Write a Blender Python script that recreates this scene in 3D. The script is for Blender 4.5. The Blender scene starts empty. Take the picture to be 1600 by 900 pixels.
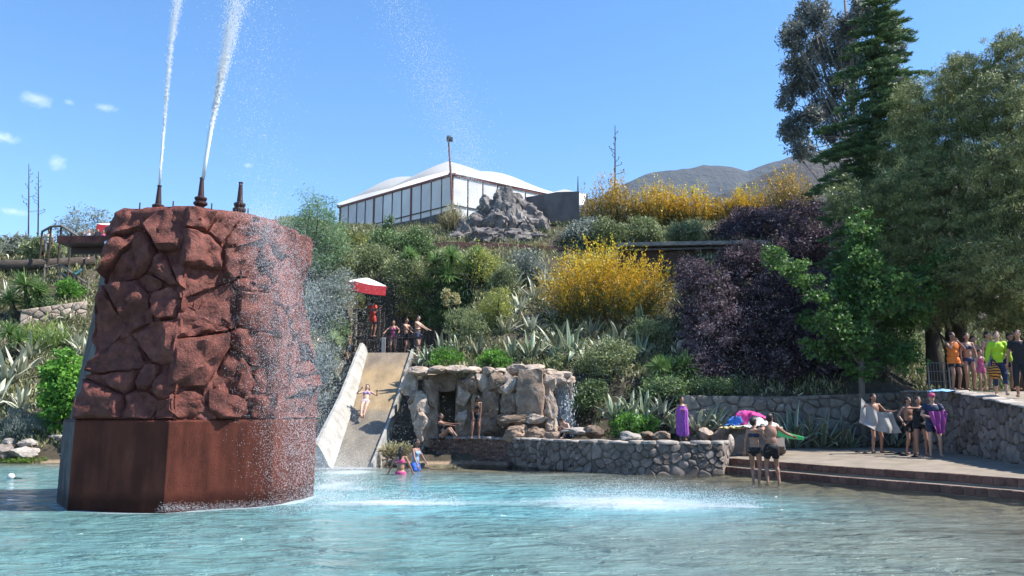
import bpy, bmesh, math, random
import numpy as np
from mathutils import Vector, Matrix, noise as mnoise
R_ = math.radians
scene = bpy.context.scene
col = scene.collection

# ------------------------------------------------------------------ camera
F = 1250.0; TH = math.atan(200/1250); CAMZ = 1.6
cam_d = bpy.data.cameras.new("camera"); cam = bpy.data.objects.new("camera", cam_d); col.objects.link(cam)
cam.location = (0, 0, CAMZ); cam.rotation_euler = (math.pi/2+TH, 0, 0)
cam_d.sensor_width = 36; cam_d.lens = 36*F/1600; cam_d.clip_start = .1; cam_d.clip_end = 20000
scene.camera = cam
# ------------------------------------------------------------------ sky and sun
SUN_AZ, SUN_EL = 86.0, 53.0      # azimuth measured from -y towards +x
w = bpy.data.worlds.new("World"); scene.world = w; w.use_nodes = True
nt = w.node_tree; nt.nodes.clear()
out = nt.nodes.new('ShaderNodeOutputWorld'); bg = nt.nodes.new('ShaderNodeBackground')
sky = nt.nodes.new('ShaderNodeTexSky'); sky.sky_type = 'NISHITA'; sky.sun_disc = False
sd = Vector((math.sin(R_(SUN_AZ))*math.cos(R_(SUN_EL)), -math.cos(R_(SUN_AZ))*math.cos(R_(SUN_EL)), math.sin(R_(SUN_EL))))
sky.sun_elevation = R_(SUN_EL); sky.sun_rotation = math.atan2(sd.x, sd.y)
sky.air_density = 1.0; sky.dust_density = .35; sky.ozone_density = 2.6; sky.altitude = 900
bg.inputs['Strength'].default_value = .11
# a few wisps of cloud low over the left hill
tc = nt.nodes.new('ShaderNodeTexCoord')
def raydir(px, py):
    cx, cy = (px-800)/F, (450-py)/F
    return Vector((cx, math.cos(TH)-cy*math.sin(TH), math.sin(TH)+cy*math.cos(TH)))
nz = nt.nodes.new('ShaderNodeTexNoise'); nz.inputs['Scale'].default_value = 48; nz.inputs['Distortion'].default_value = 2.2; nz.inputs['Detail'].default_value = 7; nz.inputs['Roughness'].default_value = .62
nt.links.new(tc.outputs['Generated'], nz.inputs['Vector'])
acc = None
for px, py, rx, ry in [(55,157,34,22),(166,169,26,12),(8,215,34,14),(90,255,22,22),(22,331,36,10),(388,258,12,8),(108,160,12,8),(-220,120,90,26),(-420,250,120,30),(1900,330,160,30)]:
    d = raydir(px, py).normalized()
    mp = nt.nodes.new('ShaderNodeVectorMath'); mp.operation = 'SUBTRACT'; mp.inputs[1].default_value = d
    nt.links.new(tc.outputs['Generated'], mp.inputs[0])
    ml = nt.nodes.new('ShaderNodeVectorMath'); ml.operation = 'MULTIPLY'; ml.inputs[1].default_value = (F/rx*1.25, F/rx*1.25, F/ry*1.4)
    nt.links.new(mp.outputs[0], ml.inputs[0])
    ln = nt.nodes.new('ShaderNodeVectorMath'); ln.operation = 'LENGTH'; nt.links.new(ml.outputs[0], ln.inputs[0])
    mr = nt.nodes.new('ShaderNodeMapRange'); mr.inputs[1].default_value = 1.25; mr.inputs[2].default_value = 0
    mr.inputs[3].default_value = 0; mr.inputs[4].default_value = 1
    nt.links.new(ln.outputs['Value'], mr.inputs[0])
    if acc is None: acc = mr.outputs[0]
    else:
        a_ = nt.nodes.new('ShaderNodeMath'); a_.operation = 'MAXIMUM'; nt.links.new(acc, a_.inputs[0]); nt.links.new(mr.outputs[0], a_.inputs[1]); acc = a_.outputs[0]
m1 = nt.nodes.new('ShaderNodeMath'); m1.operation = 'MULTIPLY'; nt.links.new(acc, m1.inputs[0]); nt.links.new(nz.outputs[0], m1.inputs[1])
mr = nt.nodes.new('ShaderNodeMapRange'); mr.inputs[1].default_value = .2; mr.inputs[2].default_value = .7; mr.inputs[4].default_value = .55
nt.links.new(m1.outputs[0], mr.inputs[0])
mx = nt.nodes.new('ShaderNodeMix'); mx.data_type = 'RGBA'; mx.inputs[7].default_value = (6.6, 6.9, 7.2, 1)
SKYG = nt.nodes.new('ShaderNodeHueSaturation'); SKYG.inputs['Saturation'].default_value = 1.24; SKYG.inputs['Value'].default_value = 1.14
nt.links.new(sky.outputs[0], SKYG.inputs['Color'])
nt.links.new(mr.outputs[0], mx.inputs[0]); nt.links.new(SKYG.outputs[0], mx.inputs[6]); nt.links.new(mx.outputs[2], bg.inputs['Color'])
nt.links.new(bg.outputs[0], out.inputs['Surface'])
sl = bpy.data.lights.new("sun", 'SUN'); so = bpy.data.objects.new("sun", sl); col.objects.link(so)
sl.energy = 4.9; sl.angle = R_(.53); sl.color = (1, .955, .88)
so.rotation_euler = (-sd).to_track_quat('-Z', 'Y').to_euler(); so.location = (0, 0, 60)
scene.view_settings.view_transform = 'Standard'; scene.view_settings.look = 'None'; scene.view_settings.gamma = 1
scene.view_settings.exposure = 1.13
scene.cycles.max_bounces = 7; scene.cycles.transparent_max_bounces = 12; scene.cycles.use_denoising = True
scene.cycles.caustics_reflective = False; scene.cycles.caustics_refractive = False

# ------------------------------------------------------------------ geometry helpers
def at(px, py, Y):
    d = raydir(px, py); t = Y/d.y
    return Vector((d.x*t, Y, CAMZ+d.z*t))
def at_z(px, py, z):
    d = raydir(px, py); t = (z-CAMZ)/d.z
    return Vector((d.x*t, d.y*t, z))
def sm(a, b, x):
    t = np.clip((x-a)/(b-a), 0, 1); return t*t*(3-2*t)
def mesh_np(name, V, Fc, mats=(), midx=None, smooth=False, tone=None, extra=None):
    V = np.asarray(V, dtype=np.float32).reshape(-1, 3)
    me = bpy.data.meshes.new(name)
    if isinstance(Fc, np.ndarray):
        n, k = Fc.shape
        me.vertices.add(len(V)); me.vertices.foreach_set('co', V.ravel())
        me.loops.add(n*k); me.loops.foreach_set('vertex_index', Fc.astype(np.int32).ravel())
        me.polygons.add(n); me.polygons.foreach_set('loop_start', np.arange(0, n*k, k, dtype=np.int32))
        me.polygons.foreach_set('loop_total', np.full(n, k, dtype=np.int32))
        me.update(calc_edges=True)
    else:
        me.from_pydata([tuple(map(float, v)) for v in V], [], [tuple(int(i) for i in f) for f in Fc]); me.update()
    for m in mats: me.materials.append(m)
    if midx is not None: me.polygons.foreach_set('material_index', np.asarray(midx, dtype=np.int32))
    if smooth: me.polygons.foreach_set('use_smooth', np.ones(len(me.polygons), dtype=bool))
    for nm, arr in (({'tone': tone} if tone is not None else {}) | (extra or {})).items():
        a = me.attributes.new(nm, 'FLOAT', 'POINT'); a.data.foreach_set('value', np.asarray(arr, dtype=np.float32))
    return me
def link(name, me, parent=None, loc=None, rot=None, scale=None):
    o = bpy.data.objects.new(name, me); col.objects.link(o)
    if parent is not None: o.parent = parent
    if loc is not None: o.location = loc
    if rot is not None: o.rotation_euler = rot
    if scale is not None: o.scale = scale
    return o
def tag(o, label=None, cat=None, group=None, kind=None):
    if label: o['label'] = label
    if cat: o['category'] = cat
    if group: o['group'] = group
    if kind: o['kind'] = kind
    return o
def thing(name, label, cat, loc=(0, 0, 0), rz=0, group=None):
    o = link(name, None, loc=loc, rot=(0, 0, rz)); o.empty_display_size = .2
    return tag(o, label, cat, group)
def local(root, pts):
    """world points -> the root's own frame (root at loc, rotation about z)"""
    M = (Matrix.Translation(root.location) @ root.rotation_euler.to_matrix().to_4x4()).inverted()
    return [M @ Vector(p) for p in pts]
class MB:
    def __init__(s): s.V = []; s.F = []; s.M = []; s.T = []
    def add(s, V, Fc, m=0, tone=0.):
        n = len(s.V); s.V += [tuple(v) for v in V]; s.F += [tuple(i+n for i in f) for f in Fc]; s.M += [m]*len(Fc); s.T += [tone]*len(V)
    def box(s, c, d, rz=0, m=0, mat=None):
        V = []
        for z in (-.5, .5):
            for x, y in ((-.5, -.5), (.5, -.5), (.5, .5), (-.5, .5)):
                V.append(Vector((x*d[0], y*d[1], z*d[2])))
        rot = mat if mat is not None else Matrix.Rotation(rz, 3, 'Z')
        V = [rot @ v + Vector(c) for v in V]
        s.add(V, [(3,2,1,0),(4,5,6,7),(0,1,5,4),(1,2,6,5),(2,3,7,6),(3,0,4,7)], m)
    def bar(s, a, b, wd, ht=None, m=0):
        a, b = Vector(a), Vector(b); d = b-a; L = d.length
        if L < 1e-5: return
        q = d.to_track_quat('Y', 'Z').to_matrix()
        s.box((a+b)/2, (wd, L, ht or wd), m=m, mat=q)
    def tube(s, P, r, n=8, m=0, caps=True, tone=0.):
        P = [Vector(p) for p in P]; k = len(P)
        if not hasattr(r, '__len__'): r = [r]*k
        V = []; up = Vector((0, 0, 1)); prev = None
        for i, p in enumerate(P):
            d = (P[min(i+1, k-1)]-P[max(i-1, 0)]).normalized()
            if prev is None:
                x = d.cross(up)
                if x.length < .05: x = d.cross(Vector((1, 0, 0)))
            else: x = prev - d*prev.dot(d)
            x.normalize(); prev = x; y = d.cross(x)
            for j in range(n):
                a = 2*math.pi*j/n; V.append(p+(x*math.cos(a)+y*math.sin(a))*r[i])
        Fc = [(i*n+j, i*n+(j+1) % n, (i+1)*n+(j+1) % n, (i+1)*n+j) for i in range(k-1) for j in range(n)]
        if caps:
            V += [P[0], P[-1]]; c0, c1 = k*n, k*n+1
            Fc += [(c0, (j+1) % n, j) for j in range(n)] + [(c1, (k-1)*n+j, (k-1)*n+(j+1) % n) for j in range(n)]
        s.add(V, Fc, m, tone)
    def lathe(s, c, prof, n=12, m=0):
        c = Vector(c); V = [c+Vector((r*math.cos(2*math.pi*j/n), r*math.sin(2*math.pi*j/n), z)) for r, z in prof for j in range(n)]
        k = len(prof); Fc = [(i*n+j, i*n+(j+1) % n, (i+1)*n+(j+1) % n, (i+1)*n+j) for i in range(k-1) for j in range(n)]
        Fc += [tuple(range(n))[::-1], tuple((k-1)*n+j for j in range(n))]
        s.add(V, Fc, m)
    def prism(s, poly, z0, z1, m=0):
        n = len(poly); V = [(p[0], p[1], z0) for p in poly]+[(p[0], p[1], (p[2] if len(p) > 2 else z1)) for p in poly]
        s.add(V, [tuple(range(n))[::-1], tuple(range(n, 2*n))]+[(i, (i+1) % n, n+(i+1) % n, n+i) for i in range(n)], m)
    def grid(s, fn, nu, nv, m=0):
        V = [fn(i/nu, j/nv) for j in range(nv+1) for i in range(nu+1)]
        s.add(V, [(j*(nu+1)+i, j*(nu+1)+i+1, (j+1)*(nu+1)+i+1, (j+1)*(nu+1)+i) for j in range(nv) for i in range(nu)], m)
    def ell(s, c, r, n=10, k=7, m=0, mat=None):
        V = []; 
        for i in range(k+1):
            a = math.pi*i/k
            for j in range(n):
                b = 2*math.pi*j/n; v = Vector((math.sin(a)*math.cos(b)*r[0], math.sin(a)*math.sin(b)*r[1], math.cos(a)*r[2]))
                V.append((mat @ v if mat else v)+Vector(c))
        s.add(V, [(i*n+j, (i+1)*n+j, (i+1)*n+(j+1) % n, i*n+(j+1) % n) for i in range(k) for j in range(n)], m)
    def build(s, name, mats, parent=None, smooth=False, loc=None, rot=None, bevel=0, world=False):
        if not isinstance(mats, (list, tuple)): mats = [mats]
        V = s.V
        if world and parent is not None: V = [tuple(v) for v in local(parent, V)]
        me = mesh_np(name, V, s.F, mats, s.M, smooth, tone=s.T)
        if bevel:
            bm = bmesh.new(); bm.from_mesh(me)
            bmesh.ops.bevel(bm, geom=[e for e in bm.edges if e.is_manifold and e.calc_face_angle(0) > .5], offset=bevel, segments=2, affect='EDGES', profile=.6)
            bm.to_mesh(me); bm.free()
        return link(name, me, parent, loc, rot)

# ------------------------------------------------------------------ materials
def nodes(name):
    m = bpy.data.materials.new(name); m.use_nodes = True; n = m.node_tree; n.nodes.clear()
    o = n.nodes.new('ShaderNodeOutputMaterial'); p = n.nodes.new('ShaderNodeBsdfPrincipled'); n.links.new(p.outputs[0], o.inputs['Surface'])
    return m, n, o, p
def rgb(c): return (c[0], c[1], c[2], 1)
def M_plain(name, c, rough=.6, metal=0, spec=.4, var=.0):
    m, n, o, p = nodes(name)
    p.inputs['Base Color'].default_value = rgb(c); p.inputs['Roughness'].default_value = rough; p.inputs['Metallic'].default_value = metal
    p.inputs['Specular IOR Level'].default_value = spec
    tc = n.nodes.new('ShaderNodeTexCoord'); nz = n.nodes.new('ShaderNodeTexNoise'); nz.inputs['Scale'].default_value = 9; nz.inputs['Detail'].default_value = 4
    n.links.new(tc.outputs['Object'], nz.inputs['Vector'])
    mr = n.nodes.new('ShaderNodeMapRange'); mr.inputs[3].default_value = .82; mr.inputs[4].default_value = 1.12; n.links.new(nz.outputs[0], mr.inputs[0])
    h = n.nodes.new('ShaderNodeHueSaturation'); h.inputs['Color'].default_value = rgb(c); n.links.new(mr.outputs[0], h.inputs['Value'])
    n.links.new(h.outputs[0], p.inputs['Base Color'])
    return m
def M_rock(name, c1, c2, c3=None, scale=3., bump=.5, bscale=None, rough=.85, rnd=.25, spec=.3, stretch=(1, 1, 1), bdist=.03):
    """two scales of noise between two or three colours, a random shade per piece, and relief"""
    m, n, o, p = nodes(name)
    tc = n.nodes.new('ShaderNodeTexCoord'); mp = n.nodes.new('ShaderNodeMapping'); mp.inputs['Scale'].default_value = stretch
    n.links.new(tc.outputs['Object'], mp.inputs[0])
    oi = n.nodes.new('ShaderNodeObjectInfo')
    off = n.nodes.new('ShaderNodeVectorMath'); off.operation = 'ADD'; sc_ = n.nodes.new('ShaderNodeVectorMath'); sc_.operation = 'SCALE'
    cb = n.nodes.new('ShaderNodeCombineXYZ'); [n.links.new(oi.outputs['Random'], cb.inputs[i]) for i in range(3)]
    n.links.new(cb.outputs[0], sc_.inputs[0]); sc_.inputs['Scale'].default_value = 40.
    n.links.new(mp.outputs[0], off.inputs[0]); n.links.new(sc_.outputs[0], off.inputs[1])
    a = n.nodes.new('ShaderNodeTexNoise'); a.inputs['Scale'].default_value = scale; a.inputs['Detail'].default_value = 9; a.inputs['Roughness'].default_value = .62
    n.links.new(off.outputs[0], a.inputs['Vector'])
    r = n.nodes.new('ShaderNodeValToRGB'); e = r.color_ramp.elements
    e[0].position = .32; e[0].color = rgb(c1); e[1].position = .66; e[1].color = rgb(c2)
    if c3: x = e.new(.8); x.color = rgb(c3)
    n.links.new(a.outputs[0], r.inputs[0])
    mr = n.nodes.new('ShaderNodeMapRange'); mr.inputs[3].default_value = 1-rnd; mr.inputs[4].default_value = 1+rnd; n.links.new(oi.outputs['Random'], mr.inputs[0])
    h = n.nodes.new('ShaderNodeHueSaturation'); n.links.new(r.outputs[0], h.inputs['Color']); n.links.new(mr.outputs[0], h.inputs['Value'])
    n.links.new(h.outputs[0], p.inputs['Base Color'])
    b = n.nodes.new('ShaderNodeTexNoise'); b.inputs['Scale'].default_value = bscale or scale*5; b.inputs['Detail'].default_value = 8; b.inputs['Roughness'].default_value = .65
    n.links.new(off.outputs[0], b.inputs['Vector'])
    bu = n.nodes.new('ShaderNodeBump'); bu.inputs['Strength'].default_value = bump; bu.inputs['Distance'].default_value = bdist
    n.links.new(b.outputs[0], bu.inputs['Height']); n.links.new(bu.outputs[0], p.inputs['Normal'])
    p.inputs['Roughness'].default_value = rough; p.inputs['Specular IOR Level'].default_value = spec
    return m
def M_leaf(name, stops, trans=.3, rough=.5, spec=.35, gain=2.1):
    """colour by the plant's own 'tone' (0..1, one value per leaf), part of the light passing through"""
    stops = [(q, tuple(min(.6, v*(gain if 'broom' not in name else 1.45)) for v in c)) for q, c in stops]
    m, n, o, p = nodes(name)
    at_ = n.nodes.new('ShaderNodeAttribute'); at_.attribute_name = 'tone'
    r = n.nodes.new('ShaderNodeValToRGB'); e = r.color_ramp.elements
    e[0].position = stops[0][0]; e[0].color = rgb(stops[0][1]); e[1].position = stops[-1][0]; e[1].color = rgb(stops[-1][1])
    for q, c in stops[1:-1]: x = e.new(q); x.color = rgb(c)
    n.links.new(at_.outputs['Fac'], r.inputs[0])
    oi = n.nodes.new('ShaderNodeObjectInfo'); mr = n.nodes.new('ShaderNodeMapRange'); mr.inputs[3].default_value = .85; mr.inputs[4].default_value = 1.15
    n.links.new(oi.outputs['Random'], mr.inputs[0])
    h = n.nodes.new('ShaderNodeHueSaturation'); n.links.new(r.outputs[0], h.inputs['Color']); n.links.new(mr.outputs[0], h.inputs['Value'])
    n.links.new(h.outputs[0], p.inputs['Base Color']); p.inputs['Roughness'].default_value = rough; p.inputs['Specular IOR Level'].default_value = spec
    t = n.nodes.new('ShaderNodeBsdfTranslucent'); n.links.new(h.outputs[0], t.inputs[0])
    mx = n.nodes.new('ShaderNodeMixShader'); mx.inputs[0].default_value = trans
    n.links.new(p.outputs[0], mx.inputs[1]); n.links.new(t.outputs[0], mx.inputs[2]); n.links.new(mx.outputs[0], o.inputs['Surface'])
    return m
# ------------------------------------------------------------------ the lie of the land
SH = [(-70, 30), (-30, 29), (-16, 28.4), (-11, 27.9), (-7.4, 26.6), (-3.0, 26.0), (-2, 24.9), (.2, 24.1), (5.9, 23.4)]
for px, py in ((1300, 757), (1450, 770), (1578, 782)):
    q = at_z(px, py, 0); SH.append((q.x, q.y))
SH += [(10.2, 12), (11, 8), (12, 0), (13, -30)]
NBACK = 8
POOL = SH+[(-70, -30)]
def pool_depth(X, Y):
    X = np.asarray(X, float); Y = np.asarray(Y, float); ins = np.zeros(X.shape, bool); n = len(POOL)
    for i in range(n):
        (x0, y0), (x1, y1) = POOL[i], POOL[(i+1) % n]
        c = ((y0 > Y) != (y1 > Y)) & (X < (x1-x0)*(Y-y0)/((y1-y0) if y1 != y0 else 1e-9)+x0)
        ins ^= c
    dep = np.full(X.shape, 9.); dmin = np.full(X.shape, 1e9)
    for i in range(len(SH)-1):
        (x0, y0), (x1, y1) = SH[i], SH[i+1]; dx, dy = x1-x0, y1-y0
        t = np.clip(((X-x0)*dx+(Y-y0)*dy)/(dx*dx+dy*dy), 0, 1)
        d = np.hypot(X-x0-t*dx, Y-y0-t*dy); dmin = np.minimum(dmin, d)
        dep = np.minimum(dep, .02+d*(.30 if i < NBACK else .085))
    return np.where(ins, np.minimum(dep, 1.1), -1.), dmin, ins
PWL = [at_z(664, 722, 0), at_z(800, 727, 0), at_z(905, 736, 0), at_z(1020, 742, 0), at_z(1128, 741, 0)]
TWL = [at_z(586, 727, 0), at_z(650, 724, 0)]+PWL
def slide_z(Y): return -.15+(4.45+.15)*np.clip((Y-25.6)/(34-25.6), 0, 1)
def terrace_z(Y): return np.interp(Y, [8, 13, 18.3, 24, 26], [1.0, 1.3, 1.78, 2.33, 2.4])
def H(X, Y):
    X = np.asarray(X, float); Y = np.asarray(Y, float)
    dep, dmin, ins = pool_depth(X, Y)
    Yc = np.maximum(Y, 1.); xr = X/Yc*28
    cap = lambda z, c: c-np.log1p(np.exp(np.clip((c-z)*1.6, -30, 30)))/1.6
    L = .1+.45*sm(28.6, 29.2, Y)+np.maximum(Y-29.2, 0)*.58; L = cap(L, 13.2)+.012*np.maximum(Y-55, 0)
    C = .82+2.3*sm(28.8, 29.8, Y)+.55*np.maximum(Y-30, 0); C = cap(C, 14.4)+.01*np.maximum(Y-60, 0)
    Rr = .25+1.8*sm(27.6, 28.0, Y)+.62*np.maximum(Y-28.2, 0); Rr = cap(Rr, 13.2)+.01*np.maximum(Y-60, 0)
    T = np.where(Y < 30, terrace_z(Y)-.2, 2.2+.26*(Y-30)); T = cap(T, 11)
    z = L+(C-L)*sm(-9.4, -8.0, xr)
    a = sm(5.6, 6.4, xr); z = z+(Rr-z)*a
    b = np.where(Y < 27, sm(14.2, 14.8, X+(24-np.minimum(Y, 24))*.2), sm(11.5, 15.0, xr)); z = z+(T-z)*b
    z = z+.12*np.sin(X*1.3+Y*.7)*np.sin(Y*1.1-X*.5)*sm(30, 33, Y)+.5*np.sin(X*.31+1)*np.sin(Y*.23+2)*sm(34, 44, Y)
    # cutting for the slide and its platform
    xl = np.interp(Y, [25, 34], [-7.9, -7.3]); xrt = np.interp(Y, [25, 31, 33.5, 38], [-3.7, -3.6, -2.3, -2.0])
    ms = sm(xl-.4, xl, X)*(1-sm(xrt, xrt+.35, X))*(1-sm(38, 39, Y))
    zs = np.where(Y < 34, slide_z(Y)-.55, 4.2); z = np.where(Y > 24, z+(np.minimum(z, zs)-z)*ms, z)
    yw = np.interp(X, [p.x for p in TWL], [p.y for p in TWL])
    z = np.where((X > TWL[0].x-.1) & (X < PWL[0].x) & (Y < 27.6) & (Y > yw), .38, z)
    z = np.where((~ins) & (X > TWL[0].x-.1) & (X < 6.2) & (Y < yw+.35), -.15, z)
    z = np.where((~ins) & (X > 5.2) & (Y < 27.5) & (z < .3), -.1, z)
    z = np.where(ins, -dep, np.where((X > TWL[0].x-.1) & (Y < 27.6), z, np.maximum(z, np.minimum(.05+dmin*.3, .3))))
    return z
_ys = np.arange(14, 130, .05)
def hit(px, py, y0=24.):
    d = raydir(px, py); t = _ys/d.y; X = d.x*t; Z = CAMZ+d.z*t
    g = H(X, _ys); k = np.where((g >= Z) & (_ys >= y0))[0]
    i = k[0] if len(k) else len(_ys)-1
    return Vector((float(X[i]), float(_ys[i]), float(min(g[i], Z[i]) if len(k) else g[i])))
def gz(x, y): return float(H(np.array([x]), np.array([y]))[0])

xs = np.concatenate([np.array([-4000, -2000, -900, -500, -250, -160, -110, -80]), np.arange(-60, 60.1, .4), np.array([80, 110, 160, 250, 500, 900, 2000, 4000])])
ys = np.concatenate([np.array([-800, -300, -100, -50, -30]), np.arange(-20, 20, 1.), np.arange(20, 72, .35), np.array([75, 80, 90, 110, 150, 220, 350, 600, 1000, 2000, 4200])])
GX, GY = np.meshgrid(xs, ys); GZ = H(GX, GY)
GZ = np.where(GY < -35, 1.2, GZ); GZ = np.where(GY > 300, 16., GZ)
nx, ny = len(xs), len(ys); idx = np.arange(nx*ny).reshape(ny, nx)
FQ = np.stack([idx[:-1, :-1], idx[:-1, 1:], idx[1:, 1:], idx[1:, :-1]], -1).reshape(-1, 4)
M_ground = M_rock('earth', (.03, .024, .015), (.085, .068, .045), (.15, .125, .09), scale=.8, bump=.6, bscale=6, rnd=0, bdist=.08)
M_bed = M_ground
ground = link('ground', mesh_np('ground', np.stack([GX, GY, GZ], -1), FQ, [M_ground], smooth=True)); tag(ground, kind='structure')

# pool bed colour lies on the same sheet: sandy concrete where the sheet is under water
n = M_ground.node_tree; geo = n.nodes.new('ShaderNodeNewGeometry'); sp = n.nodes.new('ShaderNodeSeparateXYZ'); n.links.new(geo.outputs['Position'], sp.inputs[0])
mr = n.nodes.new('ShaderNodeMapRange'); mr.inputs[1].default_value = .06; mr.inputs[2].default_value = .12; n.links.new(sp.outputs['Z'], mr.inputs[0])
mxg = n.nodes.new('ShaderNodeMix'); mxg.data_type = 'RGBA'; mxg.inputs[6].default_value = (.26, .19, .125, 1)
pr = [x for x in n.nodes if x.type == 'BSDF_PRINCIPLED'][0]; hs = [x for x in n.nodes if x.type == 'HUE_SAT'][0]
n.links.new(hs.outputs[0], mxg.inputs[7]); n.links.new(mr.outputs[0], mxg.inputs[0]); n.links.new(mxg.outputs[2], pr.inputs['Base Color'])

# ------------------------------------------------------------------ water
wx = np.concatenate([np.arange(-70, -16, 2.), np.arange(-16, 13.3, .2)]); wy = np.concatenate([np.arange(-30, 4, 2.), np.arange(4, 31, .2)])
WX, WY = np.meshgrid(wx, wy); dep, _, _ = pool_depth(WX, WY); dep = np.maximum(dep, 0)
def foam_spot(px, py, rx, ry, k, a=0):
    c = at_z(px, py, 0); u = (WX-c.x)/rx; v = (WY-c.y)/ry
    return k*np.exp(-(u*u+v*v))
foam = foam_spot(985, 785, 1.5, 1.5, .46)+foam_spot(900, 783, 1.8, 1.6, .16)+foam_spot(1100, 790, 1.6, 1.4, .2)+foam_spot(525, 757, .55, 1.7, .55)+foam_spot(590, 785, 1.2, .5, .55)+foam_spot(700, 786, 2., .7, .25)+foam_spot(545, 738, .9, 1.2, .6)
TC = at(299, 720, 16.1); TR = 2.37
air = foam_spot(950, 786, 3.6, 2.6, .62)+foam_spot(600, 775, 2.6, 3., .5)+foam_spot(760, 775, 3., 3., .3)
rr = np.hypot(WX-TC.x, WY-TC.y); foam += .62*np.exp(-((rr-TR*.97)/.13)**2)
dS = np.where(dep > 0, np.exp(-(dep/.03)**2)*0, 0)
nx, ny = len(wx), len(wy); idx = np.arange(nx*ny).reshape(ny, nx)
FQ = np.stack([idx[:-1, :-1], idx[:-1, 1:], idx[1:, 1:], idx[1:, :-1]], -1).reshape(-1, 4)
WZ = .012*np.sin(WX*2.1+WY*3.3)*np.sin(WY*4.1-WX*.6)
WZ = WZ*np.clip(dep*5, 0, 1)
m, n, o, p = nodes('pool_water')
geo = n.nodes.new('ShaderNodeNewGeometry')
mp = n.nodes.new('ShaderNodeMapping'); mp.inputs['Scale'].default_value = (1, 2.0, 1); n.links.new(geo.outputs['Position'], mp.inputs[0])
b1 = n.nodes.new('ShaderNodeTexNoise'); b1.inputs['Scale'].default_value = 1.9; b1.inputs['Detail'].default_value = 5; b1.inputs['Roughness'].default_value = .58; b1.inputs['Distortion'].default_value = .5
n.links.new(mp.outputs[0], b1.inputs['Vector'])
bu = n.nodes.new('ShaderNodeBump'); bu.inputs['Strength'].default_value = 1.; bu.inputs['Distance'].default_value = .36; b3 = n.nodes.new('ShaderNodeTexNoise'); b3.inputs['Scale'].default_value = .55; b3.inputs['Detail'].default_value = 2; n.links.new(geo.outputs['Position'], b3.inputs['Vector'])
b4 = n.nodes.new('ShaderNodeMapRange'); b4.inputs[1].default_value = .35; b4.inputs[2].default_value = .65; b4.inputs[3].default_value = .45; b4.inputs[4].default_value = 1.25; n.links.new(b3.outputs[0], b4.inputs[0])
b5 = n.nodes.new('ShaderNodeMath'); b5.operation = 'MULTIPLY'; n.links.new(b1.outputs[0], b5.inputs[0]); n.links.new(b4.outputs[0], b5.inputs[1])
n.links.new(b5.outputs[0], bu.inputs['Height'])
ad = n.nodes.new('ShaderNodeAttribute'); ad.attribute_name = 'depth'
af = n.nodes.new('ShaderNodeAttribute'); af.attribute_name = 'foam'
rw = n.nodes.new('ShaderNodeValToRGB'); e = rw.color_ramp.elements
e[0].position = .0; e[0].color = (.20, .165, .12, 1); e[1].position = 1.; e[1].color = (.12, .235, .235, 1)
for q, c in ((.25, (.15, .155, .125)), (.5, (.145, .175, .15)), (.75, (.15, .215, .20))): x = e.new(q); x.color = rgb(c)
n.links.new(ad.outputs['Fac'], rw.inputs[0])
# broad patches of cloudier water
b2 = n.nodes.new('ShaderNodeTexNoise'); b2.inputs['Scale'].default_value = .35; b2.inputs['Detail'].default_value = 3; n.links.new(geo.outputs['Position'], b2.inputs['Vector'])
mr2 = n.nodes.new('ShaderNodeMapRange'); mr2.inputs[1].default_value = .3; mr2.inputs[2].default_value = .7; mr2.inputs[3].default_value = .8; mr2.inputs[4].default_value = 1.15; n.links.new(b2.outputs[0], mr2.inputs[0])
hs = n.nodes.new('ShaderNodeHueSaturation'); n.links.new(rw.outputs[0], hs.inputs['Color']); n.links.new(mr2.outputs[0], hs.inputs['Value'])
# foam
fn1 = n.nodes.new('ShaderNodeTexNoise'); fn1.inputs['Scale'].default_value = 14; fn1.inputs['Detail'].default_value = 10; fn1.inputs['Roughness'].default_value = .85; n.links.new(geo.outputs['Position'], fn1.inputs['Vector'])
fm = n.nodes.new('ShaderNodeMath'); fm.operation = 'ADD'; n.links.new(af.outputs['Fac'], fm.inputs[0]); n.links.new(fn1.outputs[0], fm.inputs[1])
fr = n.nodes.new('ShaderNodeMapRange'); fr.inputs[1].default_value = .72; fr.inputs[2].default_value = 1.25; fr.inputs[4].default_value = .9; n.links.new(fm.outputs[0], fr.inputs[0])
# airy, lighter water round the foam
fa = n.nodes.new('ShaderNodeMapRange'); fa.inputs[1].default_value = .0; fa.inputs[2].default_value = .5; fa.inputs[4].default_value = .85
aa = n.nodes.new('ShaderNodeAttribute'); aa.attribute_name = 'air'; n.links.new(aa.outputs['Fac'], fa.inputs[0])
mxa = n.nodes.new('ShaderNodeMix'); mxa.data_type = 'RGBA'; mxa.inputs[7].default_value = (.13, .33, .37, 1); n.links.new(fa.outputs[0], mxa.inputs[0]); n.links.new(hs.outputs[0], mxa.inputs[6])
mxf = n.nodes.new('ShaderNodeMix'); mxf.data_type = 'RGBA'; mxf.inputs[7].default_value = (.6, .64, .67, 1)
n.links.new(fr.outputs[0], mxf.inputs[0]); n.links.new(mxa.outputs[2], mxf.inputs[6]); n.links.new(mxf.outputs[2], p.inputs['Base Color'])
n.links.new(bu.outputs[0], p.inputs['Normal']); p.inputs['Roughness'].default_value = .07; p.inputs['IOR'].default_value = 1.33
ro = n.nodes.new('ShaderNodeMapRange'); ro.inputs[3].default_value = .06; ro.inputs[4].default_value = .7; n.links.new(fr.outputs[0], ro.inputs[0]); n.links.new(ro.outputs[0], p.inputs['Roughness'])
tr = n.nodes.new('ShaderNodeBsdfTransparent'); tr.inputs[0].default_value = (.86, .96, .93, 1)
gl = n.nodes.new('ShaderNodeBsdfGlossy'); gl.inputs['Roughness'].default_value = .06; n.links.new(bu.outputs[0], gl.inputs['Normal'])
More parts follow.
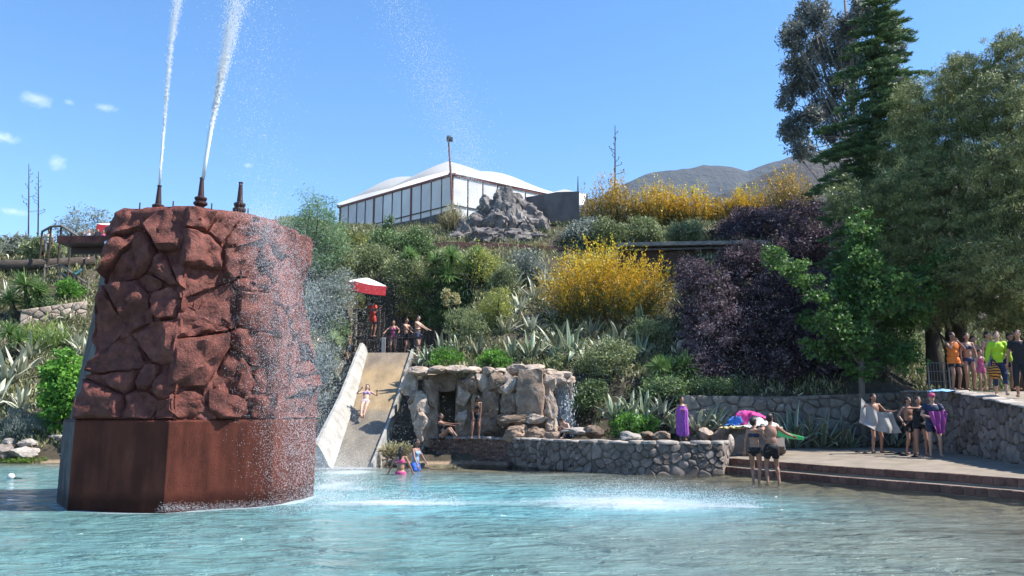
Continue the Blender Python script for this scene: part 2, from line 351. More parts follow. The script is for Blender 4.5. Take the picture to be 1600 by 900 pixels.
fre = n.nodes.new('ShaderNodeFresnel'); fre.inputs['IOR'].default_value = 1.33; n.links.new(bu.outputs[0], fre.inputs['Normal'])
mg = n.nodes.new('ShaderNodeMixShader'); n.links.new(fre.outputs[0], mg.inputs[0]); n.links.new(tr.outputs[0], mg.inputs[1]); n.links.new(gl.outputs[0], mg.inputs[2])
op = n.nodes.new('ShaderNodeMapRange'); op.inputs[1].default_value = .02; op.inputs[2].default_value = .42; n.links.new(ad.outputs['Fac'], op.inputs[0])
op2 = n.nodes.new('ShaderNodeMath'); op2.operation = 'MAXIMUM'; n.links.new(op.outputs[0], op2.inputs[0]); n.links.new(fr.outputs[0], op2.inputs[1])
mw = n.nodes.new('ShaderNodeMixShader'); n.links.new(op2.outputs[0], mw.inputs[0]); n.links.new(mg.outputs[0], mw.inputs[1]); n.links.new(p.outputs[0], mw.inputs[2])
n.links.new(mw.outputs[0], o.inputs['Surface'])
water = link('water', mesh_np('water', np.stack([WX, WY, WZ], -1), FQ, [m], smooth=True, extra={'depth': dep.ravel(), 'foam': foam.ravel(), 'air': air.ravel()})); tag(water, kind='structure')

# ------------------------------------------------------------------ mountains
def ridge(name, sil, D, back, rough, m, seed):
    px = np.array([a for a, b in sil], float); py = np.array([b for a, b in sil], float)
    top = [at(a, b, D) for a, b in sil]; tx = np.array([t.x for t in top]); tz = np.array([t.z for t in top])
    X = np.linspace(tx[0], tx[-1], 260); U = np.linspace(-1, 1, 70); GX, GU = np.meshgrid(X, U)
    crest = np.interp(GX, tx, tz)
    g = (1-np.abs(GU))
    N = np.array([[mnoise.fractal(Vector((x/D*14+seed, u*3, seed)), .9, 2.1, 6) for x in X] for u in U])
    Z = 10+(crest-10)*g**1.05+N*rough*crest*(1-.82*g**6)
    Y = D+GU*back+N*back*.12*(1-g**6)
    idx = np.arange(X.size*U.size).reshape(U.size, X.size)
    FQ = np.stack([idx[:-1, :-1], idx[:-1, 1:], idx[1:, 1:], idx[1:, :-1]], -1).reshape(-1, 4)
    o = link(name, mesh_np(name, np.stack([GX, Y, Z], -1), FQ, [m], smooth=True)); tag(o, kind='structure'); return o
M_mtn = M_rock('mountain_scrub', (.03, .034, .035), (.055, .056, .052), (.09, .08, .07), scale=.012, bump=.9, bscale=.03, rnd=0, bdist=30)
M_mtn2 = M_rock('mountain_rock', (.03, .028, .024), (.10, .08, .066), (.24, .20, .17), scale=.035, bump=.9, bscale=.09, rnd=0, bdist=12)
ridge('mountain', [(-600, 500), (200, 440), (700, 372), (860, 330), (960, 291), (1020, 270), (1062, 258), (1100, 255), (1132, 256), (1165, 263), (1200, 251), (1250, 238), (1310, 225), (1420, 232), (1700, 220), (2300, 260)], 2600, 900, .10, M_mtn, 3)
ridge('mountain', [(900, 420), (1060, 345), (1120, 300), (1175, 281), (1215, 262), (1252, 240), (1300, 228), (1420, 240), (1700, 235), (2200, 300)], 1100, 420, .10, M_mtn2, 8)
# ------------------------------------------------------------------ stones laid in a wall face
def clip_half(P, a, b, c):
    out = []
    for i in range(len(P)):
        p, q = P[i], P[(i+1) % len(P)]; dp = a*p[0]+b*p[1]-c; dq = a*q[0]+b*q[1]-c
        if dp <= 0: out.append(p)
        if dp*dq < 0:
            t = dp/(dp-dq); out.append((p[0]+t*(q[0]-p[0]), p[1]+t*(q[1]-p[1])))
    return out
def cells(W, Hh, n, rs, stretch=1., relax=2, box=None):
    """irregular cells filling a W x Hh face"""
    x0, y0, x1, y1 = box or (0, 0, W, Hh)
    P = [(rs.uniform(x0, x1), rs.uniform(y0, y1)) for _ in range(n)]
    for it in range(relax+1):
        out = []
        for i, p in enumerate(P):
            poly = [(x0, y0), (x1, y0), (x1, y1), (x0, y1)]
            for j, q in enumerate(P):
                if i == j: continue
                dx, dy = (q[0]-p[0])/stretch**2, (q[1]-p[1])
                if abs(dx) > (x1-x0) : continue
                poly = clip_half(poly, dx, dy, dx*(p[0]+q[0])/2+dy*(p[1]+q[1])/2)
                if not poly: break
            out.append(poly)
        if it < relax:
            P = [(sum(a for a, b in q)/len(q), sum(b for a, b in q)/len(q)) if q else p for p, q in zip(P, out)]
    return [q for q in out if len(q) > 2]
def chaikin(P, k=1, t=.25):
    for _ in range(k):
        Q = []
        for i in range(len(P)):
            a, b = P[i], P[(i+1) % len(P)]
            Q += [(a[0]+(b[0]-a[0])*t, a[1]+(b[1]-a[1])*t), (a[0]+(b[0]-a[0])*(1-t), a[1]+(b[1]-a[1])*(1-t))]
        P = Q
    return P
def densify(P, step):
    Q = []
    for i in range(len(P)):
        a, b = P[i], P[(i+1) % len(P)]; L = math.hypot(b[0]-a[0], b[1]-a[1]); k = max(1, round(L/step))
        Q += [(a[0]+(b[0]-a[0])*j/k, a[1]+(b[1]-a[1])*j/k) for j in range(k)]
    return Q
def stone_mesh(name, poly, fn, depth, rs, inset=.02, rounds=1, tilt=0., rough=.012, back=.06, rings=((1., .5), (.93, .86), (.72, 1.)), step=None, mats=(), smooth=True):
    cx = sum(a for a, b in poly)/len(poly); cy = sum(b for a, b in poly)/len(poly)
    mrad = sum(math.hypot(a-cx, b-cy) for a, b in poly)/len(poly)
    k = max(.5, 1-inset/mrad); poly = [(cx+(a-cx)*k, cy+(b-cy)*k) for a, b in poly]
    if rounds: poly = chaikin(poly, rounds)
    if step: poly = densify(poly, step)
    ta, tb = rs.uniform(-tilt, tilt), rs.uniform(-tilt, tilt); sd_ = rs.uniform(0, 99)
    V = []; n = len(poly)
    for ri, (s_, w_) in enumerate([(1.02, None)]+list(rings)):
        for a, b in poly:
            u, v = cx+(a-cx)*s_, cy+(b-cy)*s_
            if w_ is None: w = -back
            else: w = depth*w_+(ta*(u-cx)+tb*(v-cy))*w_+rough*mnoise.noise(Vector((u*4+sd_, v*4, w_*3)))*2.2
            V.append(fn(u, v, w))
    V.append(fn(cx, cy, depth*1.03+rough*mnoise.noise(Vector((cx*5+sd_, cy*5, 0)))))
    nr = len(rings)+1
    Fc = [(r*n+i, r*n+(i+1) % n, (r+1)*n+(i+1) % n, (r+1)*n+i) for r in range(nr-1) for i in range(n)]
    Fc += [((nr-1)*n+i, (nr-1)*n+(i+1) % n, nr*n) for i in range(n)]
    me = mesh_np(name, V, Fc, mats, smooth=smooth)
    if step: me.set_sharp_from_angle(angle=R_(48))
    return me
def strip_map(pts, ztop=None):
    """(u along the foot line, v up, w outwards) -> world; foot line points (x, y, z), outward on the right of travel"""
    P = [Vector(p) for p in pts]; L = [0]
    for a, b in zip(P, P[1:]): L.append(L[-1]+(Vector((b.x-a.x, b.y-a.y))).length)
    def fn(u, v, w):
        i = 0
        while i < len(P)-2 and u > L[i+1]: i += 1
        t = (u-L[i])/(L[i+1]-L[i]); p = P[i].lerp(P[i+1], t); d = (P[i+1]-P[i]); d.z = 0; d.normalize()
        return Vector((p.x+d.y*w, p.y-d.x*w, p.z+v))
    return fn, L[-1]
def boulder(name, c, r, rs, m, parent=None, cuts=9, sub=3, amp=.12, squash=1., sq=.8, label=None, sharp=24):
    bm = bmesh.new(); bmesh.ops.create_icosphere(bm, subdivisions=sub, radius=1.)
    pl = []
    for _ in range(cuts):
        d = Vector((rs.gauss(0, 1), rs.gauss(0, 1), rs.gauss(0, 1))).normalized(); pl.append((d, rs.uniform(.5, .82)))
    s_ = rs.uniform(0, 99)
    for v in bm.verts:
        for d, h in pl:
            k = v.co.dot(d)
            if k > h: v.co -= d*(k-h)*.92
        v.co += v.co.normalized()*amp*mnoise.fractal(v.co*2.2+Vector((s_, 0, 0)), 1., 2., 4)
        v.co = Vector((v.co.x*r[0], v.co.y*r[1], v.co.z*r[2]))
    me = bpy.data.meshes.new(name); bm.to_mesh(me); bm.free(); me.materials.append(m)
    for p_ in me.polygons: p_.use_smooth = True
    if sharp: me.set_sharp_from_angle(angle=R_(sharp))
    return link(name, me, parent, c, (0, 0, rs.uniform(0, 6.28)))

# ------------------------------------------------------------------ the fountain tower
M_tower = M_rock('red_painted_rock', (.075, .018, .013), (.21, .060, .041), (.40, .185, .145), scale=6.5, bump=1., bscale=26, rnd=.10, rough=.6, spec=.35, bdist=.034)
M_plinth = M_rock('red_render', (.075, .020, .013), (.14, .038, .023), (.19, .06, .04), scale=2.6, bump=1., bscale=60, rnd=0, rough=.75, spec=.15, stretch=(1, 1, .5), bdist=.012)
M_greyconc = M_rock('dirty_concrete', (.07, .05, .045), (.15, .125, .115), scale=2.5, bump=.5, rnd=0)
M_black = M_plain('dark_iron', (.05, .022, .02), .5, .2)
rs = random.Random(5)
tower = thing('fountain_tower', 'tall rugged red rock tower with octagonal base standing in the pool', 'fountain', (TC.x, TC.y, 0))
CA = [R_(12+45*k) for k in range(8)]
def oct_pt(k, R, z): a = CA[k % 8]; return Vector((R*math.sin(a), -R*math.cos(a), z))
mb = MB()
ZB = at(300, 656, 13.9).z; ZT = at(290, 328, 14.4).z
def ring(R, z): return [oct_pt(k, R, z) for k in range(8)]
prof = [(TR, -1.1), (TR, ZB-.03), (TR-.03, ZB)]
V = []; 
for R, z in prof: V += ring(R, z)
mb.add(V, [(i*8+(k+0), i*8+(k+1) % 8, (i+1)*8+(k+1) % 8, (i+1)*8+k) for i in range(2) for k in range(8)]+[tuple(16+k for k in range(8))])
mb.M = [1 if (i < 16 and (i % 8) in (5, 6)) else 0 for i in range(len(mb.F))]
mb.build('plinth', [M_plinth, M_greyconc], tower, bevel=.012)
RP = [(ZB, .955), (ZB+.8, .91), (ZB+1.7, .865), (ZB+2.9, .81), (ZT, .765)]
def Rz(z): return TR*float(np.interp(z, [a for a, b in RP], [b for a, b in RP]))
V = []; zz = [ZB+.002, ZB+.8, ZB+1.7, ZB+2.9, ZT-.15, ZT-.05]
for z in zz: V += ring(Rz(z)-(.0 if z < ZT-.1 else .15), z)
mb = MB(); mb.add(V, [(i*8+k, i*8+(k+1) % 8, (i+1)*8+(k+1) % 8, (i+1)*8+k) for i in range(5) for k in range(8)]+[tuple(40+k for k in range(8))])
mb.M = [1 if (i < 40 and (i % 8) in (5, 6)) else 0 for i in range(len(mb.F))]
mb.build('core', [M_tower, M_greyconc], tower)
def face_map(k):
    def fn(u, v, w):       # u 0..1 across the face, v metres up from ZB
        z = ZB+v; R = Rz(z); a, b = oct_pt(k, R, z), oct_pt(k+1, R, z); p = a.lerp(b, u); d = (b-a).normalized()
        nrm = Vector((-d.y, d.x, 0)); c = Vector((p.x, p.y, 0))
        if nrm.dot(c) < 0: nrm = -nrm
        return p+nrm*w+Vector((0, 0, w*.15))
    return fn
HT = ZT-ZB
for k in range(8):
    if k in (5, 6): continue
    fm_ = face_map(k); Wd = 1.75; nst = {0: 19, 7: 18, 1: 15}.get(k, 11)
    for poly in cells(Wd, HT, nst, rs, rs.choice([.8, 1.3]), 0, box=(-.10, 0, Wd+.10, HT)):
        fn = lambda u, v, w, fm_=fm_: fm_(u/Wd, v, w)
        dpt = rs.choice([.05, .07, .09, .12, .15, .19, .24])
        ht = poly and sum(b for a, b in poly)/len(poly)
        if ht < .45: dpt = min(dpt, .17)
        me = stone_mesh('stone', poly, fn, dpt, rs, inset=.004, rounds=0 if rs.random() < .6 else 1, tilt=.26, rough=.055, back=.2,
                        rings=((1., .0), (.965, .42), (.90, .76), (.76, .94), (.5, 1.), (.22, 1.)), step=.08, mats=[M_tower])
        link('stone', me, tower)
# bolder lumps standing out of the carving
for px, py, w_, h_, Y in ((250, 425, 44, 52, 14.6), (392, 418, 52, 46, 14.5), (228, 515, 96, 60, 14.3), (170, 470, 60, 44, 14.9), (160, 590, 44, 70, 14.6), (205, 600, 36, 60, 14.3), (300, 640, 90, 56, 13.95), (392, 592, 62, 72, 14.2), (338, 612, 50, 110, 14.0), (205, 400, 60, 44, 15.0), (330, 500, 90, 60, 14.2), (420, 500, 60, 54, 14.5), (165, 640, 50, 40, 14.6), (330, 400, 60, 70, 14.5), (235, 575, 50, 60, 14.2), (440, 610, 50, 70, 14.6)):
    c = at(px, py, Y+.12); k = Y/F; d_ = Vector((c.x-TC.x, c.y-TC.y, 0)); lim = Rz(c.z)*.93
    c = Vector((0, 0, c.z))+d_.normalized()*min(d_.length, lim)
    o = boulder('stone', c, (w_*k*.5, .21, h_*k*.5), rs, M_tower, tower, 16, 4, .24, sharp=30); o.rotation_euler = (rs.uniform(-.15, .15), rs.uniform(-.3, .3), math.atan2(d_.y, d_.x)+math.pi/2)
# wet band and lime line low on the plinth
for m_ in (M_plinth, M_greyconc):
    n = m_.node_tree; pr = [x for x in n.nodes if x.type == 'BSDF_PRINCIPLED'][0]; hs = [x for x in n.nodes if x.type == 'HUE_SAT'][0]
    g = n.nodes.new('ShaderNodeNewGeometry'); sp = n.nodes.new('ShaderNodeSeparateXYZ'); n.links.new(g.outputs['Position'], sp.inputs[0])
    mp = n.nodes.new('ShaderNodeMapping'); mp.inputs['Scale'].default_value = (6, 6, .5); n.links.new(g.outputs['Position'], mp.inputs[0]); nz = n.nodes.new('ShaderNodeTexNoise'); nz.inputs['Scale'].default_value = 1.; nz.inputs['Detail'].default_value = 7; n.links.new(mp.outputs[0], nz.inputs['Vector'])
    a_ = n.nodes.new('ShaderNodeMath'); a_.operation = 'MULTIPLY_ADD'; a_.inputs[1].default_value = -.35; n.links.new(nz.outputs[0], a_.inputs[0]); n.links.new(sp.outputs['Z'], a_.inputs[2])
    r = n.nodes.new('ShaderNodeValToRGB'); e = r.color_ramp.elements; e[0].position = .0; e[0].color = (.45, .42, .40, 1); e[1].position = .16; e[1].color = (1, 1, 1, 1); n.links.new(a_.outputs[0], r.inputs[0])
    sr = n.nodes.new('ShaderNodeMapRange'); sr.inputs[1].default_value = .35; sr.inputs[2].default_value = .65; sr.inputs[3].default_value = .72; sr.inputs[4].default_value = 1.2; n.links.new(nz.outputs[0], sr.inputs[0])
    mx = n.nodes.new('ShaderNodeMix'); mx.data_type = 'RGBA'; mx.blend_type = 'MULTIPLY'; mx.inputs[0].default_value = 1; n.links.new(hs.outputs[0], mx.inputs[6]); n.links.new(r.outputs[0], mx.inputs[7])
    h2 = n.nodes.new('ShaderNodeHueSaturation'); n.links.new(mx.outputs[2], h2.inputs['Color']); n.links.new(sr.outputs[0], h2.inputs['Value']); n.links.new(h2.outputs[0], pr.inputs['Base Color'])
# the lip round the top
mb = MB(); NA = 96
V = []
for i, (dr, dz) in enumerate([(-.1, -.28), (.06, -.22), (.10, -.08), (.04, .03), (-.12, .05), (-.5, .02)]):
    for j in range(NA):
        a = 2*math.pi*j/NA; 
        f = ((a-CA[0]) % (math.pi/4))-math.pi/8; R = Rz(ZT)*math.cos(math.pi/8)/math.cos(f)+dr
        nzv = mnoise.fractal(Vector((math.cos(a)*3, math.sin(a)*3, i*.8)), 1, 2, 4)
        V.append((R*math.sin(a)+nzv*.06*math.sin(a), -R*math.cos(a)-nzv*.06*math.cos(a), ZT+dz+nzv*.06))
V.append((0, 0, ZT))
Fc = [(i*NA+j, i*NA+(j+1) % NA, (i+1)*NA+(j+1) % NA, (i+1)*NA+j) for i in range(5) for j in range(NA)]+[(5*NA+j, 5*NA+(j+1) % NA, 6*NA) for j in range(NA)]
mb.add(V, Fc); mb.build('rim', M_tower, tower, smooth=True)
for px, py, Y in ((247, 322, 15.6), (313, 321, 15.0), (374, 328, 15.6)):
    p = at(px, py, Y); p.z = ZT+.0; q = at(px, {247: 290, 313: 278, 374: 285}[px], Y); hh = q.z-p.z
    mb = MB(); mb.lathe((0, 0, 0), [(.10, 0), (.10, .05), (.075, .07), (.075, hh*.28), (.13, hh*.33), (.13, hh*.38), (.09, hh*.40), (.115, hh*.46), (.115, hh*.5), (.06, hh*.53), (.035, hh*.97), (.045, hh*.98), (.045, hh)], 14)
    mb.build('nozzle', M_black, tower, loc=(p.x-TC.x, p.y-TC.y, p.z), smooth=False)
# small dark bits of pipework on the lip
for j in range(5):
    a = R_(-20+j*22); mb = MB(); mb.tube([(0, 0, 0), (0, 0, .12)], .012, 6)
    mb.build('bolt', M_black, tower, loc=((Rz(ZT)-.05)*math.sin(a), -(Rz(ZT)-.05)*math.cos(a), ZT+.03))
# ledge jutting out at the upper left
lz = at(150, 376, 15.6).z
pa, pb = at(118, 376, 15.9), at(176, 374, 15.2)
mb = MB(); mb.box(((pa.x+pb.x)/2, 15.7, lz-.07), (1.0, 1.1, .14)); mb.build('ledge', M_tower, tower, world=True)
mb = MB(); mb.bar((pa.x+.12, 15.6, lz-.21), (pb.x+.3, 15.6, lz-.21), .1, .13)
mb.build('bracket', M_black, tower, world=True)
white = M_plain('white_cloth', (.8, .8, .8), .7)
o = boulder('white_sack', at(176, 380, 14.9)+Vector((0, 0, -.02)), (.17, .14, .09), rs, white, None, 4, 3, .12); tag(o, 'crumpled white bag lying on the ledge at the top left of the red tower', 'bag')
# ------------------------------------------------------------------ deck, steps, terrace, walls
M_deck = M_rock('pale_deck', (.17, .14, .105), (.27, .225, .18), (.33, .29, .24), scale=1.6, bump=.5, rnd=.05, bdist=.015)
M_step = M_rock('step_brick', (.10, .052, .042), (.19, .105, .08), (.26, .17, .13), scale=5, bump=.5, rnd=.3)
M_mortar = M_rock('dark_mortar', (.09, .078, .068), (.19, .165, .145), scale=6, bump=.8, rnd=0)
M_stone = M_rock('fieldstone', (.12, .098, .085), (.24, .20, .175), (.36, .32, .28), scale=4, bump=.7, bscale=26, rnd=.35)
M_cop = M_rock('pale_coping', (.2, .17, .15), (.38, .34, .30), (.46, .43, .39), scale=5, bump=.6, rnd=.2)
M_brick = M_rock('planter_brick', (.095, .055, .045), (.19, .12, .095), scale=8, bump=.5, rnd=.35)
def off_poly(P, d):
    out = []
    for i, p in enumerate(P):
        a = P[max(i-1, 0)]; b = P[min(i+1, len(P)-1)]; t = Vector((b[0]-a[0], b[1]-a[1])).normalized()
        out.append((p[0]-t.y*d, p[1]+t.x*d))
    return out
# stone-free edge of the deck: from the planter wall round to the frame and on towards the camera
ST = [(5.3, 24.0)]+[SH[8]]+SH[9:12]+[(10.0, 14.2), (10.5, 12), (11.3, 8), (12.3, 2)]
ST = [Vector((a, b)) for a, b in ST]
fine = []
for a, b in zip(ST, ST[1:]):
    k = max(1, int((b-a).length/.6)); fine += [tuple(a.lerp(b, j/k)) for j in range(k)]
fine.append(tuple(ST[-1]))
e0, e1 = fine, off_poly(fine, .42)
back = [(15, 2), (15, 27.9), (5.4, 27.9)]; backd = [(15, 2, .42), (15, 27.9, .62), (5.4, 27.9, .60)]
def plan(name, poly, z0, z1, m, bev=.02):
    mb = MB(); mb.prism(poly, z0, z1)
    me = mesh_np(name, mb.V, mb.F, [m]); bm = bmesh.new(); bm.from_mesh(me)
    top = [f for f in bm.faces if len(f.verts) > 4]; bmesh.ops.triangulate(bm, faces=top); bm.to_mesh(me); bm.free()
    return link(name, me)
low = plan('step_slab', e0+back, -.5, .185, M_deck); tag(low, kind='structure')
deck = plan('deck', [(a, b, .40) for a, b in e1]+backd, -.5, .40, M_deck); tag(deck, kind='structure')
from mathutils.bvhtree import BVHTree
_bv = BVHTree.FromPolygons([v.co for v in deck.data.vertices], [tuple(p.vertices) for p in deck.data.polygons])
def deck_hit(px, py):
    h = _bv.ray_cast(Vector((0, 0, CAMZ)), raydir(px, py).normalized()); return h[0]
# soldier bricks edging both risers
rs = random.Random(11)
bm_me = []
for v in range(4):
    mb = MB(); mb.box((0, 0, 0), (.235, .11, .17)); me = mesh_np('brick', mb.V, mb.F, [M_step]); bm = bmesh.new(); bm.from_mesh(me)
    bmesh.ops.bevel(bm, geom=bm.edges[:], offset=.012, segments=1, affect='EDGES')
    for q in bm.verts: q.co += Vector((rs.uniform(-1, 1), rs.uniform(-1, 1), rs.uniform(-1, 1)))*.005
    bm.to_mesh(me); bm.free(); bm_me.append(me)
def edge_bricks(line, z, parent, upto=15.0):
    L = [Vector(p) for p in line]; d = 0
    for a, b in zip(L, L[1:]):
        t = (b-a).normalized(); n_ = (b-a).length
        while d < n_:
            p = a+t*d
            if p.y > upto-3: link('brick', rs.choice(bm_me), parent, (p.x-t.y*.035, p.y+t.x*.035, z), (rs.uniform(-.02, .02), 0, math.atan2(t.y, t.x)+rs.uniform(-.02, .02)))
            d += .25
        d -= n_
edge_bricks(e0, .105, low, 16); edge_bricks(e1, .315, deck, 16)
# terrace on the right with its own stone retaining wall
WL = [(13.25, 27.9), (13.06, 24.2), (12.55, 21.8), (11.7, 18.3), (11.25, 15), (11.3, 11)]
tp = [(x, y, float(terrace_z(y))) for x, y in WL]
poly = tp+[(22, 11, 1.2), (22, 27.9, 2.42)]
mb = MB(); mb.prism(poly, .2, 0); me = mesh_np('terrace', mb.V, mb.F, [M_deck]); bm = bmesh.new(); bm.from_mesh(me)
bmesh.ops.triangulate(bm, faces=[f for f in bm.faces if len(f.verts) > 4]); bm.to_mesh(me); bm.free(); tag(link('terrace', me), kind='structure')
def stone_wall(label, foot, hts, sz, depth, m, seed, name='stone_wall', step=None, cut=None, thick=.28, coping=None, core=M_mortar, rounds=1, hide=None):
    """foot: outline of the foot, outward on the right-hand side of travel; hts: height at each foot point"""
    rs = random.Random(seed); fn, L = strip_map(foot); P = [Vector(p) for p in foot]
    t = thing(name, label, 'wall', P[0]); loc = Vector(P[0])
    cum = [0]
    for a, b in zip(P, P[1:]): cum.append(cum[-1]+Vector((b.x-a.x, b.y-a.y)).length)
    hf = lambda u: float(np.interp(u, cum, hts))
    mb = MB(); N = max(4, int(L/.4))
    Vv = []
    for i in range(N+1):
        u = L*i/N; h = hf(u); Vv += [fn(u, -.5, 0), fn(u, h, 0), fn(u, h, -thick), fn(u, -.5, -thick)]
    mb.add(Vv, [(i*4+j, i*4+(j+1) % 4, (i+1)*4+(j+1) % 4, (i+1)*4+j) for i in range(N) for j in range(4)]+[(0, 1, 2, 3), (N*4+3, N*4+2, N*4+1, N*4)])
    mb.build('core', core, t, world=True)
    hm = max(hts); n = int(L*hm/(sz*sz)); inv = lambda p: p-loc
    nseg = max(1, int(L/(sz*9)))
    for sgi in range(nseg):
        ua, ub = L*sgi/nseg, L*(sgi+1)/nseg
        for poly in cells(ub-ua, hm, max(3, n//nseg), rs, 1.25, 1, box=(ua, -.04, ub, hm)):
            cy = sum(b for a, b in poly)/len(poly); cx = sum(a for a, b in poly)/len(poly)
            if cy > hf(cx)-.02: continue
            if cut and cut(cx): continue
            poly = [(a, min(b, hf(a)+.01)) for a, b in poly]
            me = stone_mesh('stone', poly, lambda u, v, w: inv(fn(u, v, w)), depth*rs.uniform(.5, 1.3), rs, inset=.016, rounds=rounds, tilt=.12, rough=.018, back=.03, mats=[m], step=step)
            link('stone', me, t)
    if coping:
        u = 0.
        while u < L-.15:
            w_ = rs.uniform(*coping); w_ = min(w_, L-u); 
            if not (cut and False):
                h = hf(u+w_/2); b = .04
                pts = [(u+b*.3, -thick*.9+rs.uniform(-.05, .05)), (u+w_-b*.3, -thick*.9+rs.uniform(-.05, .05)), (u+w_-b, .03+rs.uniform(0, .07)), (u+w_*.5, .05+rs.uniform(0, .06)), (u+b, .03+rs.uniform(0, .07))]
                fz = lambda a, c, e, h=h: inv(fn(min(a, L), h+e-.01, c))
                me = stone_mesh('coping_stone', pts, fz, rs.uniform(.05, .10), rs, inset=.0, rounds=1, tilt=.06, rough=.012, back=.0, mats=[M_cop], rings=((1.02, .5), (.95, .95), (.5, 1.)))
                link('coping_stone', me, t)
            u += w_
    return t
wall_r = stone_wall('tall curved fieldstone wall holding up the terrace on the right', [(x, y, .3) for x, y in WL], [float(terrace_z(y))-.3 for x, y in WL], .30, .06, M_stone, 3, coping=None, rounds=2)
# flat edge stones on the terrace lip
rs = random.Random(19); fnT, LT = strip_map([(x, y, float(terrace_z(y))) for x, y in WL])
u = .5
while u < LT-.5:
    w_ = rs.uniform(.35, .7)
    me = stone_mesh('coping_stone', [(u, -.42), (u+w_-.02, -.4), (u+w_-.03, .09), (u+w_*.5, .12), (u+.01, .08)], lambda a, c, e: fnT(a, e, c)-wall_r.location, rs.uniform(.03, .06), rs, inset=.004, rounds=1, tilt=.05, back=.0, mats=[M_cop])
    link('coping_stone', me, wall_r); u += w_
# shaded back wall of the deck
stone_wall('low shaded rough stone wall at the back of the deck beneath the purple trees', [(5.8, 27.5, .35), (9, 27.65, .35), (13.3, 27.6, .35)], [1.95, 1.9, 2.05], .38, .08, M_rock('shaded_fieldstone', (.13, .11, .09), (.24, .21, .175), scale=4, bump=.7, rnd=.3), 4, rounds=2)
# planter wall along the middle of the pool: brick stretch, then fieldstone
PW = [Vector((p.x, p.y, -.05)) for p in PWL]; zt = at(900, 688, PW[2].y).z
PW.append(PW[-1]+Vector((.45, .9, 0)))
pw = stone_wall('long low planter wall with brick and fieldstone stretches and pale coping beside the pool', PW, [zt]*6, .25, .045, M_stone, 6, coping=(.3, .7), thick=.42, cut=lambda u: u < (PW[1]-PW[0]).length-.1)
fnb, _ = strip_map(PW); Lb = (PW[1]-PW[0]).length-.05
rs = random.Random(2); bms = []
for v in range(4):
    mb = MB(); mb.box((0, 0, 0), (.225, .08, .066)); me = mesh_np('brick', mb.V, mb.F, [M_brick]); bm = bmesh.new(); bm.from_mesh(me)
    bmesh.ops.bevel(bm, geom=bm.edges[:], offset=.008, segments=1, affect='EDGES')
    for q in bm.verts: q.co += Vector((rs.uniform(-1, 1), rs.uniform(-1, 1), rs.uniform(-1, 1)))*.004
    bm.to_mesh(me); bm.free(); bms.append(me)
ang = math.atan2(PW[1].y-PW[0].y, PW[1].x-PW[0].x)
for r in range(11):
    u = .12+(r % 2)*.12
    while u < Lb:
        p = fnb(u, .06+r*.078, -.01)-PW[0]; link('brick', rs.choice(bms), pw, p, (0, 0, ang)); u += .24
# brick step at its foot
a, b = fnb(-.1, .17, .16), fnb(Lb+.15, .17, .16)
st = thing('brick_step', 'low brick step along the foot of the planter wall at the water edge', 'step', a)
mb = MB(); mb.bar(a+Vector((0, 0, -.12)), b+Vector((0, 0, -.12)), .34, .22); mb.build('step_core', M_mortar, st, world=True)
for k in range(int((b-a).length/.245)):
    p = a.lerp(b, (k+.5)/int((b-a).length/.245)); 
    for dy, dz in ((-.02, .0),):
        mb = MB(); o = link('brick', bms[k % 4], st, p-a+Vector((-.0, -.1, -.035)), (0, 0, ang)); o.scale = (1, 1.6, 1.5)
    o = link('brick', bms[(k+1) % 4], st, p-a+Vector((-.0, -.15, -.13)), (0, 0, ang)); o.scale = (1, 1, 1.3)
stone_wall('low rubble kerb wall of rounded stones between the slide and the brick wall', [(p.x, p.y, -.05) for p in TWL[:3]], [.45, .45, .75], .26, .07, M_stone, 8, rounds=2, thick=.35)
# rubble edge left of it, below the yellow plant
rs = random.Random(14)
M_wet = M_rock('wet_dark_rock', (.03, .028, .026), (.10, .09, .08), scale=4, bump=.7, rnd=.3, rough=.5)
for (px, py, w, h, lab) in ((596, 718, .42, .3, 'dark wet boulder at the foot of the slide'), (622, 722, .42, .2, 'flat grey kerb block right of the dark wet boulder at the slide foot'), (646, 708, .3, .26, 'pale rounded rock behind the blue-suited bather'), (664, 700, .3, .3, 'pale rock against the left end of the brick planter wall')):
    p = at_z(px, py+8, 0); boulder('rock', p+Vector((0, .25, h*.35)), (w, .3, h), rs, M_wet if 'dark' in lab else M_stone, cuts=8); tag(bpy.data.objects[-1] if 0 else col.objects[-1], lab, 'rock')

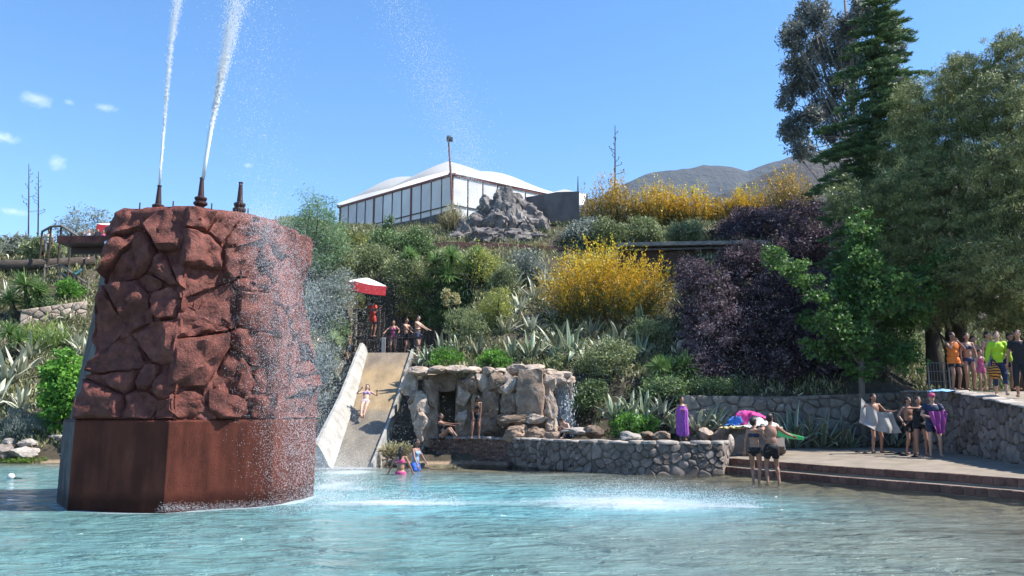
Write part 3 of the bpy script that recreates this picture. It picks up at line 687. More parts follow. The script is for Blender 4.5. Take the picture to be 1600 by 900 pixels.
# ------------------------------------------------------------------ the slide
M_slide = M_rock('worn_slide_concrete', (.15, .132, .112), (.27, .235, .185), (.33, .275, .20), scale=1.3, bump=.5, bscale=14, rnd=0, rough=.5, spec=.35, stretch=(1.6, .6, .6))
def worn_band(m):       # rust-tinted band on the upper part, greyer and mossier below, pale scrapes
    n = m.node_tree; pr = [x for x in n.nodes if x.type == 'BSDF_PRINCIPLED'][0]; hs = [x for x in n.nodes if x.type == 'HUE_SAT'][0]
    g = n.nodes.new('ShaderNodeNewGeometry'); sp = n.nodes.new('ShaderNodeSeparateXYZ'); n.links.new(g.outputs['Position'], sp.inputs[0])
    nz = n.nodes.new('ShaderNodeTexNoise'); nz.inputs['Scale'].default_value = 1.2; nz.inputs['Detail'].default_value = 6; n.links.new(g.outputs['Position'], nz.inputs['Vector'])
    a = n.nodes.new('ShaderNodeMath'); a.operation = 'MULTIPLY_ADD'; a.inputs[1].default_value = 1.2; n.links.new(nz.outputs[0], a.inputs[0]); n.links.new(sp.outputs['Z'], a.inputs[2])
    r = n.nodes.new('ShaderNodeValToRGB'); e = r.color_ramp.elements; e[0].position = .1; e[0].color = (.92, .93, .92, 1); e[1].position = .95; e[1].color = (.80, .74, .68, 1)
    for q, c in ((.42, (.72, .70, .66)), (.50, (1.18, .98, .68)), (.72, (1.3, 1.05, .70)), (.86, (.9, .82, .74))): x = e.new(q); x.color = rgb(c)
    d = n.nodes.new('ShaderNodeMath'); d.operation = 'DIVIDE'; d.inputs[1].default_value = 5.4; n.links.new(a.outputs[0], d.inputs[0]); n.links.new(d.outputs[0], r.inputs[0])
    mx = n.nodes.new('ShaderNodeMix'); mx.data_type = 'RGBA'; mx.blend_type = 'MULTIPLY'; mx.inputs[0].default_value = 1; n.links.new(hs.outputs[0], mx.inputs[6]); n.links.new(r.outputs[0], mx.inputs[7]); n.links.new(mx.outputs[2], pr.inputs['Base Color'])
worn_band(M_slide)
M_white = M_rock('white_painted_concrete', (.22, .205, .18), (.42, .40, .36), scale=2.5, bump=.25, rnd=0, rough=.6)
fl0, fr0 = at(575, 551, 34), at(642, 551, 34)
fl1, fr1 = at(520, 738, 25.4), at(578, 730, 25.6)
sl_ = thing('water_slide', 'wide sloping concrete water slide with white side walls running down into the pool', 'slide', ((fl1.x+fr1.x)/2, 25.6, 0))
def slide_pt(t, s, up=0.):      # t 0 top .. 1 bottom, s 0 left .. 1 right
    a = fl0.lerp(fl1, t); b = fr0.lerp(fr1, t); p = a.lerp(b, s)
    p.z = (fl0.z)*(1-t)+(-.12)*t+.10*math.sin(t*9)*.4-.16*math.sin(math.pi*min(1, t*1.02))
    if t > .9: p.z += (t-.9)**2*6
    return p+Vector((0, 0, up))
mb = MB(); mb.grid(lambda u, v: slide_pt(1-v, u), 6, 40); mb.build('chute', M_slide, sl_, smooth=True, world=True)
def side_wall(sx, prof, name):
    mb = MB(); N = 40; V = []
    for i in range(N+1):
        t = i/N
        for (dx, dz) in prof(t): V.append(slide_pt(t, sx)+Vector((dx, 0, dz)))
    k = len(prof(0)); 
    Fc = [(i*k+j, i*k+j+1, (i+1)*k+j+1, (i+1)*k+j) for i in range(N) for j in range(k-1)]
    if sx == 0: Fc = [f[::-1] for f in Fc]
    Fc += [tuple(range(k)), tuple(N*k+j for j in range(k))]
    mb.add(V, Fc); return mb.build(name, M_white, sl_, smooth=False, world=True)
side_wall(0, lambda t: [(.0, -.02), (-.05-.1*t, .14), (-.15-.20*t, .34+.20*t), (-.26-.26*t, .42+.36*t), (-.36-.28*t, .40+.36*t), (-.40-.30*t, -1.2+t*.6)], 'left_side_wall')
bpy.data.objects['left_side_wall'].name = 'side_wall'
side_wall(1, lambda t: [(.0, -.02), (.02, .15+.04*t), (.11, .17+.04*t), (.13, -1.2+t*.6)], 'side_wall')
# body under the chute
mb = MB(); V = []
for i in range(21):
    t = i/20; a, b = slide_pt(t, -.02), slide_pt(t, 1.02); V += [a+Vector((0, 0, -.04)), b+Vector((0, 0, -.04)), b+Vector((0, 0, -1.4+.4*t)), a+Vector((0, 0, -1.4+.4*t))]
mb.add(V, [(i*4+j, i*4+(j+1) % 4, (i+1)*4+(j+1) % 4, (i+1)*4+j) for i in range(20) for j in range(4)]+[(0, 1, 2, 3)]); mb.build('support', M_greyconc, sl_, world=True)
# platform with rails at the head of the slide
M_rail = M_plain('dark_painted_steel', (.035, .028, .028), .5, .2)
M_wood = M_rock('weathered_dark_wood', (.03, .022, .018), (.085, .065, .052), scale=3, bump=.6, rnd=.2, stretch=(1, 1, 6))
PZ = fl0.z-.02
xa, xb = at(548, 548, 35).x, at(662, 548, 35).x
plat = thing('slide_platform', 'railed platform at the head of the water slide', 'platform', ((xa+xb)/2, 35.6, PZ))
mb = MB(); mb.box(((xa+xb)/2, 35.75, PZ-.15), (xb-xa, 3.3, .3)); mb.build('floor', M_greyconc, plat, world=True, bevel=.02)
for (x, y) in ((xa+.1, 34.3), (xb-.1, 34.3), (xa+.1, 37.2), (xb-.1, 37.2)):
    mb = MB(); mb.box((x, y, PZ-1.5), (.22, .22, 2.4)); mb.build('pillar', M_greyconc, plat, world=True)
def rail(a, b, hts=(.35, .72, 1.05), posts=4, name='railing', r=.022):
    a, b = Vector(a), Vector(b); mb = MB()
    for h in hts: mb.tube([a+Vector((0, 0, h)), b+Vector((0, 0, h))], r, 6)
    for i in range(posts): p = a.lerp(b, i/(posts-1)); mb.tube([p, p+Vector((0, 0, max(hts)))], r*1.2, 6)
    mb.build(name, M_rail, plat, world=True)
rail((xa, 34.4, PZ), (fl0.x-.15, 34.4, PZ), posts=2); rail((fr0.x+.1, 34.4, PZ), (xb, 34.4, PZ), posts=2)
rail((xa, 37.3, PZ), (xb, 37.3, PZ), (.5, 1.05), 6); rail((xb, 34.4, PZ), (xb, 37.3, PZ), (.5, 1.05), 4)
rail((at(597, 548, 34.6).x, 34.6, PZ), (at(658, 548, 34.6).x, 34.6, PZ), (.72, 1.05), 4)
p = at(600, 545, 34.7); mb = MB(); mb.box((p.x, 34.55, PZ+.36), (.17, .06, .72)); mb.build('white_board', M_white, plat, world=True, bevel=.01)
# lifeguard stand
ga, gb = at(552, 548, 35.2), at(591, 548, 35.2)
gs = thing('lifeguard_stand', 'dark timber lifeguard stand beneath the red parasol beside the slide head', 'lifeguard stand', ((ga.x+gb.x)/2, 35.8, PZ))
seat_z = at(570, 527, 35.2).z; top_z = at(570, 482, 35.2).z
for x in (ga.x, gb.x):
    for y in (35.2, 36.3):
        mb = MB(); mb.box((x, y, (PZ+top_z)/2), (.12, .12, top_z-PZ)); mb.build('post', M_wood, gs, world=True)
mb = MB(); mb.box(((ga.x+gb.x)/2, 35.75, seat_z), (gb.x-ga.x-.12, 1.0, .09)); mb.build('seat_board', M_wood, gs, world=True)
for z in (top_z-.06, (top_z+seat_z)/2):
    for y in (35.2, 36.3):
        mb = MB(); mb.box(((ga.x+gb.x)/2, y, z), (gb.x-ga.x-.13, .08, .09)); mb.build('crossbar', M_wood, gs, world=True)
for k in range(3):
    z = PZ+(seat_z-PZ)*(k+.5)/3; mb = MB(); mb.box(((ga.x+gb.x)/2, 35.12, z), (gb.x-ga.x-.13, .07, .07)); mb.build('rung', M_wood, gs, world=True)
# parasol
M_red = M_plain('red_canvas', (.55, .035, .045), .7); M_cream = M_plain('cream_canvas', (.85, .80, .72), .7)
def parasol(label, top, w, d, drop, pole_to, mats, rz=.15, pitch=.0, group=None, val=.3, roll=0):
    t = thing('parasol', label, 'parasol', (top.x, top.y, pole_to), rz, group)
    hh = top.z-pole_to
    mb = MB(); mb.tube([(0, 0, 0), (0, 0, hh)], .03, 8); mb.build('pole', M_rail, t, smooth=True)
    c = [(-w/2, -d/2), (w/2, -d/2), (w/2, d/2), (-w/2, d/2)]
    Rt = Matrix.Translation((0, 0, hh)) @ Matrix.Rotation(pitch, 4, 'X') @ Matrix.Rotation(roll, 4, 'Y') @ Matrix.Translation((0, 0, -hh))
    for k in range(4):
        a, b = c[k], c[(k+1) % 4]; N = 6; V = []
        for i in range(N+1):
            s_ = i/N
            for j in range(N+1):
                q = j/N; x, y = (a[0]+(b[0]-a[0])*q)*s_, (a[1]+(b[1]-a[1])*q)*s_
                z = hh-drop*s_**1.15-.05*math.sin(math.pi*q)*s_
                V.append(Rt @ Vector((x, y, z)))
        V2 = [v-Vector((0, 0, .012)) for v in V]; nn = len(V)
        Fc = [(i*(N+1)+j, (i+1)*(N+1)+j, (i+1)*(N+1)+j+1, i*(N+1)+j+1) for i in range(N) for j in range(N)]
        mb = MB(); mb.add(V, Fc); mb.add(V2, [f[::-1] for f in Fc]); mb.build('canopy_panel', mats[k % len(mats)], t, smooth=True)
        V = []
        for q in np.linspace(0, 1, N+1):
            x, y = a[0]+(b[0]-a[0])*q, a[1]+(b[1]-a[1])*q; z = hh-drop-.05*math.sin(math.pi*q)
            o_ = Vector((x, y, 0)).normalized()*.01
            V += [Rt @ (Vector((x, y, z))+o_), Rt @ (Vector((x, y, z-val-.02*math.sin(q*19)))+o_*3)]
        mb = MB(); mb.add(V, [(2*i, 2*i+1, 2*i+3, 2*i+2) for i in range(N)]); mb.build('valance', M_red, t)
        mb = MB(); mb.tube([Rt @ Vector((0, 0, hh-.03)), Rt @ Vector((a[0]*.98, a[1]*.98, hh-drop-.03))], .012, 5); mb.build('rib', M_rail, t)
    return t
pt = at(574, 434, 35.8)
parasol('square red and cream parasol above the lifeguard stand', pt, 1.45, 1.5, .26, PZ, [M_cream], rz=.45, pitch=.16, val=.42, roll=.09)
# ------------------------------------------------------------------ plants
def rnd_unit(rg, n):
    v = rg.normal(size=(n, 3)); return v/np.linalg.norm(v, axis=1)[:, None]
def leaf_quads(C, A, B):
    """diamond leaves: C centre, A half length vector, B half width vector"""
    V = np.stack([C-A, C+B+A*.1, C+A, C-B+A*.1], 1).reshape(-1, 3); n = len(C)
    return V, np.arange(n*4).reshape(n, 4)
def foliage(rg, centers, rad, per, size, tone_c=None, tone_amp=.18, up=.3, aspect=.42, flat=.8, dirs=None, droop=0.):
    """clumps of leaves round the given centres; returns V, F, tone"""
    k = len(centers); rad = np.broadcast_to(rad, (k,)); tone_c = rg.uniform(.2, .8, k) if tone_c is None else tone_c
    C = np.repeat(centers, per, 0); R = np.repeat(rad, per); T = np.repeat(tone_c, per)
    n = len(C); o = rnd_unit(rg, n)*(rg.uniform(0, 1, n)**.45*R)[:, None]; o[:, 2] *= flat
    C = C+o
    A = rnd_unit(rg, n)+np.array([0, 0, up])+(o/np.maximum(R, 1e-6)[:, None])*.6
    A[:, 2] -= droop
    if dirs is not None: A = A*.5+np.repeat(dirs, per, 0)
    A /= np.linalg.norm(A, axis=1)[:, None]
    s = size*rg.uniform(.6, 1.35, n); B = np.cross(A, rnd_unit(rg, n)); B /= np.maximum(np.linalg.norm(B, axis=1), 1e-6)[:, None]
    V, Fq = leaf_quads(C, A*s[:, None], B*(s*aspect)[:, None])
    T = np.clip(T+rg.normal(0, tone_amp, n), 0, 1)
    return V, Fq, np.repeat(T, 4)
def blob_points(rg, blobs, n, shell=.5):
    b = np.array(blobs, float); w = (b[:, 3]*b[:, 4]*b[:, 5])**.75; w /= w.sum()
    i = rg.choice(len(b), n, p=w); d = rnd_unit(rg, n); r = shell+(1-shell)*rg.uniform(0, 1, n)**.6
    r = np.where(rg.uniform(0, 1, n) < .25, rg.uniform(.1, 1, n), r)
    return b[i, :3]+d*r[:, None]*b[i, 3:6]
def limbs(mb, base, tips, rg, r0, r1=.012, bend=.12, n=6, trunk_top=None, seg=6):
    base = Vector(base)
    for t in tips:
        t = Vector(t); s0 = base if trunk_top is None else base.lerp(Vector(trunk_top), float(rg.uniform(.25, 1.)))
        L = (t-s0).length; P = []
        for i in range(seg+1):
            u = i/seg; p = s0.lerp(t, u); p += Vector(rg.normal(0, bend*L*.25*math.sin(math.pi*u), 3)); p.z += L*.06*math.sin(math.pi*u); P.append(p)
        rr = r0*(.55 if trunk_top is not None else 1)
        mb.tube(P, [rr*(1-u/seg)**.8+r1 for u in range(seg+1)], n, caps=False)
G = (.045, .085, .02)
L_olive = M_leaf('olive_leaves', [(0, (.036, .050, .020)), (.5, (.098, .120, .050)), (1, (.20, .21, .11))])
L_dark = M_leaf('dark_evergreen_leaves', [(0, (.020, .036, .016)), (.55, (.054, .085, .030)), (1, (.12, .16, .06))], trans=.2)
L_bright = M_leaf('fresh_green_leaves', [(0, (.025, .065, .010)), (.5, (.055, .135, .018)), (1, (.12, .23, .035))], trans=.4)
L_mesq = M_leaf('feathery_grey_green_leaves', [(0, (.04, .075, .035)), (.5, (.085, .14, .065)), (1, (.15, .22, .11))], trans=.35)
L_grey = M_leaf('silver_grey_leaves', [(0, (.05, .06, .05)), (.5, (.11, .125, .105)), (1, (.2, .22, .19))])
L_plum = M_leaf('dark_plum_leaves', [(0, (.018, .014, .018)), (.5, (.046, .031, .039)), (.85, (.095, .070, .080)), (1, (.17, .15, .16))], trans=.25, rough=.65, spec=.15)
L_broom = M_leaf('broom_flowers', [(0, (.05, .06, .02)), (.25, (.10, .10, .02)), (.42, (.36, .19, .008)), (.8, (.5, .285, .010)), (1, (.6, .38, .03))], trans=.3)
L_broomd = M_leaf('fading_broom_flowers', [(0, (.05, .055, .02)), (.35, (.12, .10, .03)), (.6, (.32, .19, .02)), (1, (.44, .28, .03))], trans=.3)
L_ygreen = M_leaf('yellow_green_leaves', [(0, (.05, .065, .018)), (.5, (.11, .125, .035)), (.85, (.20, .19, .05)), (1, (.42, .30, .02))], trans=.35)
L_pine = M_leaf('pine_needles', [(0, (.026, .036, .016)), (.45, (.066, .080, .030)), (.8, (.15, .16, .06)), (1, (.24, .23, .11))], trans=.15)
L_cedar = M_leaf('cedar_needles', [(0, (.02, .038, .02)), (.5, (.05, .085, .036)), (.85, (.11, .16, .055)), (1, (.17, .22, .08))], trans=.15)
L_euc = M_leaf('blue_grey_eucalyptus_leaves', [(0, (.04, .046, .044)), (.5, (.09, .098, .086)), (1, (.17, .17, .145))], trans=.25)
L_grass = M_leaf('green_grass', [(0, (.05, .09, .015)), (.6, (.10, .16, .03)), (1, (.2, .24, .06))], trans=.4)
L_straw = M_leaf('straw_grass', [(0, (.12, .10, .05)), (.5, (.22, .19, .09)), (1, (.34, .30, .17))], trans=.35)
L_under = M_leaf('undergrowth_leaves', [(0, (.028, .036, .016)), (.35, (.06, .072, .028)), (.7, (.12, .122, .055)), (.9, (.19, .175, .10)), (1, (.28, .26, .18))], trans=.3)
M_bark = M_rock('brown_bark', (.03, .022, .016), (.085, .065, .048), scale=4, bump=.9, rnd=.2, stretch=(1, 1, .25))
M_pale = M_rock('pale_bark', (.10, .09, .075), (.22, .20, .17), scale=4, bump=.6, rnd=.1, stretch=(1, 1, .3))

def bush(name, label, cat, px, py, w, h, mat, seed, Y=None, per=26, size=.05, clumps=None, blobs=6, rc=.16, up=.3, aspect=.42, stem=M_bark, depth=.8, tone_amp=.18, group=None, nstem=7, droop=0., sink=.05):
    """px, py: foot of the bush in the photograph; w, h: its size there in pixels"""
    b = hit(px, py) if Y is None else at(px, py, Y)
    k = b.y/F; W, Hh = w*k, h*k; rg = np.random.default_rng(seed)
    t = thing(name, label, cat, (b.x, b.y+W*.18, b.z-sink), group=group)
    bl = []
    for i in range(blobs):
        a = rg.uniform(0, 6.28); q = rg.uniform(0, .55); zz = rg.uniform(.3, .78)
        bl.append((math.cos(a)*q*W*.5, math.sin(a)*q*W*.5*depth, zz*Hh, W*rg.uniform(.22, .34), W*depth*rg.uniform(.22, .34), Hh*rg.uniform(.18, .27)))
    bl.append((0, 0, Hh*.42, W*.42, W*.42*depth, Hh*.40))
    n = clumps or int(60+40*min(W*Hh, 12)); cen = blob_points(rg, bl, n)
    cen[:, 2] = np.maximum(cen[:, 2], .05*Hh)
    V, Fq, T = foliage(rg, cen, rc*min(W, Hh*1.2)*rg.uniform(.6, 1.2, n), per, size, up=up, aspect=aspect, tone_amp=tone_amp, droop=droop)
    link('foliage', mesh_np('foliage', V, Fq, [mat], tone=T), t)
    mb = MB(); sel = cen[rg.choice(n, nstem)]; limbs(mb, (0, 0, -.1), sel, rg, .03*min(W, 2), .006)
    mb.build('stems', stem, t)
    return t
def sprays(name, label, cat, px, py, w, h, mat, seed, Y=None, n=420, size=.05, per=34, spread=1.0, stemm=M_bark, group=None, low=.18, wid=.5, lean=0., amp=.12):
    """upright arching shoots crowded with small leaves or flowers"""
    b = hit(px, py) if Y is None else at(px, py, Y)
    k = b.y/F; W, Hh = w*k, h*k; rg = np.random.default_rng(seed)
    t = thing(name, label, cat, (b.x, b.y+W*.15, b.z-.05), group=group)
    a = rg.uniform(0, 6.28, n); q = rg.uniform(0, 1, n)**.5; foot = np.stack([np.cos(a)*q*W*.30, np.sin(a)*q*W*.24, rg.uniform(0, .2, n)*Hh], 1)
    tip = np.stack([np.cos(a)*q*W*.54*spread+lean*Hh+rg.normal(0, W*.06, n), np.sin(a)*q*W*.42*spread+rg.normal(0, W*.05, n), Hh*(1.04-.42*q**2)*rg.uniform(.5, 1.05, n)*(1+.17*np.sin(a*3+seed)*q+.12*np.sin(a*5+seed*2)*q)], 1)
    u = rg.uniform(low, 1, (n, per))
    P = foot[:, None, :]+(tip-foot)[:, None, :]*u[..., None]
    bow = rg.normal(0, .05*Hh, (n, 1, 3))*np.sin(u*math.pi)[..., None]; P = P+bow+rg.normal(0, .018*Hh, P.shape)*.6
    D = np.repeat((tip-foot)[:, None, :], per, 1).reshape(-1, 3); D /= np.linalg.norm(D, axis=1)[:, None]
    C = P.reshape(-1, 3); A = D+rnd_unit(rg, len(C))*.75; A /= np.linalg.norm(A, axis=1)[:, None]
    B = np.cross(A, rnd_unit(rg, len(C))); B /= np.linalg.norm(B, axis=1)[:, None]; s = size*rg.uniform(.6, 1.3, len(C))
    V, Fq = leaf_quads(C, A*s[:, None], B*(s*wid)[:, None])
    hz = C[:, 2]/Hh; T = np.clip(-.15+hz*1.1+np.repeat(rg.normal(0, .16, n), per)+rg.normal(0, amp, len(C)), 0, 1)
    link('flower_sprays' if 'broom' in name else 'foliage', mesh_np('foliage', V, Fq, [mat], tone=np.repeat(T, 4)), t)
    mb = MB()
    for i in rg.choice(n, 40, replace=False): mb.tube([foot[i]*.6, (foot[i]+tip[i])/2+bow[i, 0], tip[i]*.97], [.012, .009, .004], 4, caps=False)
    mb.build('stems', stemm, t)
    return t
# --- agaves and yuccas: every blade of an agave is its own part
def blade_mesh(L, W, curl, fold, seed, kind):
    rg = random.Random(seed); N = 8; V = []; T = []; x, z, ang = 0., 0., R_(86)
    for i in range(N+1):
        u = i/N; wd = W*(.75+.35*math.sin(min(u*2.2, 1)*math.pi/2))*(1-u**2.6) if kind == 'agave' else W*(1-u**3)*(.6+.4*u)
        wd = max(wd, .004)
        nx_, nz_ = -math.sin(ang), math.cos(ang)
        for sx, tt in ((-1, 1.), (-.72, .25), (0, .0), (.72, .25), (1, 1.)):
            lift = fold*wd*abs(sx)**1.5
            V.append((x+nx_*lift*-1, sx*wd/2, z+nz_*lift)); T.append(tt)
        st = L/N; x += math.cos(ang)*st; z += math.sin(ang)*st; ang -= curl*(.25+1.6*u**2)/N*2.4
    Fc = [(i*5+j, i*5+j+1, (i+1)*5+j+1, (i+1)*5+j) for i in range(N) for j in range(4)]
    return mesh_np('leaf', V, Fc, (), smooth=True, tone=T)
A_var = M_leaf('variegated_agave_leaf', [(0, (.075, .10, .06)), (.35, (.09, .12, .075)), (.6, (.30, .29, .18)), (1, (.40, .38, .24))], trans=.12, rough=.4)
A_blue = M_leaf('grey_blue_agave_leaf', [(0, (.065, .075, .055)), (.5, (.10, .11, .08)), (1, (.20, .19, .13))], trans=.1, rough=.42)
A_pale = M_leaf('pale_bleached_agave_leaf', [(0, (.17, .18, .13)), (.5, (.25, .245, .175)), (1, (.38, .35, .26))], trans=.15, rough=.45)
def blades(m, kind, sd):
    out = []
    for i in range(7):
        me = blade_mesh(1., .15 if kind == 'agave' else .05, [.15, .35, .6, .9, 1.35, 1.8, .5][i], .35, sd+i, kind); me.materials.append(m); out.append(me)
    return out
BL = {'var': blades(A_var, 'agave', 1), 'blue': blades(A_blue, 'agave', 20), 'pale': blades(A_pale, 'agave', 40)}
def agave(label, px, py, h, kind, seed, Y=None, n=20, group=None, spread=1., cat='agave', wide=1.):
    b = hit(px, py) if Y is None else at(px, py, Y); k = b.y/F; rs = random.Random(seed); Hh = h*k
    t = thing('agave', label, cat, (b.x, b.y+.1, b.z-.05), group=group)
    for i in range(n):
        u = i/n; el = R_(82-62*u*spread+rs.uniform(-9, 9)); L = Hh*rs.uniform(.75, 1.12)*(1.05-.12*u)
        me = BL[kind][min(6, int(rs.random()**.85*7))]
        o = link('leaf', me, t)
        o.matrix_local = Matrix.Translation((0, 0, .02*i/n)) @ Matrix.Rotation(i*2.4+rs.uniform(-.3, .3), 4, 'Z') @ Matrix.Rotation(R_(84)-el, 4, 'Y') @ Matrix.Rotation(rs.uniform(-.5, .5), 4, 'Z') @ Matrix.Diagonal((L, L*rs.uniform(.8, 1.15)*wide, L, 1))
    mb = MB(); mb.lathe((0, 0, 0), [(.09*Hh, -.15), (.10*Hh, .02), (.05*Hh, .10*Hh), (.01, .16*Hh)], 8); mb.build('heart', A_blue, t)
    return t
L_yuc = M_leaf('yucca_blades', [(0, (.025, .055, .018)), (.5, (.06, .11, .03)), (.9, (.13, .19, .06)), (1, (.25, .26, .12))], trans=.25, rough=.4)
L_yucp = M_leaf('pale_yucca_blades', [(0, (.06, .09, .04)), (.5, (.13, .17, .08)), (1, (.30, .32, .19))], trans=.25, rough=.4)
def yucca_head_mesh(rg, R, n=150, wd=.035, down=-.5, fan=False):
    d = rnd_unit(rg, n*2); d = d[d[:, 2] > down][:n]; n = len(d); L = R*rg.uniform(.75, 1.1, n)
    side = np.cross(d, np.array([0, 0, 1.])); side /= np.maximum(np.linalg.norm(side, axis=1), 1e-3)[:, None]
    tw = rnd_unit(rg, n)*.5; side = side+tw; side /= np.linalg.norm(side, axis=1)[:, None]
    V = []; 
    for u, ww in ((.04, .5), (.45, 1.), (.8, .7), (1., .05)):
        c = d*(L*u)[:, None]; c[:, 2] -= .22*L*u**2.5*(1-np.abs(d[:, 2])*.6)
        V += [c-side*(wd*R*ww)*.5, c+side*(wd*R*ww)*.5]
    V = np.stack(V, 1).reshape(-1, 3); base = np.arange(n)[:, None]*8
    Fq = np.concatenate([base+np.array([[0, 1, 3, 2]]), base+np.array([[2, 3, 5, 4]]), base+np.array([[4, 5, 7, 6]])], 0)
    T = np.repeat(np.clip(rg.normal(.5, .2, n), 0, 1), 8)
    return V, Fq, T
YH = {}
for key, mat_ in (('g', L_yuc), ('p', L_yucp)):
    for j in range(3):
        V, Fq, T = yucca_head_mesh(np.random.default_rng(70+j), 1., 170, .05); YH[key, j] = mesh_np('leaf_crown', V, Fq, [mat_], tone=T)
def yucca(label, px, py, heads, seed, Y=None, kind='g', group=None, cat='yucca'):
    """heads: (px, py, radius px) of each leaf crown"""
    b = hit(px, py) if Y is None else at(px, py, Y); rs = random.Random(seed); k = b.y/F
    t = thing('yucca', label, cat, (b.x, b.y, b.z-.05), group=group)
    for hx, hy, hr in heads:
        p = at(hx, hy, b.y+rs.uniform(-.3, .5))-t.location; o = link('leaf_crown', YH[kind, rs.randrange(3)], t, p, (rs.uniform(-.3, .3), rs.uniform(-.3, .3), rs.uniform(0, 6)), (hr*k,)*3)
        mb = MB(); mb.tube([(0, 0, 0), (p.x*.7, p.y*.5, p.z*.5), p], [.09, .07, .06], 6); mb.build('stem', M_bark, t)
    return t
def stalk(label, px, py0, py1, Y, seed, r=.05, arms=12, lean=0, cat='agave stalk'):
    a, b = at(px, py0, Y), at(px+lean, py1, Y); rs = random.Random(seed); hh = b.z-a.z
    t = thing('agave_stalk', label, cat, a); mb = MB(); L = b-a
    mb.tube([(0, 0, -.3), L*.5, L], [r, r*.75, r*.3], 6); mb.build('stem', M_bark, t)
    mb = MB()
    for i in range(arms):
        u = .35+.6*i/arms; p = L*u; an = rs.uniform(0, 6.28); l = hh*.09*(1.3-u)*rs.uniform(.7, 1.3)
        q = p+Vector((math.cos(an)*l, math.sin(an)*l, l*.35)); mb.tube([p, q, q+Vector((0, 0, l*.35))], [r*.3, r*.25, r*.5], 5)
    o = mb.build('side_branches', M_bark, t); tag(o, kind='stuff'); return t

L_plane = M_leaf('young_plane_leaves', [(0, (.02, .045, .012)), (.5, (.045, .095, .022)), (1, (.10, .17, .045))], trans=.35)
# --- big trees
def tree_pine(label, base, crown_blobs, trunks, mat, seed, n=900, per=44, size=.10, rc=.42, group=None, name='pine_tree', bark=M_bark, aspect=.16, up=.25, flat=.7, tips=40, cat='tree', lr=.05, droop=0., lo=.3):
    rg = np.random.default_rng(seed); t = thing(name, label, cat, base, group=group); B = Vector(base)
    bl = [(c[0]-B.x, c[1]-B.y, c[2]-B.z, c[3], c[4], c[5]) for c in crown_blobs]
    cen = blob_points(rg, bl, n, .55)
    cen = cen+rg.normal(0, .12, cen.shape)
    V, Fq, T = foliage(rg, cen, rc*rg.uniform(.55, 1.3, n), per, size, up=up, aspect=aspect, flat=flat, tone_amp=.14, droop=droop)
    link('crown', mesh_np('crown', V, Fq, [mat], tone=T), t)
    for tr in trunks:
        P = [Vector(p)-B for p, r in tr]; mb = MB(); mb.tube(P, [r for p, r in tr], 9); mb.build('trunk', bark, t, smooth=True)
    mb = MB(); P = [Vector(p)-B for p, r in trunks[0]]
    for i in rg.choice(n, tips, replace=False):
        q = Vector(cen[i]); j = min(len(P)-2, int(rg.uniform(lo, 1)*(len(P)-1))); s0 = P[j].lerp(P[j+1], float(rg.uniform(0, 1)))
        if s0.z > q.z: s0 = P[max(0, j-1)].lerp(P[j], .5)
        if lo > .4:         # limbs leave the trunk a little below the leaves they carry
            zz = q.z-.55*math.hypot(q.x-P[-1].x, q.y-P[-1].y); zz = min(max(zz, P[0].z+1.6), P[-1].z-.1)
            for u_, v_ in zip(P, P[1:]):
                if u_.z <= zz <= v_.z: s0 = u_.lerp(v_, (zz-u_.z)/(v_.z-u_.z))
        M_ = s0.lerp(q, .5)+Vector(rg.normal(0, .15, 3)); mb.tube([s0, M_, q], [lr, lr*.6, lr*.25], 5, caps=False)
    tag(mb.build('branches', bark, t), kind='stuff'); return t
# ------------------------------------------------------------------ the rock grotto
M_gro = M_rock('grotto_rock', (.13, .088, .062), (.34, .245, .18), (.56, .45, .36), scale=2.4, bump=1., bscale=13, rnd=.2, bdist=.05)
M_grop = M_rock('pale_grotto_rock', (.25, .185, .14), (.50, .405, .33), (.64, .56, .49), scale=2.8, bump=1., bscale=13, rnd=.15, bdist=.05)
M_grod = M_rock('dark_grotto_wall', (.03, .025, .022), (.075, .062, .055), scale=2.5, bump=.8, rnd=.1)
g0 = at(745, 690, 28.2)
gro = thing('rock_grotto', 'rugged artificial rock grotto with a dark doorway beside the water slide', 'grotto', (g0.x, 28.2, .8))
def gbox(px0, py0, px1, py1, Y, dep, m, name, bev=.03, amp=.07, cuts=14):
    a, b = at(px0, py0, Y), at(px1, py1, Y); bm = bmesh.new(); bmesh.ops.create_cube(bm, size=1.)
    sx, sz = b.x-a.x, abs(a.z-b.z)
    for v in bm.verts: v.co = Vector((v.co.x*sx, v.co.y*dep, v.co.z*sz))
    bmesh.ops.subdivide_edges(bm, edges=bm.edges[:], cuts=cuts, use_grid_fill=True)
    sd_ = px0*.37
    for v in bm.verts:
        q = v.co*1.9+Vector((sd_, 0, 0)); d = mnoise.noise_vector(q)+mnoise.noise_vector(q*2.7)*.5+mnoise.noise_vector(q*6)*.22
        v.co += d*amp
        r = Vector((v.co.x/sx, v.co.y/dep, v.co.z/sz)).length
        if r > .62: v.co *= 1-.22*(r-.62)
    me = bpy.data.meshes.new(name); bm.to_mesh(me); bm.free(); me.materials.append(m)
    for p_ in me.polygons: p_.use_smooth = True
    me.set_sharp_from_angle(angle=R_(28))
    return link(name, me, gro, Vector(((a.x+b.x)/2, Y+dep/2, (a.z+b.z)/2))-gro.location)
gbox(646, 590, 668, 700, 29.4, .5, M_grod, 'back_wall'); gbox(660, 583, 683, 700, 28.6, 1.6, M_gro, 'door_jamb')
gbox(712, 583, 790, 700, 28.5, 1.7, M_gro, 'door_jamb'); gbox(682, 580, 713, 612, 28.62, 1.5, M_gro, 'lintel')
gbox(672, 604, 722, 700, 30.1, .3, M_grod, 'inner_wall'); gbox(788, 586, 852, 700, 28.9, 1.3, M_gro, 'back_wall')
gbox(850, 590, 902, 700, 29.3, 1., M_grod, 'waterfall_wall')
rs = random.Random(77)
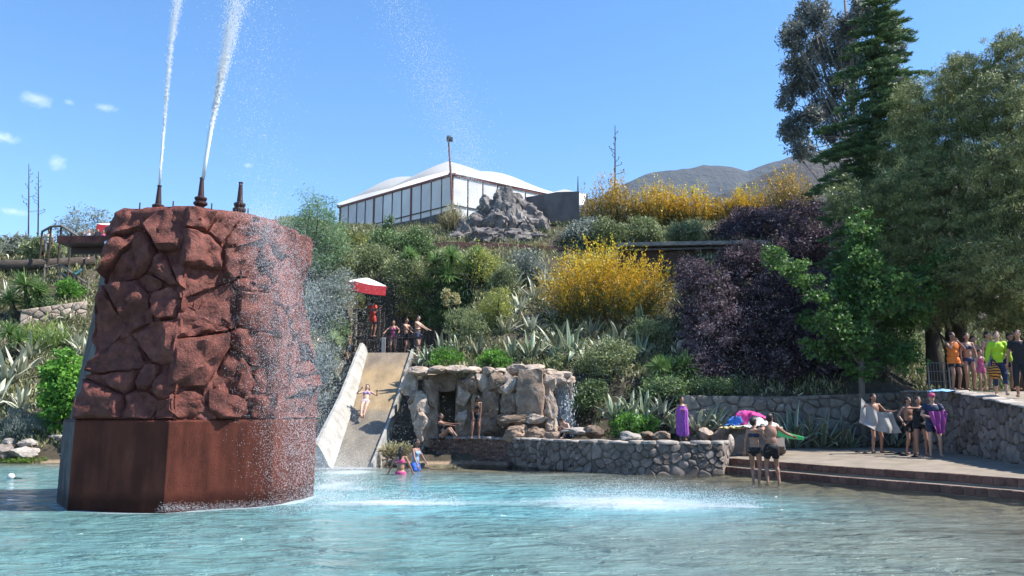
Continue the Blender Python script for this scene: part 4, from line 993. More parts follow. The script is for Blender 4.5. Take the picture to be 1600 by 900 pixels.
def gb(px, py, w, h, Y, m=M_gro, nm='rock', cuts=14, amp=.2, dp=None, sub=4):
    c = at(px, py, Y); k = Y/F; r = (w*k/2*1.12, (dp or min(w, h)*k*.5), h*k/2*1.1)
    o = boulder(nm, c-gro.location, r, rs, m, gro, cuts, sub, amp); o.rotation_euler = (rs.uniform(-.1, .1), rs.uniform(-.1, .1), rs.uniform(-.4, .4)); return o
for a in [(640, 600, 36, 44, 28.3, M_grop), (649, 622, 26, 34, 28.2), (654, 640, 30, 52, 28.1, M_grop), (660, 668, 26, 44, 28.0, M_grop), (672, 612, 22, 44, 28.4),
          (724, 620, 22, 36, 28.2, M_grop), (722, 655, 18, 40, 28.2, M_grop), (735, 600, 34, 30, 28.1), (757, 596, 34, 34, 28.0, M_grop), (748, 625, 30, 40, 28.3), (768, 630, 30, 50, 28.0), (775, 600, 40, 36, 27.9),
          (765, 665, 34, 46, 28.0), (795, 605, 36, 44, 27.8, M_grop), (798, 632, 34, 34, 27.7), (790, 655, 30, 24, 27.6), (812, 655, 62, 20, 27.2), (838, 655, 40, 18, 27.1, M_grop), (806, 676, 44, 28, 27.0), (838, 678, 42, 26, 27.0),
          (854, 600, 26, 44, 27.6, M_grop), (856, 640, 26, 60, 27.5, M_grop), (862, 672, 24, 40, 27.4, M_grop), (868, 592, 40, 20, 28.0, M_grop), (886, 594, 26, 18, 28.2, M_grop), (892, 606, 8, 34, 28.0, M_grop)]:
    gb(*a)
o = gbox(809, 576, 850, 655, 27.2, .5, M_gro, 'slab', amp=.10); o.rotation_euler = (-.08, .06, -.15)
for x, y, w, h in [(655, 580, 34, 14), (683, 577, 34, 13), (712, 578, 38, 13), (738, 580, 28, 14), (760, 582, 24, 16), (783, 583, 32, 15), (808, 579, 34, 18), (833, 577, 34, 16), (856, 583, 30, 16), (877, 586, 26, 12)]:
    gb(x, y, w, h, 28.3, M_grop, 'roof_stone', 6, .1, .6)
# falling water of the grotto
M_fall = M_plain('falling_water', (.55, .6, .64), .2)
def drops(name, label, pts, rg, size, stretch=None, mat=None, cat=None, kind=None, group=None, jit=.5):
    n = len(pts); S = size*rg.uniform(.45, 1.4, n)**1.3; D = np.tile(np.array([0, 0, 1.]), (n, 1)) if stretch is None else stretch/np.maximum(np.linalg.norm(stretch, axis=1), 1e-6)[:, None]
    el = 1. if stretch is None else np.linalg.norm(stretch, axis=1)
    A = np.cross(D, rnd_unit(rg, n)); A /= np.linalg.norm(A, axis=1)[:, None]; B = np.cross(D, A)
    V = np.stack([pts+A*S[:, None], pts+B*S[:, None], pts-A*S[:, None], pts-B*S[:, None], pts+D*(S*el)[:, None], pts-D*(S*el)[:, None]], 1).reshape(-1, 3)
    t = np.array([[0, 1, 4], [1, 2, 4], [2, 3, 4], [3, 0, 4], [1, 0, 5], [2, 1, 5], [3, 2, 5], [0, 3, 5]])
    Fc = (np.arange(n)[:, None, None]*6+t[None]).reshape(-1, 3)
    o = link(name, mesh_np(name, V, Fc, [mat or M_fall], smooth=True)); return tag(o, label, cat, group, kind)
rg = np.random.default_rng(5)
a, b = at(868, 596, 28.6), at(893, 672, 28.6); n = 5200
P = np.stack([rg.normal((a.x+b.x)/2, (b.x-a.x)*.27, n), rg.uniform(28.3, 28.9, n), rg.uniform(b.z, a.z, n)], 1)
drops('waterfall', 'thin curtain of falling water on the right side of the rock grotto', P, rg, .012, np.tile(np.array([0, 0, 5.]), (n, 1)), cat='waterfall')
# stones and ledges on the planter bed
def ground_rock(label, px, py, w, h, m, seed, Y=None, cuts=9, amp=.12, z=None, name='rock', group=None, dp=None, sink=.1):
    b = at(px, py, Y) if Y else hit(px, py); k = b.y/F; rr = random.Random(seed)
    o = boulder(name, (b.x, b.y, b.z+h*k*.42), (w*k/2*1.1, (dp or w*k*.4), h*k/2*1.15), rr, m, None, cuts, 4, amp); o.rotation_euler = (0, 0, rr.uniform(-.25, .25)); tag(o, label, 'boulder' if w > 60 else 'rock', group); return o
M_gboul = M_rock('smooth_grey_boulder', (.09, .078, .07), (.17, .15, .135), (.26, .235, .215), scale=1.5, bump=.7, rnd=0)
big = ground_rock('large smooth grey boulder with clothes and towels heaped on it', 1184, 718, 116, 74, M_gboul, 13, Y=24.7, cuts=16, amp=.12, dp=1.0, sink=.0); big.rotation_euler = (0, 0, .2); big.location.z -= .1; big.location.x -= .1
for i, (lab, px, py, w, h, m, Y) in enumerate([
    ('white lumpy rock lying on the wall coping between waterfall and purple-towel child', 982, 690, 36, 16, M_cop, 24.3),
    ('dark rounded rock behind the coping just right of the seated bather', 925, 684, 38, 22, M_gro, 25.6),
    ('flat pale ledge stone in front of the seated waterfall bather', 905, 680, 60, 12, M_cop, 25.9),
    ('pinkish rock lying low at the foot of the grotto slab', 862, 686, 30, 14, M_gro, 25.7),
    ('small brown rock immediately left of the purple-towel child', 1036, 690, 30, 16, M_gro, 25.4),
    ('low brown garden rock beneath the green ground plant', 1012, 686, 26, 14, M_gro, 25.9),
    ('pale angular rock right of the purple-towel child', 1102, 686, 24, 18, M_grop, 25.2),
    ('brown rock beside the large grey boulder and pale angular rock', 1126, 692, 30, 24, M_gro, 24.8),
    ('upright pale pointed stone standing at the end of the planter wall', 1141, 706, 14, 26, M_grop, 24.0),
    ('pink sunlit rock on the slope above the small palm', 1073, 552, 32, 26, M_grop, None),
    ('sandy rock poking from the dry plants left of the purple trees', 1010, 505, 24, 16, M_grop, None),
    ('pale flat boulder on the left shore nearest the grass patch', 34, 716, 44, 20, M_cop, 28.6),
    ('pinkish rounded boulder above the grass patch on the left shore', 42, 700, 30, 16, M_cop, 29.2),
    ('grey stone at the far left edge of the left shore', 4, 716, 34, 24, M_stone, 28.5),
    ('small upper stone under the lavender bush on the left shore', 14, 697, 26, 14, M_cop, 29.3)]):
    ground_rock(lab, px, py, w, h, m, 100+i, Y)
# left shore: low wall behind the tower
stone_wall('low brown stone wall on the left shore beside the red tower', [tuple(at_z(72, 720, 0))[:2]+(0.,), tuple(at_z(122, 722, 0))[:2]+(0.,)], [.85, .85], .34, .05, M_gro, 31, coping=(.3, .5))
stone_wall('weathered layered rock ledge high on the left slope', [tuple(hit(30, 512))[:3], tuple(hit(134, 498))[:3]], [.85, .9], .34, .10, M_grop, 33, rounds=0)

# ------------------------------------------------------------------ hilltop: tent hall, ruin, walls, masts
M_memb = M_plain('white_membrane', (.8, .8, .78), .6); M_panel = M_rock('translucent_white_panel', (.70, .67, .64), (.88, .85, .82), scale=.8, bump=.1, rnd=.16, rough=.3, spec=.5)
M_redb = M_plain('red_brown_steel', (.20, .075, .06), .6, .1)
ez = at(707, 272, 56).z
def on_z(px, py, z):
    return at_z(px, py, z)
Ac, Bc, Cc = on_z(532, 323, ez), on_z(707, 273, ez), on_z(862, 306, ez); Dc = Ac+Cc-Bc
def add_trans(m, k):
    n = m.node_tree; p = [x for x in n.nodes if x.type == 'BSDF_PRINCIPLED'][0]; o = [x for x in n.nodes if x.type == 'OUTPUT_MATERIAL'][0]
    t = n.nodes.new('ShaderNodeBsdfTranslucent'); t.inputs[0].default_value = (.8, .79, .76, 1); x = n.nodes.new('ShaderNodeMixShader'); x.inputs[0].default_value = k
    n.links.new(p.outputs[0], x.inputs[1]); n.links.new(t.outputs[0], x.inputs[2]); n.links.new(x.outputs[0], o.inputs['Surface'])
add_trans(M_memb, .55); add_trans(M_panel, .25)
hall = thing('tent_hall', 'glazed pavilion with a scalloped white tensioned roof on the hilltop', 'pavilion', (Bc.x, Bc.y, 14.))
gzb = 13.2
def facade(P, Q, nb, zb):
    d = (Q-P).normalized()
    for i in range(nb+1):
        p = P.lerp(Q, i/nb); mb = MB(); mb.bar((p.x, p.y, zb), (p.x, p.y, ez-.02), .08 if i % 4 else .16); mb.build('post', M_rail if i % 4 else M_redb, hall, world=True)
    for i in range(nb):
        a, b = P.lerp(Q, (i+.06)/nb), P.lerp(Q, (i+.94)/nb); nrm = Vector((-d.y, d.x, 0)); 
        mb = MB(); V = [Vector((a.x, a.y, zb)), Vector((b.x, b.y, zb)), Vector((b.x, b.y, ez-.1)), Vector((a.x, a.y, ez-.1))]
        V += [v+nrm*.05 for v in V]; mb.add(V, [(0, 1, 2, 3), (7, 6, 5, 4), (0, 4, 5, 1), (1, 5, 6, 2), (2, 6, 7, 3), (3, 7, 4, 0)]); mb.build('pane', M_panel, hall, world=True)
    mb = MB(); mb.bar(P+Vector((0, 0, 0))-d*.3, Q+d*.3, .16, .18); mb.build('eave_beam', M_redb, hall, world=True)
    mb = MB(); mb.bar((P.x, P.y-.05, (zb+ez)/2+.6), (Q.x, Q.y-.05, (zb+ez)/2+.6), .07); mb.build('transom', M_rail, hall, world=True)
facade(Ac, Bc, 12, gzb); facade(Bc, Cc, 7, gzb); facade(Cc, Dc, 6, gzb); facade(Dc, Ac, 6, gzb)
def roof_pt(u, v):
    p = Ac.lerp(Bc, u); q = Dc.lerp(Cc, u); r = p.lerp(q, v)
    over = .25; r = r+(Bc-Ac).normalized()*(u-.5)*2*over+(Dc-Ac).normalized()*(v-.5)*2*over
    lob = abs(math.sin(math.pi*u*2))**.8*.55+abs(math.sin(math.pi*v*2))**.8*.35
    r.z = ez+.22+1.5*min(1, min(u, 1-u)*4)**.7*min(1, min(v, 1-v)*4)**.7*(.6+lob*.6)+.25*lob
    return r
mb = MB(); mb.grid(roof_pt, 48, 48); mb.build('roof', M_memb, hall, smooth=True, world=True)
mb = MB(); mb.bar((Ac.x, Ac.y, 12.6), (Bc.x, Bc.y, 12.6), .5, 1.2); mb.bar((Bc.x, Bc.y, 12.6), (Cc.x, Cc.y, 12.6), .5, 1.2); mb.build('footing', M_greyconc, hall, world=True)
# second, farther roof peak
t = thing('tent_roof', 'small distant white tent peak right of the pavilion roof', 'tent', at(882, 312, 72))
mb = MB(); w_ = 1.9; V = [(-w_, -w_, 0), (w_, -w_, 0), (w_, w_, 0), (-w_, w_, 0), (0, 0, 1.0)]; mb.add(V, [(0, 1, 4), (1, 2, 4), (2, 3, 4), (3, 0, 4)]); mb.build('canopy', M_memb, t)
mb = MB(); [mb.bar((x, y, -5), (x, y, 0), .12) for x in (-w_, w_) for y in (-w_, w_)]; mb.build('frame', M_rail, t)
# floodlight mast
mp0, mp1 = at(708, 330, 55), at(701, 222, 55)
t = thing('floodlight_mast', 'thin floodlight mast rising beside the corner of the white-roofed pavilion', 'floodlight mast', (mp0.x, 55, mp0.z-1)); mb = MB(); mb.tube([mp0-Vector((0, 0, 1)), mp0.lerp(mp1, .5), mp1], [.10, .08, .06], 8); mb.build('pole', M_redb, t, world=True)
mb = MB(); mb.box(mp1+Vector((0, 0, .25)), (.30, .22, .42)); mb.build('lamp_head', M_rail, t, world=True, bevel=.03); mb = MB(); mb.box(mp1+Vector((.22, 0, .2)), (.14, .2, .3)); mb.build('lamp_head', M_rail, t, world=True)
# retaining wall climbing to the hall, red-brown ledge, ruin of grey stone
M_drk = M_rock('dark_stained_concrete', (.07, .06, .06), (.16, .14, .135), scale=1.2, bump=.7, rnd=.1, stretch=(1, 1, .4))
def slab_thing(name, label, cat, pts, Y0, Y1, th, m, seed=0, parts=None):
    """wall whose outline in elevation is given in pixels; Y goes from Y0 (left) to Y1 (right)"""
    xs_ = [p[0] for p in pts]; x0, x1 = min(xs_), max(xs_)
    W = [at(px, py, Y0+(Y1-Y0)*(px-x0)/(x1-x0)) for px, py in pts]; t = thing(name, label, cat, W[0])
    mb = MB(); n = len(W); V = W+[w_+Vector((0, th, 0)) for w_ in W]
    mb.add(V, [tuple(range(n)), tuple(range(2*n-1, n-1, -1))]+[((i+1) % n, i, n+i, n+(i+1) % n) for i in range(n)])
    mb.build(parts or 'wall_body', m, t, world=True); return t
slab_thing('retaining_wall', 'dark retaining wall climbing the slope below the white-roofed pavilion', 'wall', [(600, 352), (605, 392), (712, 384), (712, 326), (660, 341)][::-1], 50, 49, .5, M_drk)
lg = slab_thing('retaining_wall', 'long low brown ledge wall under the grey artificial rock ruin', 'wall', [(664, 383), (672, 402), (780, 396), (905, 396), (905, 388), (780, 380), (700, 378)], 44, 44.5, 1.2, M_redb)
ru = thing('stone_ruin', 'craggy grey artificial rock ruin with pale seams above the middle of the slope', 'ruin', at(770, 385, 45.5))
M_ruin = M_rock('grey_crag', (.09, .08, .08), (.26, .23, .21), (.52, .47, .42), scale=1.6, bump=1., bscale=7, rnd=.2, bdist=.08)
rs = random.Random(9)
def rb(px, py, w, h, Y, m, cuts=16, amp=.3):
    c = at(px, py, Y); k = Y/F; o = boulder('rock', c-ru.location, (w*k/2*1.1, w*k*.4, h*k/2*1.1), rs, m, ru, cuts, 4, amp); o.rotation_euler = (0, rs.uniform(-.2, .2), rs.uniform(-.4, .4))
for a in [(731, 358, 40, 52, 46.5, M_ruin), (750, 345, 36, 40, 47, M_drk), (785, 322, 40, 62, 47, M_ruin), (775, 345, 50, 50, 46.6, M_ruin), (803, 345, 44, 60, 46.8, M_ruin), (800, 372, 60, 36, 46, M_ruin), (825, 362, 40, 50, 46.8, M_ruin), (755, 372, 60, 34, 46, M_ruin), (715, 374, 40, 26, 46, M_ruin), (812, 330, 36, 40, 48, M_ruin), (790, 303, 24, 24, 47.2, M_ruin), (760, 328, 44, 40, 47.3, M_ruin), (820, 345, 60, 50, 47.5, M_ruin), (730, 376, 50, 34, 46.2, M_ruin), (845, 360, 36, 44, 47.2, M_ruin), (808, 318, 34, 34, 47.6, M_ruin), (838, 374, 34, 30, 46.2, M_ruin), (740, 378, 30, 18, 45.6, M_drk), (782, 376, 26, 30, 45.7, M_drk)]:
    rb(*a)
slab_thing('retaining_wall', 'dark curved concrete wall joining the right side of the grey rock ruin', 'wall', [(822, 308), (822, 385), (905, 385), (905, 299), (870, 300)][::-1], 48.5, 48, .6, M_drk)
# concrete-capped brown wall above the yellow broom
cw = slab_thing('retaining_wall', 'brown wall with a pale concrete cap behind the large yellow broom', 'wall', [(968, 391), (968, 432), (1195, 430), (1195, 384)][::-1], 40, 40.5, .5, M_rock('brown_wall', (.05, .03, .025), (.11, .07, .06), scale=3, bump=.6, rnd=0))
a, b = at(966, 384, 39.85), at(1196, 380, 40.35); mb = MB(); mb.bar(a+Vector((0, .1, 0)), b+Vector((0, .1, 0)), .9, .20); mb.build('cap', M_cop, cw, world=True, bevel=.03)
a, b = at(966, 391.5, 39.8), at(1196, 387, 40.3); mb = MB(); mb.bar(a, b, .35, .09); mb.build('lower_moulding', M_greyconc, cw, world=True)
# logs, rustic rails and signboard on the left hill
lw = thing('log_beam', 'long dark weathered log edging the path high on the left slope', 'log', hit(-60, 425))
l0, l1, l2 = hit(-90, 428), hit(30, 428), hit(150, 418); mb = MB(); mb.tube([l0+Vector((0, -.2, .35)), l1+Vector((0, -.2, .42)), l2+Vector((0, -.2, .35))], [.36, .34, .27], 12); mb.build('log', M_wood, lw, world=True, smooth=True)
M_wl = M_rock('grey_driftwood', (.12, .10, .08), (.26, .22, .18), scale=3, bump=.6, rnd=.2)
fr_ = thing('rustic_railing', 'rustic branch handrail descending behind the tower top on the left hill', 'railing', at(75, 380, 44))
pts = [at(66, 362, 45), at(80, 354, 44.5), at(96, 353, 44), at(112, 363, 43.5), at(134, 377, 43)]
mb = MB(); mb.tube(pts, [.07]*5, 7); mb.build('handrail', M_wl, fr_, world=True, smooth=True)
for i, p in enumerate(pts): 
    mb = MB(); mb.tube([p, Vector((p.x, p.y, gz(p.x, p.y)-.3))], [.055, .06], 6); mb.build('post', M_wood, fr_, world=True)
fr2 = thing('rustic_railing', 'pale rustic branch fence on the left slope below the dark log', 'railing', hit(95, 455))
rr_ = random.Random(4)
q = [hit(70, 440), hit(95, 440), hit(115, 452), hit(138, 462)]; q = [p+Vector((0, -.1, 0)) for p in q]
mb = MB(); mb.tube([q[0]+Vector((0, 0, .75)), q[1]+Vector((0, 0, .95)), q[2]+Vector((0, 0, .8)), q[3]+Vector((0, 0, .6))], .05, 6); mb.build('handrail', M_wl, fr2, world=True)
mb = MB(); mb.tube([q[1]+Vector((0, 0, .5)), q[3]+Vector((0, 0, .25))], .045, 6); mb.build('lower_rail', M_wl, fr2, world=True)
for p in q: mb = MB(); mb.tube([p-Vector((0, 0, .3)), p+Vector((0, 0, .95))], .05, 6); mb.build('post', M_wl, fr2, world=True)
sg = thing('signboard', 'plain grey board standing on the left hilltop beside the tower ledge', 'board', at(149, 382, 44)); mb = MB(); a, b = at(142, 362, 44), at(157, 378, 44)
mb.box(((a.x+b.x)/2, 44, (a.z+b.z)/2), (b.x-a.x, .06, a.z-b.z)); mb.build('panel', M_greyconc, sg, world=True); mb = MB(); mb.bar((a.x+.08, 44.06, a.z-.1), (a.x+.08, 44.06, 11.), .07); mb.bar((b.x-.08, 44.06, a.z-.1), (b.x-.08, 44.06, 11.), .07); mb.build('leg', M_rail, sg, world=True)
parasol('red and white parasol showing above the ledge on the left hilltop', at(172, 349, 47), 1.1, 1.1, .18, at(172, 382, 47).z-1.2, [M_cream, M_red], rz=.2, val=.55)
t = thing('towel_bundle', 'turquoise towel lying on the left slope below the dark log', 'towel', hit(118, 436)); mb = MB(); p = hit(118, 434)
mb.grid(lambda u, v: Vector((p.x-.5+u*1.0, p.y-.3+v*.5, p.z+.30+.15*math.sin(u*7+v*3)+.1*v)), 10, 5); mb.build('cloth', M_plain('turquoise_cloth', (.03, .22, .26), .8), t, world=True, smooth=True)
# fence behind the terrace
M_galv = M_plain('galvanised_steel', (.20, .19, .18), .45, .5)
fc = thing('metal_fence', 'thin grey metal gate-like fence under the pines at the back of the terrace', 'fence', at(1450, 612, 26.6)); zf = 2.3
a, b = at(1452, 600, 26.6), at(1484, 600, 26.6); zt_ = at(1452, 566, 26.6).z
for i in range(2): p = a.lerp(b, i); mb = MB(); mb.tube([(p.x, p.y, zf), (p.x, p.y, zt_)], .03, 6); mb.build('post', M_galv, fc, world=True)
for h in (0, .35, .7, 1.): mb = MB(); z = zf+.1+(zt_-zf-.12)*h; mb.tube([(a.x, a.y, z), (b.x, b.y, z)], .016, 6); mb.build('rail', M_galv, fc, world=True)
for i in range(1, 7): p = a.lerp(b, i/7); mb = MB(); mb.tube([(p.x, p.y, zf+.1), (p.x, p.y, zt_-.02)], .010, 5); mb.build('bar', M_galv, fc, world=True)
# ------------------------------------------------------------------ planting
B = bush
# undergrowth over the slopes
rg = np.random.default_rng(2)
n = 110000; X = rg.uniform(-34, 30, n); Y = rg.uniform(27.5, 58, n)**1.0
xr = X/Y*28; xl = np.interp(Y, [25, 34], [-8.2, -7.6]); xt = np.interp(Y, [25, 34], [-3.5, -3.2])
ok = ~((X > xl) & (X < xt) & (Y < 38.5)); ok &= ~((X > -5) & (X < 13.4) & (Y < 28.6)); ok &= ~((X > -6.5) & (X < 3) & (Y < 29.9)) & ~((X > 12) & (Y < 30) & (X < 30) ) & ~((X < -3) & (Y < 29))
ok &= rg.uniform(0, 1, n) < .55+.45*np.sin(X*1.7+Y)*np.sin(Y*1.3)
X, Y = X[ok], Y[ok]; Z = H(X, Y); cen = np.stack([X, Y, Z+.10], 1)
V, Fq, T = foliage(rg, cen, (.28*rg.uniform(.5, 1.5, len(cen))), 6, .12, up=1.3, aspect=.22, tone_amp=.2)
o = link('undergrowth', mesh_np('undergrowth', V, Fq, [L_under], tone=T)); tag(o, 'mixed low undergrowth covering the hillside between the planted shrubs', 'undergrowth', kind='stuff')
# shrubs on the slope between tower and ruin; foot px, py, width, height in the photograph
SHR = [
 ('feathery grey-green mesquite tree right behind the tower top', 'tree', 474, 470, 142, 190, L_mesq, dict(size=.075, blobs=12, rc=.12, per=34, clumps=620, nstem=16, aspect=.25)),
 ('pale grey-green bush hidden in spray right of the tower', 'bush', 505, 520, 110, 120, L_grey, dict(size=.055, clumps=260)),
 ('olive bush below the mesquite tree', 'bush', 520, 450, 80, 90, L_olive, dict(size=.055)),
 ('yellowish green bush under the left end of the pavilion', 'bush', 545, 420, 70, 72, L_ygreen, dict(size=.06)),
 ('grey-green bush directly above the red parasol', 'bush', 575, 435, 90, 75, L_olive, dict(size=.055)),
 ('dark dense bush under the middle of the pavilion glazing', 'bush', 600, 402, 90, 62, L_dark, dict(size=.06)),
 ('upright dark conifer-like shrub in front of the pavilion glazing', 'bush', 604, 375, 30, 46, L_dark, dict(size=.05, clumps=90)),
 ('dark rounded bush left of the brown ledge wall', 'bush', 650, 412, 74, 66, L_dark, dict(size=.06)),
 ('spreading olive bush right of the red parasol', 'bush', 625, 470, 90, 84, L_olive, dict(size=.055)),
 ('yellow-green bush behind the three people on the slide platform', 'bush', 640, 512, 80, 92, L_ygreen, dict(size=.05, clumps=240)),
 ('grey-green bush behind the lifeguard stand', 'bush', 560, 512, 70, 70, L_olive, dict(size=.05)),
 ('dark bush beside the left pillar of the slide platform', 'bush', 520, 560, 60, 80, L_dark, dict(size=.05)),
 ('silvery bush at the left foot of the slide', 'bush', 500, 640, 60, 110, L_grey, dict(size=.05, clumps=220)),
 ('thin wispy young tree standing before the pavilion glazing', 'tree', 655, 352, 44, 64, L_olive, dict(size=.05, clumps=60, per=12)),
 ('bright green feathery bush below the brown ledge wall', 'bush', 700, 440, 90, 60, L_olive, dict(size=.06)),
 ('large bright green bush left of the agave patch under the ruin', 'bush', 750, 455, 90, 76, L_ygreen, dict(size=.055, clumps=240)),
 ('broad green bush under the right end of the ruin', 'bush', 790, 470, 60, 60, L_olive, dict(size=.05)),
 ('grey shrub tangle left of the large yellow broom', 'bush', 820, 450, 80, 70, L_grey, dict(size=.055)),
 ('green-grey bush below the dark wall beside the ruin', 'bush', 905, 388, 80, 55, L_grey, dict(size=.07)),
 ('mid-green mound right of the dark wall beside the ruin', 'bush', 950, 392, 70, 62, L_olive, dict(size=.07)),
 ('dark green bush row left part behind the pale wall cap', 'bush', 1010, 384, 90, 50, L_olive, dict(size=.07)),
 ('dark green bush behind the middle of the pale wall cap', 'bush', 1075, 384, 90, 46, L_olive, dict(size=.07)),
 ('fresh green low bush on the grotto roof', 'bush', 772, 580, 66, 40, L_bright, dict(size=.045, up=1.2, clumps=160)),
 ('fresh green tuft above the left end of the grotto roof', 'bush', 700, 578, 60, 40, L_bright, dict(size=.045, up=1.0)),
 ('small green bush on the right end of the grotto roof', 'bush', 868, 582, 34, 34, L_olive, dict(size=.04)),
 ('dark shaded shrub tangle right of the waterfall', 'bush', 925, 655, 80, 70, L_dark, dict(size=.05, Y=28.6)),
 ('dark shrub behind the dry agaves right of the grotto', 'bush', 950, 600, 110, 80, L_olive, dict(size=.05)),
 ('low leafy green plant on the bed left of the purple-towel child', 'plant', 990, 684, 96, 42, L_bright, dict(size=.05, Y=26.4)),
 ('dark undergrowth bush below the small palm', 'bush', 1040, 640, 90, 60, L_dark, dict(size=.05, Y=28.3)),
 ('olive scrub above the small palm', 'bush', 1020, 545, 80, 60, L_olive, dict(size=.05)),
 ('dark bush right of the small palm', 'bush', 1120, 640, 90, 60, L_dark, dict(size=.05, Y=28.3)),
 ('big glossy bright green vine bush left of the tower base', 'bush', 88, 680, 96, 136, L_bright, dict(size=.085, Y=29.6, clumps=330, per=24, aspect=.6, rc=.12)),
 ('silvery lavender bush at the left edge near the shore', 'bush', 28, 694, 84, 62, L_grey, dict(size=.06, Y=29.4, up=1.5, aspect=.12, clumps=200)),
 ('olive bush at the top of the left slope behind the dark log', 'bush', 60, 410, 80, 46, L_olive, dict(size=.07)),
 ('green-grey bush on the left hilltop beside the twin stalks', 'bush', 22, 400, 60, 40, L_grey, dict(size=.07)),
 ('green bush beneath the branch fence on the left slope', 'bush', 105, 470, 60, 40, L_bright, dict(size=.06)),
 ('dark scrub in the middle of the left slope', 'bush', 60, 500, 70, 40, L_dark, dict(size=.06)),
]
for i, (lab, cat, px, py, w, h, m, kw) in enumerate(SHR):
    bush('mesquite_tree' if 'mesquite' in lab and cat == 'tree' else ('young_tree' if cat == 'tree' else 'shrub'), lab, cat, px, py, w, h, m, 300+i, **kw)
# distant trees on the left hilltop and behind the tower
bush('olive_tree', 'airy grey-green tree on the left hilltop behind the rustic handrail', 'tree', 108, 392, 84, 100, L_grey, 401, Y=52, size=.075, clumps=170, per=14, blobs=8, rc=.13, nstem=14)
bush('olive_tree', 'second airy grey tree on the left hilltop close to the tower edge', 'tree', 150, 385, 64, 78, L_grey, 402, Y=54, size=.075, clumps=110, per=12, blobs=6, rc=.13, nstem=12)
bush('small_tree', 'tree top peeping over the red tower between the first two nozzles', 'tree', 285, 400, 70, 94, L_mesq, 403, Y=52, size=.07, clumps=70, per=10, rc=.1)
# fillers under the yuccas
for i, (lab, px, py, w, h) in enumerate([('dark green bush filling the middle of the yucca clump', 715, 500, 110, 86), ('green bush at the right of the yucca clump', 775, 520, 80, 76), ('dark bush at the left foot of the yucca clump', 672, 530, 60, 66), ('green bush at the foot of the yucca clump', 730, 535, 90, 56)]):
    bush('shrub', lab, 'bush', px, py, w, h, (L_dark, L_ygreen, L_dark, L_olive)[i], 380+i, size=.07, aspect=.2, up=1.)
# broom
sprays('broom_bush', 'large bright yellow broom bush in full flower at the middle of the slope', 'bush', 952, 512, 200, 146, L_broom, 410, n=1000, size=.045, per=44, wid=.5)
for i, (lab, px, py, w, h, m) in enumerate([
    ('faded yellow broom around the dark agave stalk on the crest', 958, 372, 96, 112, L_broomd),
    ('brightest yellow broom on the crest right of the agave stalk', 1030, 372, 92, 104, L_broom),
    ('yellow broom in the middle of the crest row', 1085, 372, 92, 96, L_broom),
    ('small yellow broom dipping low in the crest row', 1135, 378, 60, 74, L_broomd),
    ('yellow broom near the right end of the crest row', 1170, 366, 72, 84, L_broom),
    ('tall faded broom below the eucalyptus at the right end of the crest row', 1240, 366, 90, 116, L_broomd)]):
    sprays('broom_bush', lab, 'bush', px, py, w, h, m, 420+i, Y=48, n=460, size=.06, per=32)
sprays('broom_bush', 'small yellow flowering shrub behind the lifeguard stand', 'bush', 560, 492, 28, 30, L_broom, 431, n=90, size=.035, per=16)
sprays('broom_bush', 'small orange-yellow flowering shrub behind the platform rail', 'bush', 632, 505, 36, 32, L_broomd, 432, n=90, size=.035, per=16)
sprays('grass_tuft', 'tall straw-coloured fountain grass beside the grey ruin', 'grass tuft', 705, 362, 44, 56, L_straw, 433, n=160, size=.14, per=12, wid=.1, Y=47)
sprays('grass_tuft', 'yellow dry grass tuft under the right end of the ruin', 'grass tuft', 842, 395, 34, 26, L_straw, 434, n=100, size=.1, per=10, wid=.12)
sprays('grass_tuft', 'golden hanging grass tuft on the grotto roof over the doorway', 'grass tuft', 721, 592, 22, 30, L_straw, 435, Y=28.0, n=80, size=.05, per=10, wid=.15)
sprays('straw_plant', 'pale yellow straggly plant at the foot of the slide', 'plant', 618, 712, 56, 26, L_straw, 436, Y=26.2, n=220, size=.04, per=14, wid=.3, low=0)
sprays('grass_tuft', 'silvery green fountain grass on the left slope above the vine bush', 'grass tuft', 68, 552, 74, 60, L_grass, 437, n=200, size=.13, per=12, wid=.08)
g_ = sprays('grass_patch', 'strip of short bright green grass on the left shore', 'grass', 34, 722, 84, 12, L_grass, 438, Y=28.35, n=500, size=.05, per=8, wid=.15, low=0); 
# plum trees
def PB(px, py, Y, rx, ry, rd): c = at(px, py, Y); k = Y/F; return (c.x, c.y, c.z, rx*k, rd, ry*k)
def multi(name, label, blobs, foot, mat, seed, n, per, size, rc, tr=.09, **kw):
    b = at(*foot); c = np.mean([q[:3] for q in blobs], 0); top = Vector(c)
    return tree_pine(label, (b.x, b.y, b.z), blobs, [[(Vector((b.x, b.y, b.z-.3)), tr), (Vector((b.x, b.y, b.z)).lerp(top, .5)+Vector((.15, 0, 0)), tr*.75), (top, tr*.4)]], mat, seed, n=n, per=per, size=size, rc=rc, name=name, **kw)
multi('plum_tree', 'purple-leaved plum tree right of the small palm', [PB(1105, 470, 31, 42, 50, 1.3), PB(1120, 530, 30.5, 52, 60, 1.4), PB(1085, 430, 31.5, 28, 30, 1), PB(1100, 580, 30, 40, 34, 1.1)], (1110, 640, 29.5), L_plum, 501, 620, 46, .060, .34, aspect=.5, up=.1)
multi('plum_tree', 'widest purple-leaved plum tree in the middle of the dark group', [PB(1195, 450, 31.5, 60, 62, 1.6), PB(1185, 530, 31, 64, 66, 1.6), PB(1160, 410, 32, 40, 34, 1.2), PB(1200, 585, 30, 56, 34, 1.2)], (1190, 640, 29.6), L_plum, 502, 900, 46, .060, .34, aspect=.5, up=.1)
multi('plum_tree', 'purple-leaved plum tree behind the young green tree', [PB(1270, 480, 31.5, 54, 62, 1.5), PB(1275, 555, 31, 60, 60, 1.5), PB(1330, 560, 30.8, 50, 54, 1.3)], (1275, 640, 29.6), L_plum, 503, 760, 46, .060, .34, aspect=.5, up=.1)
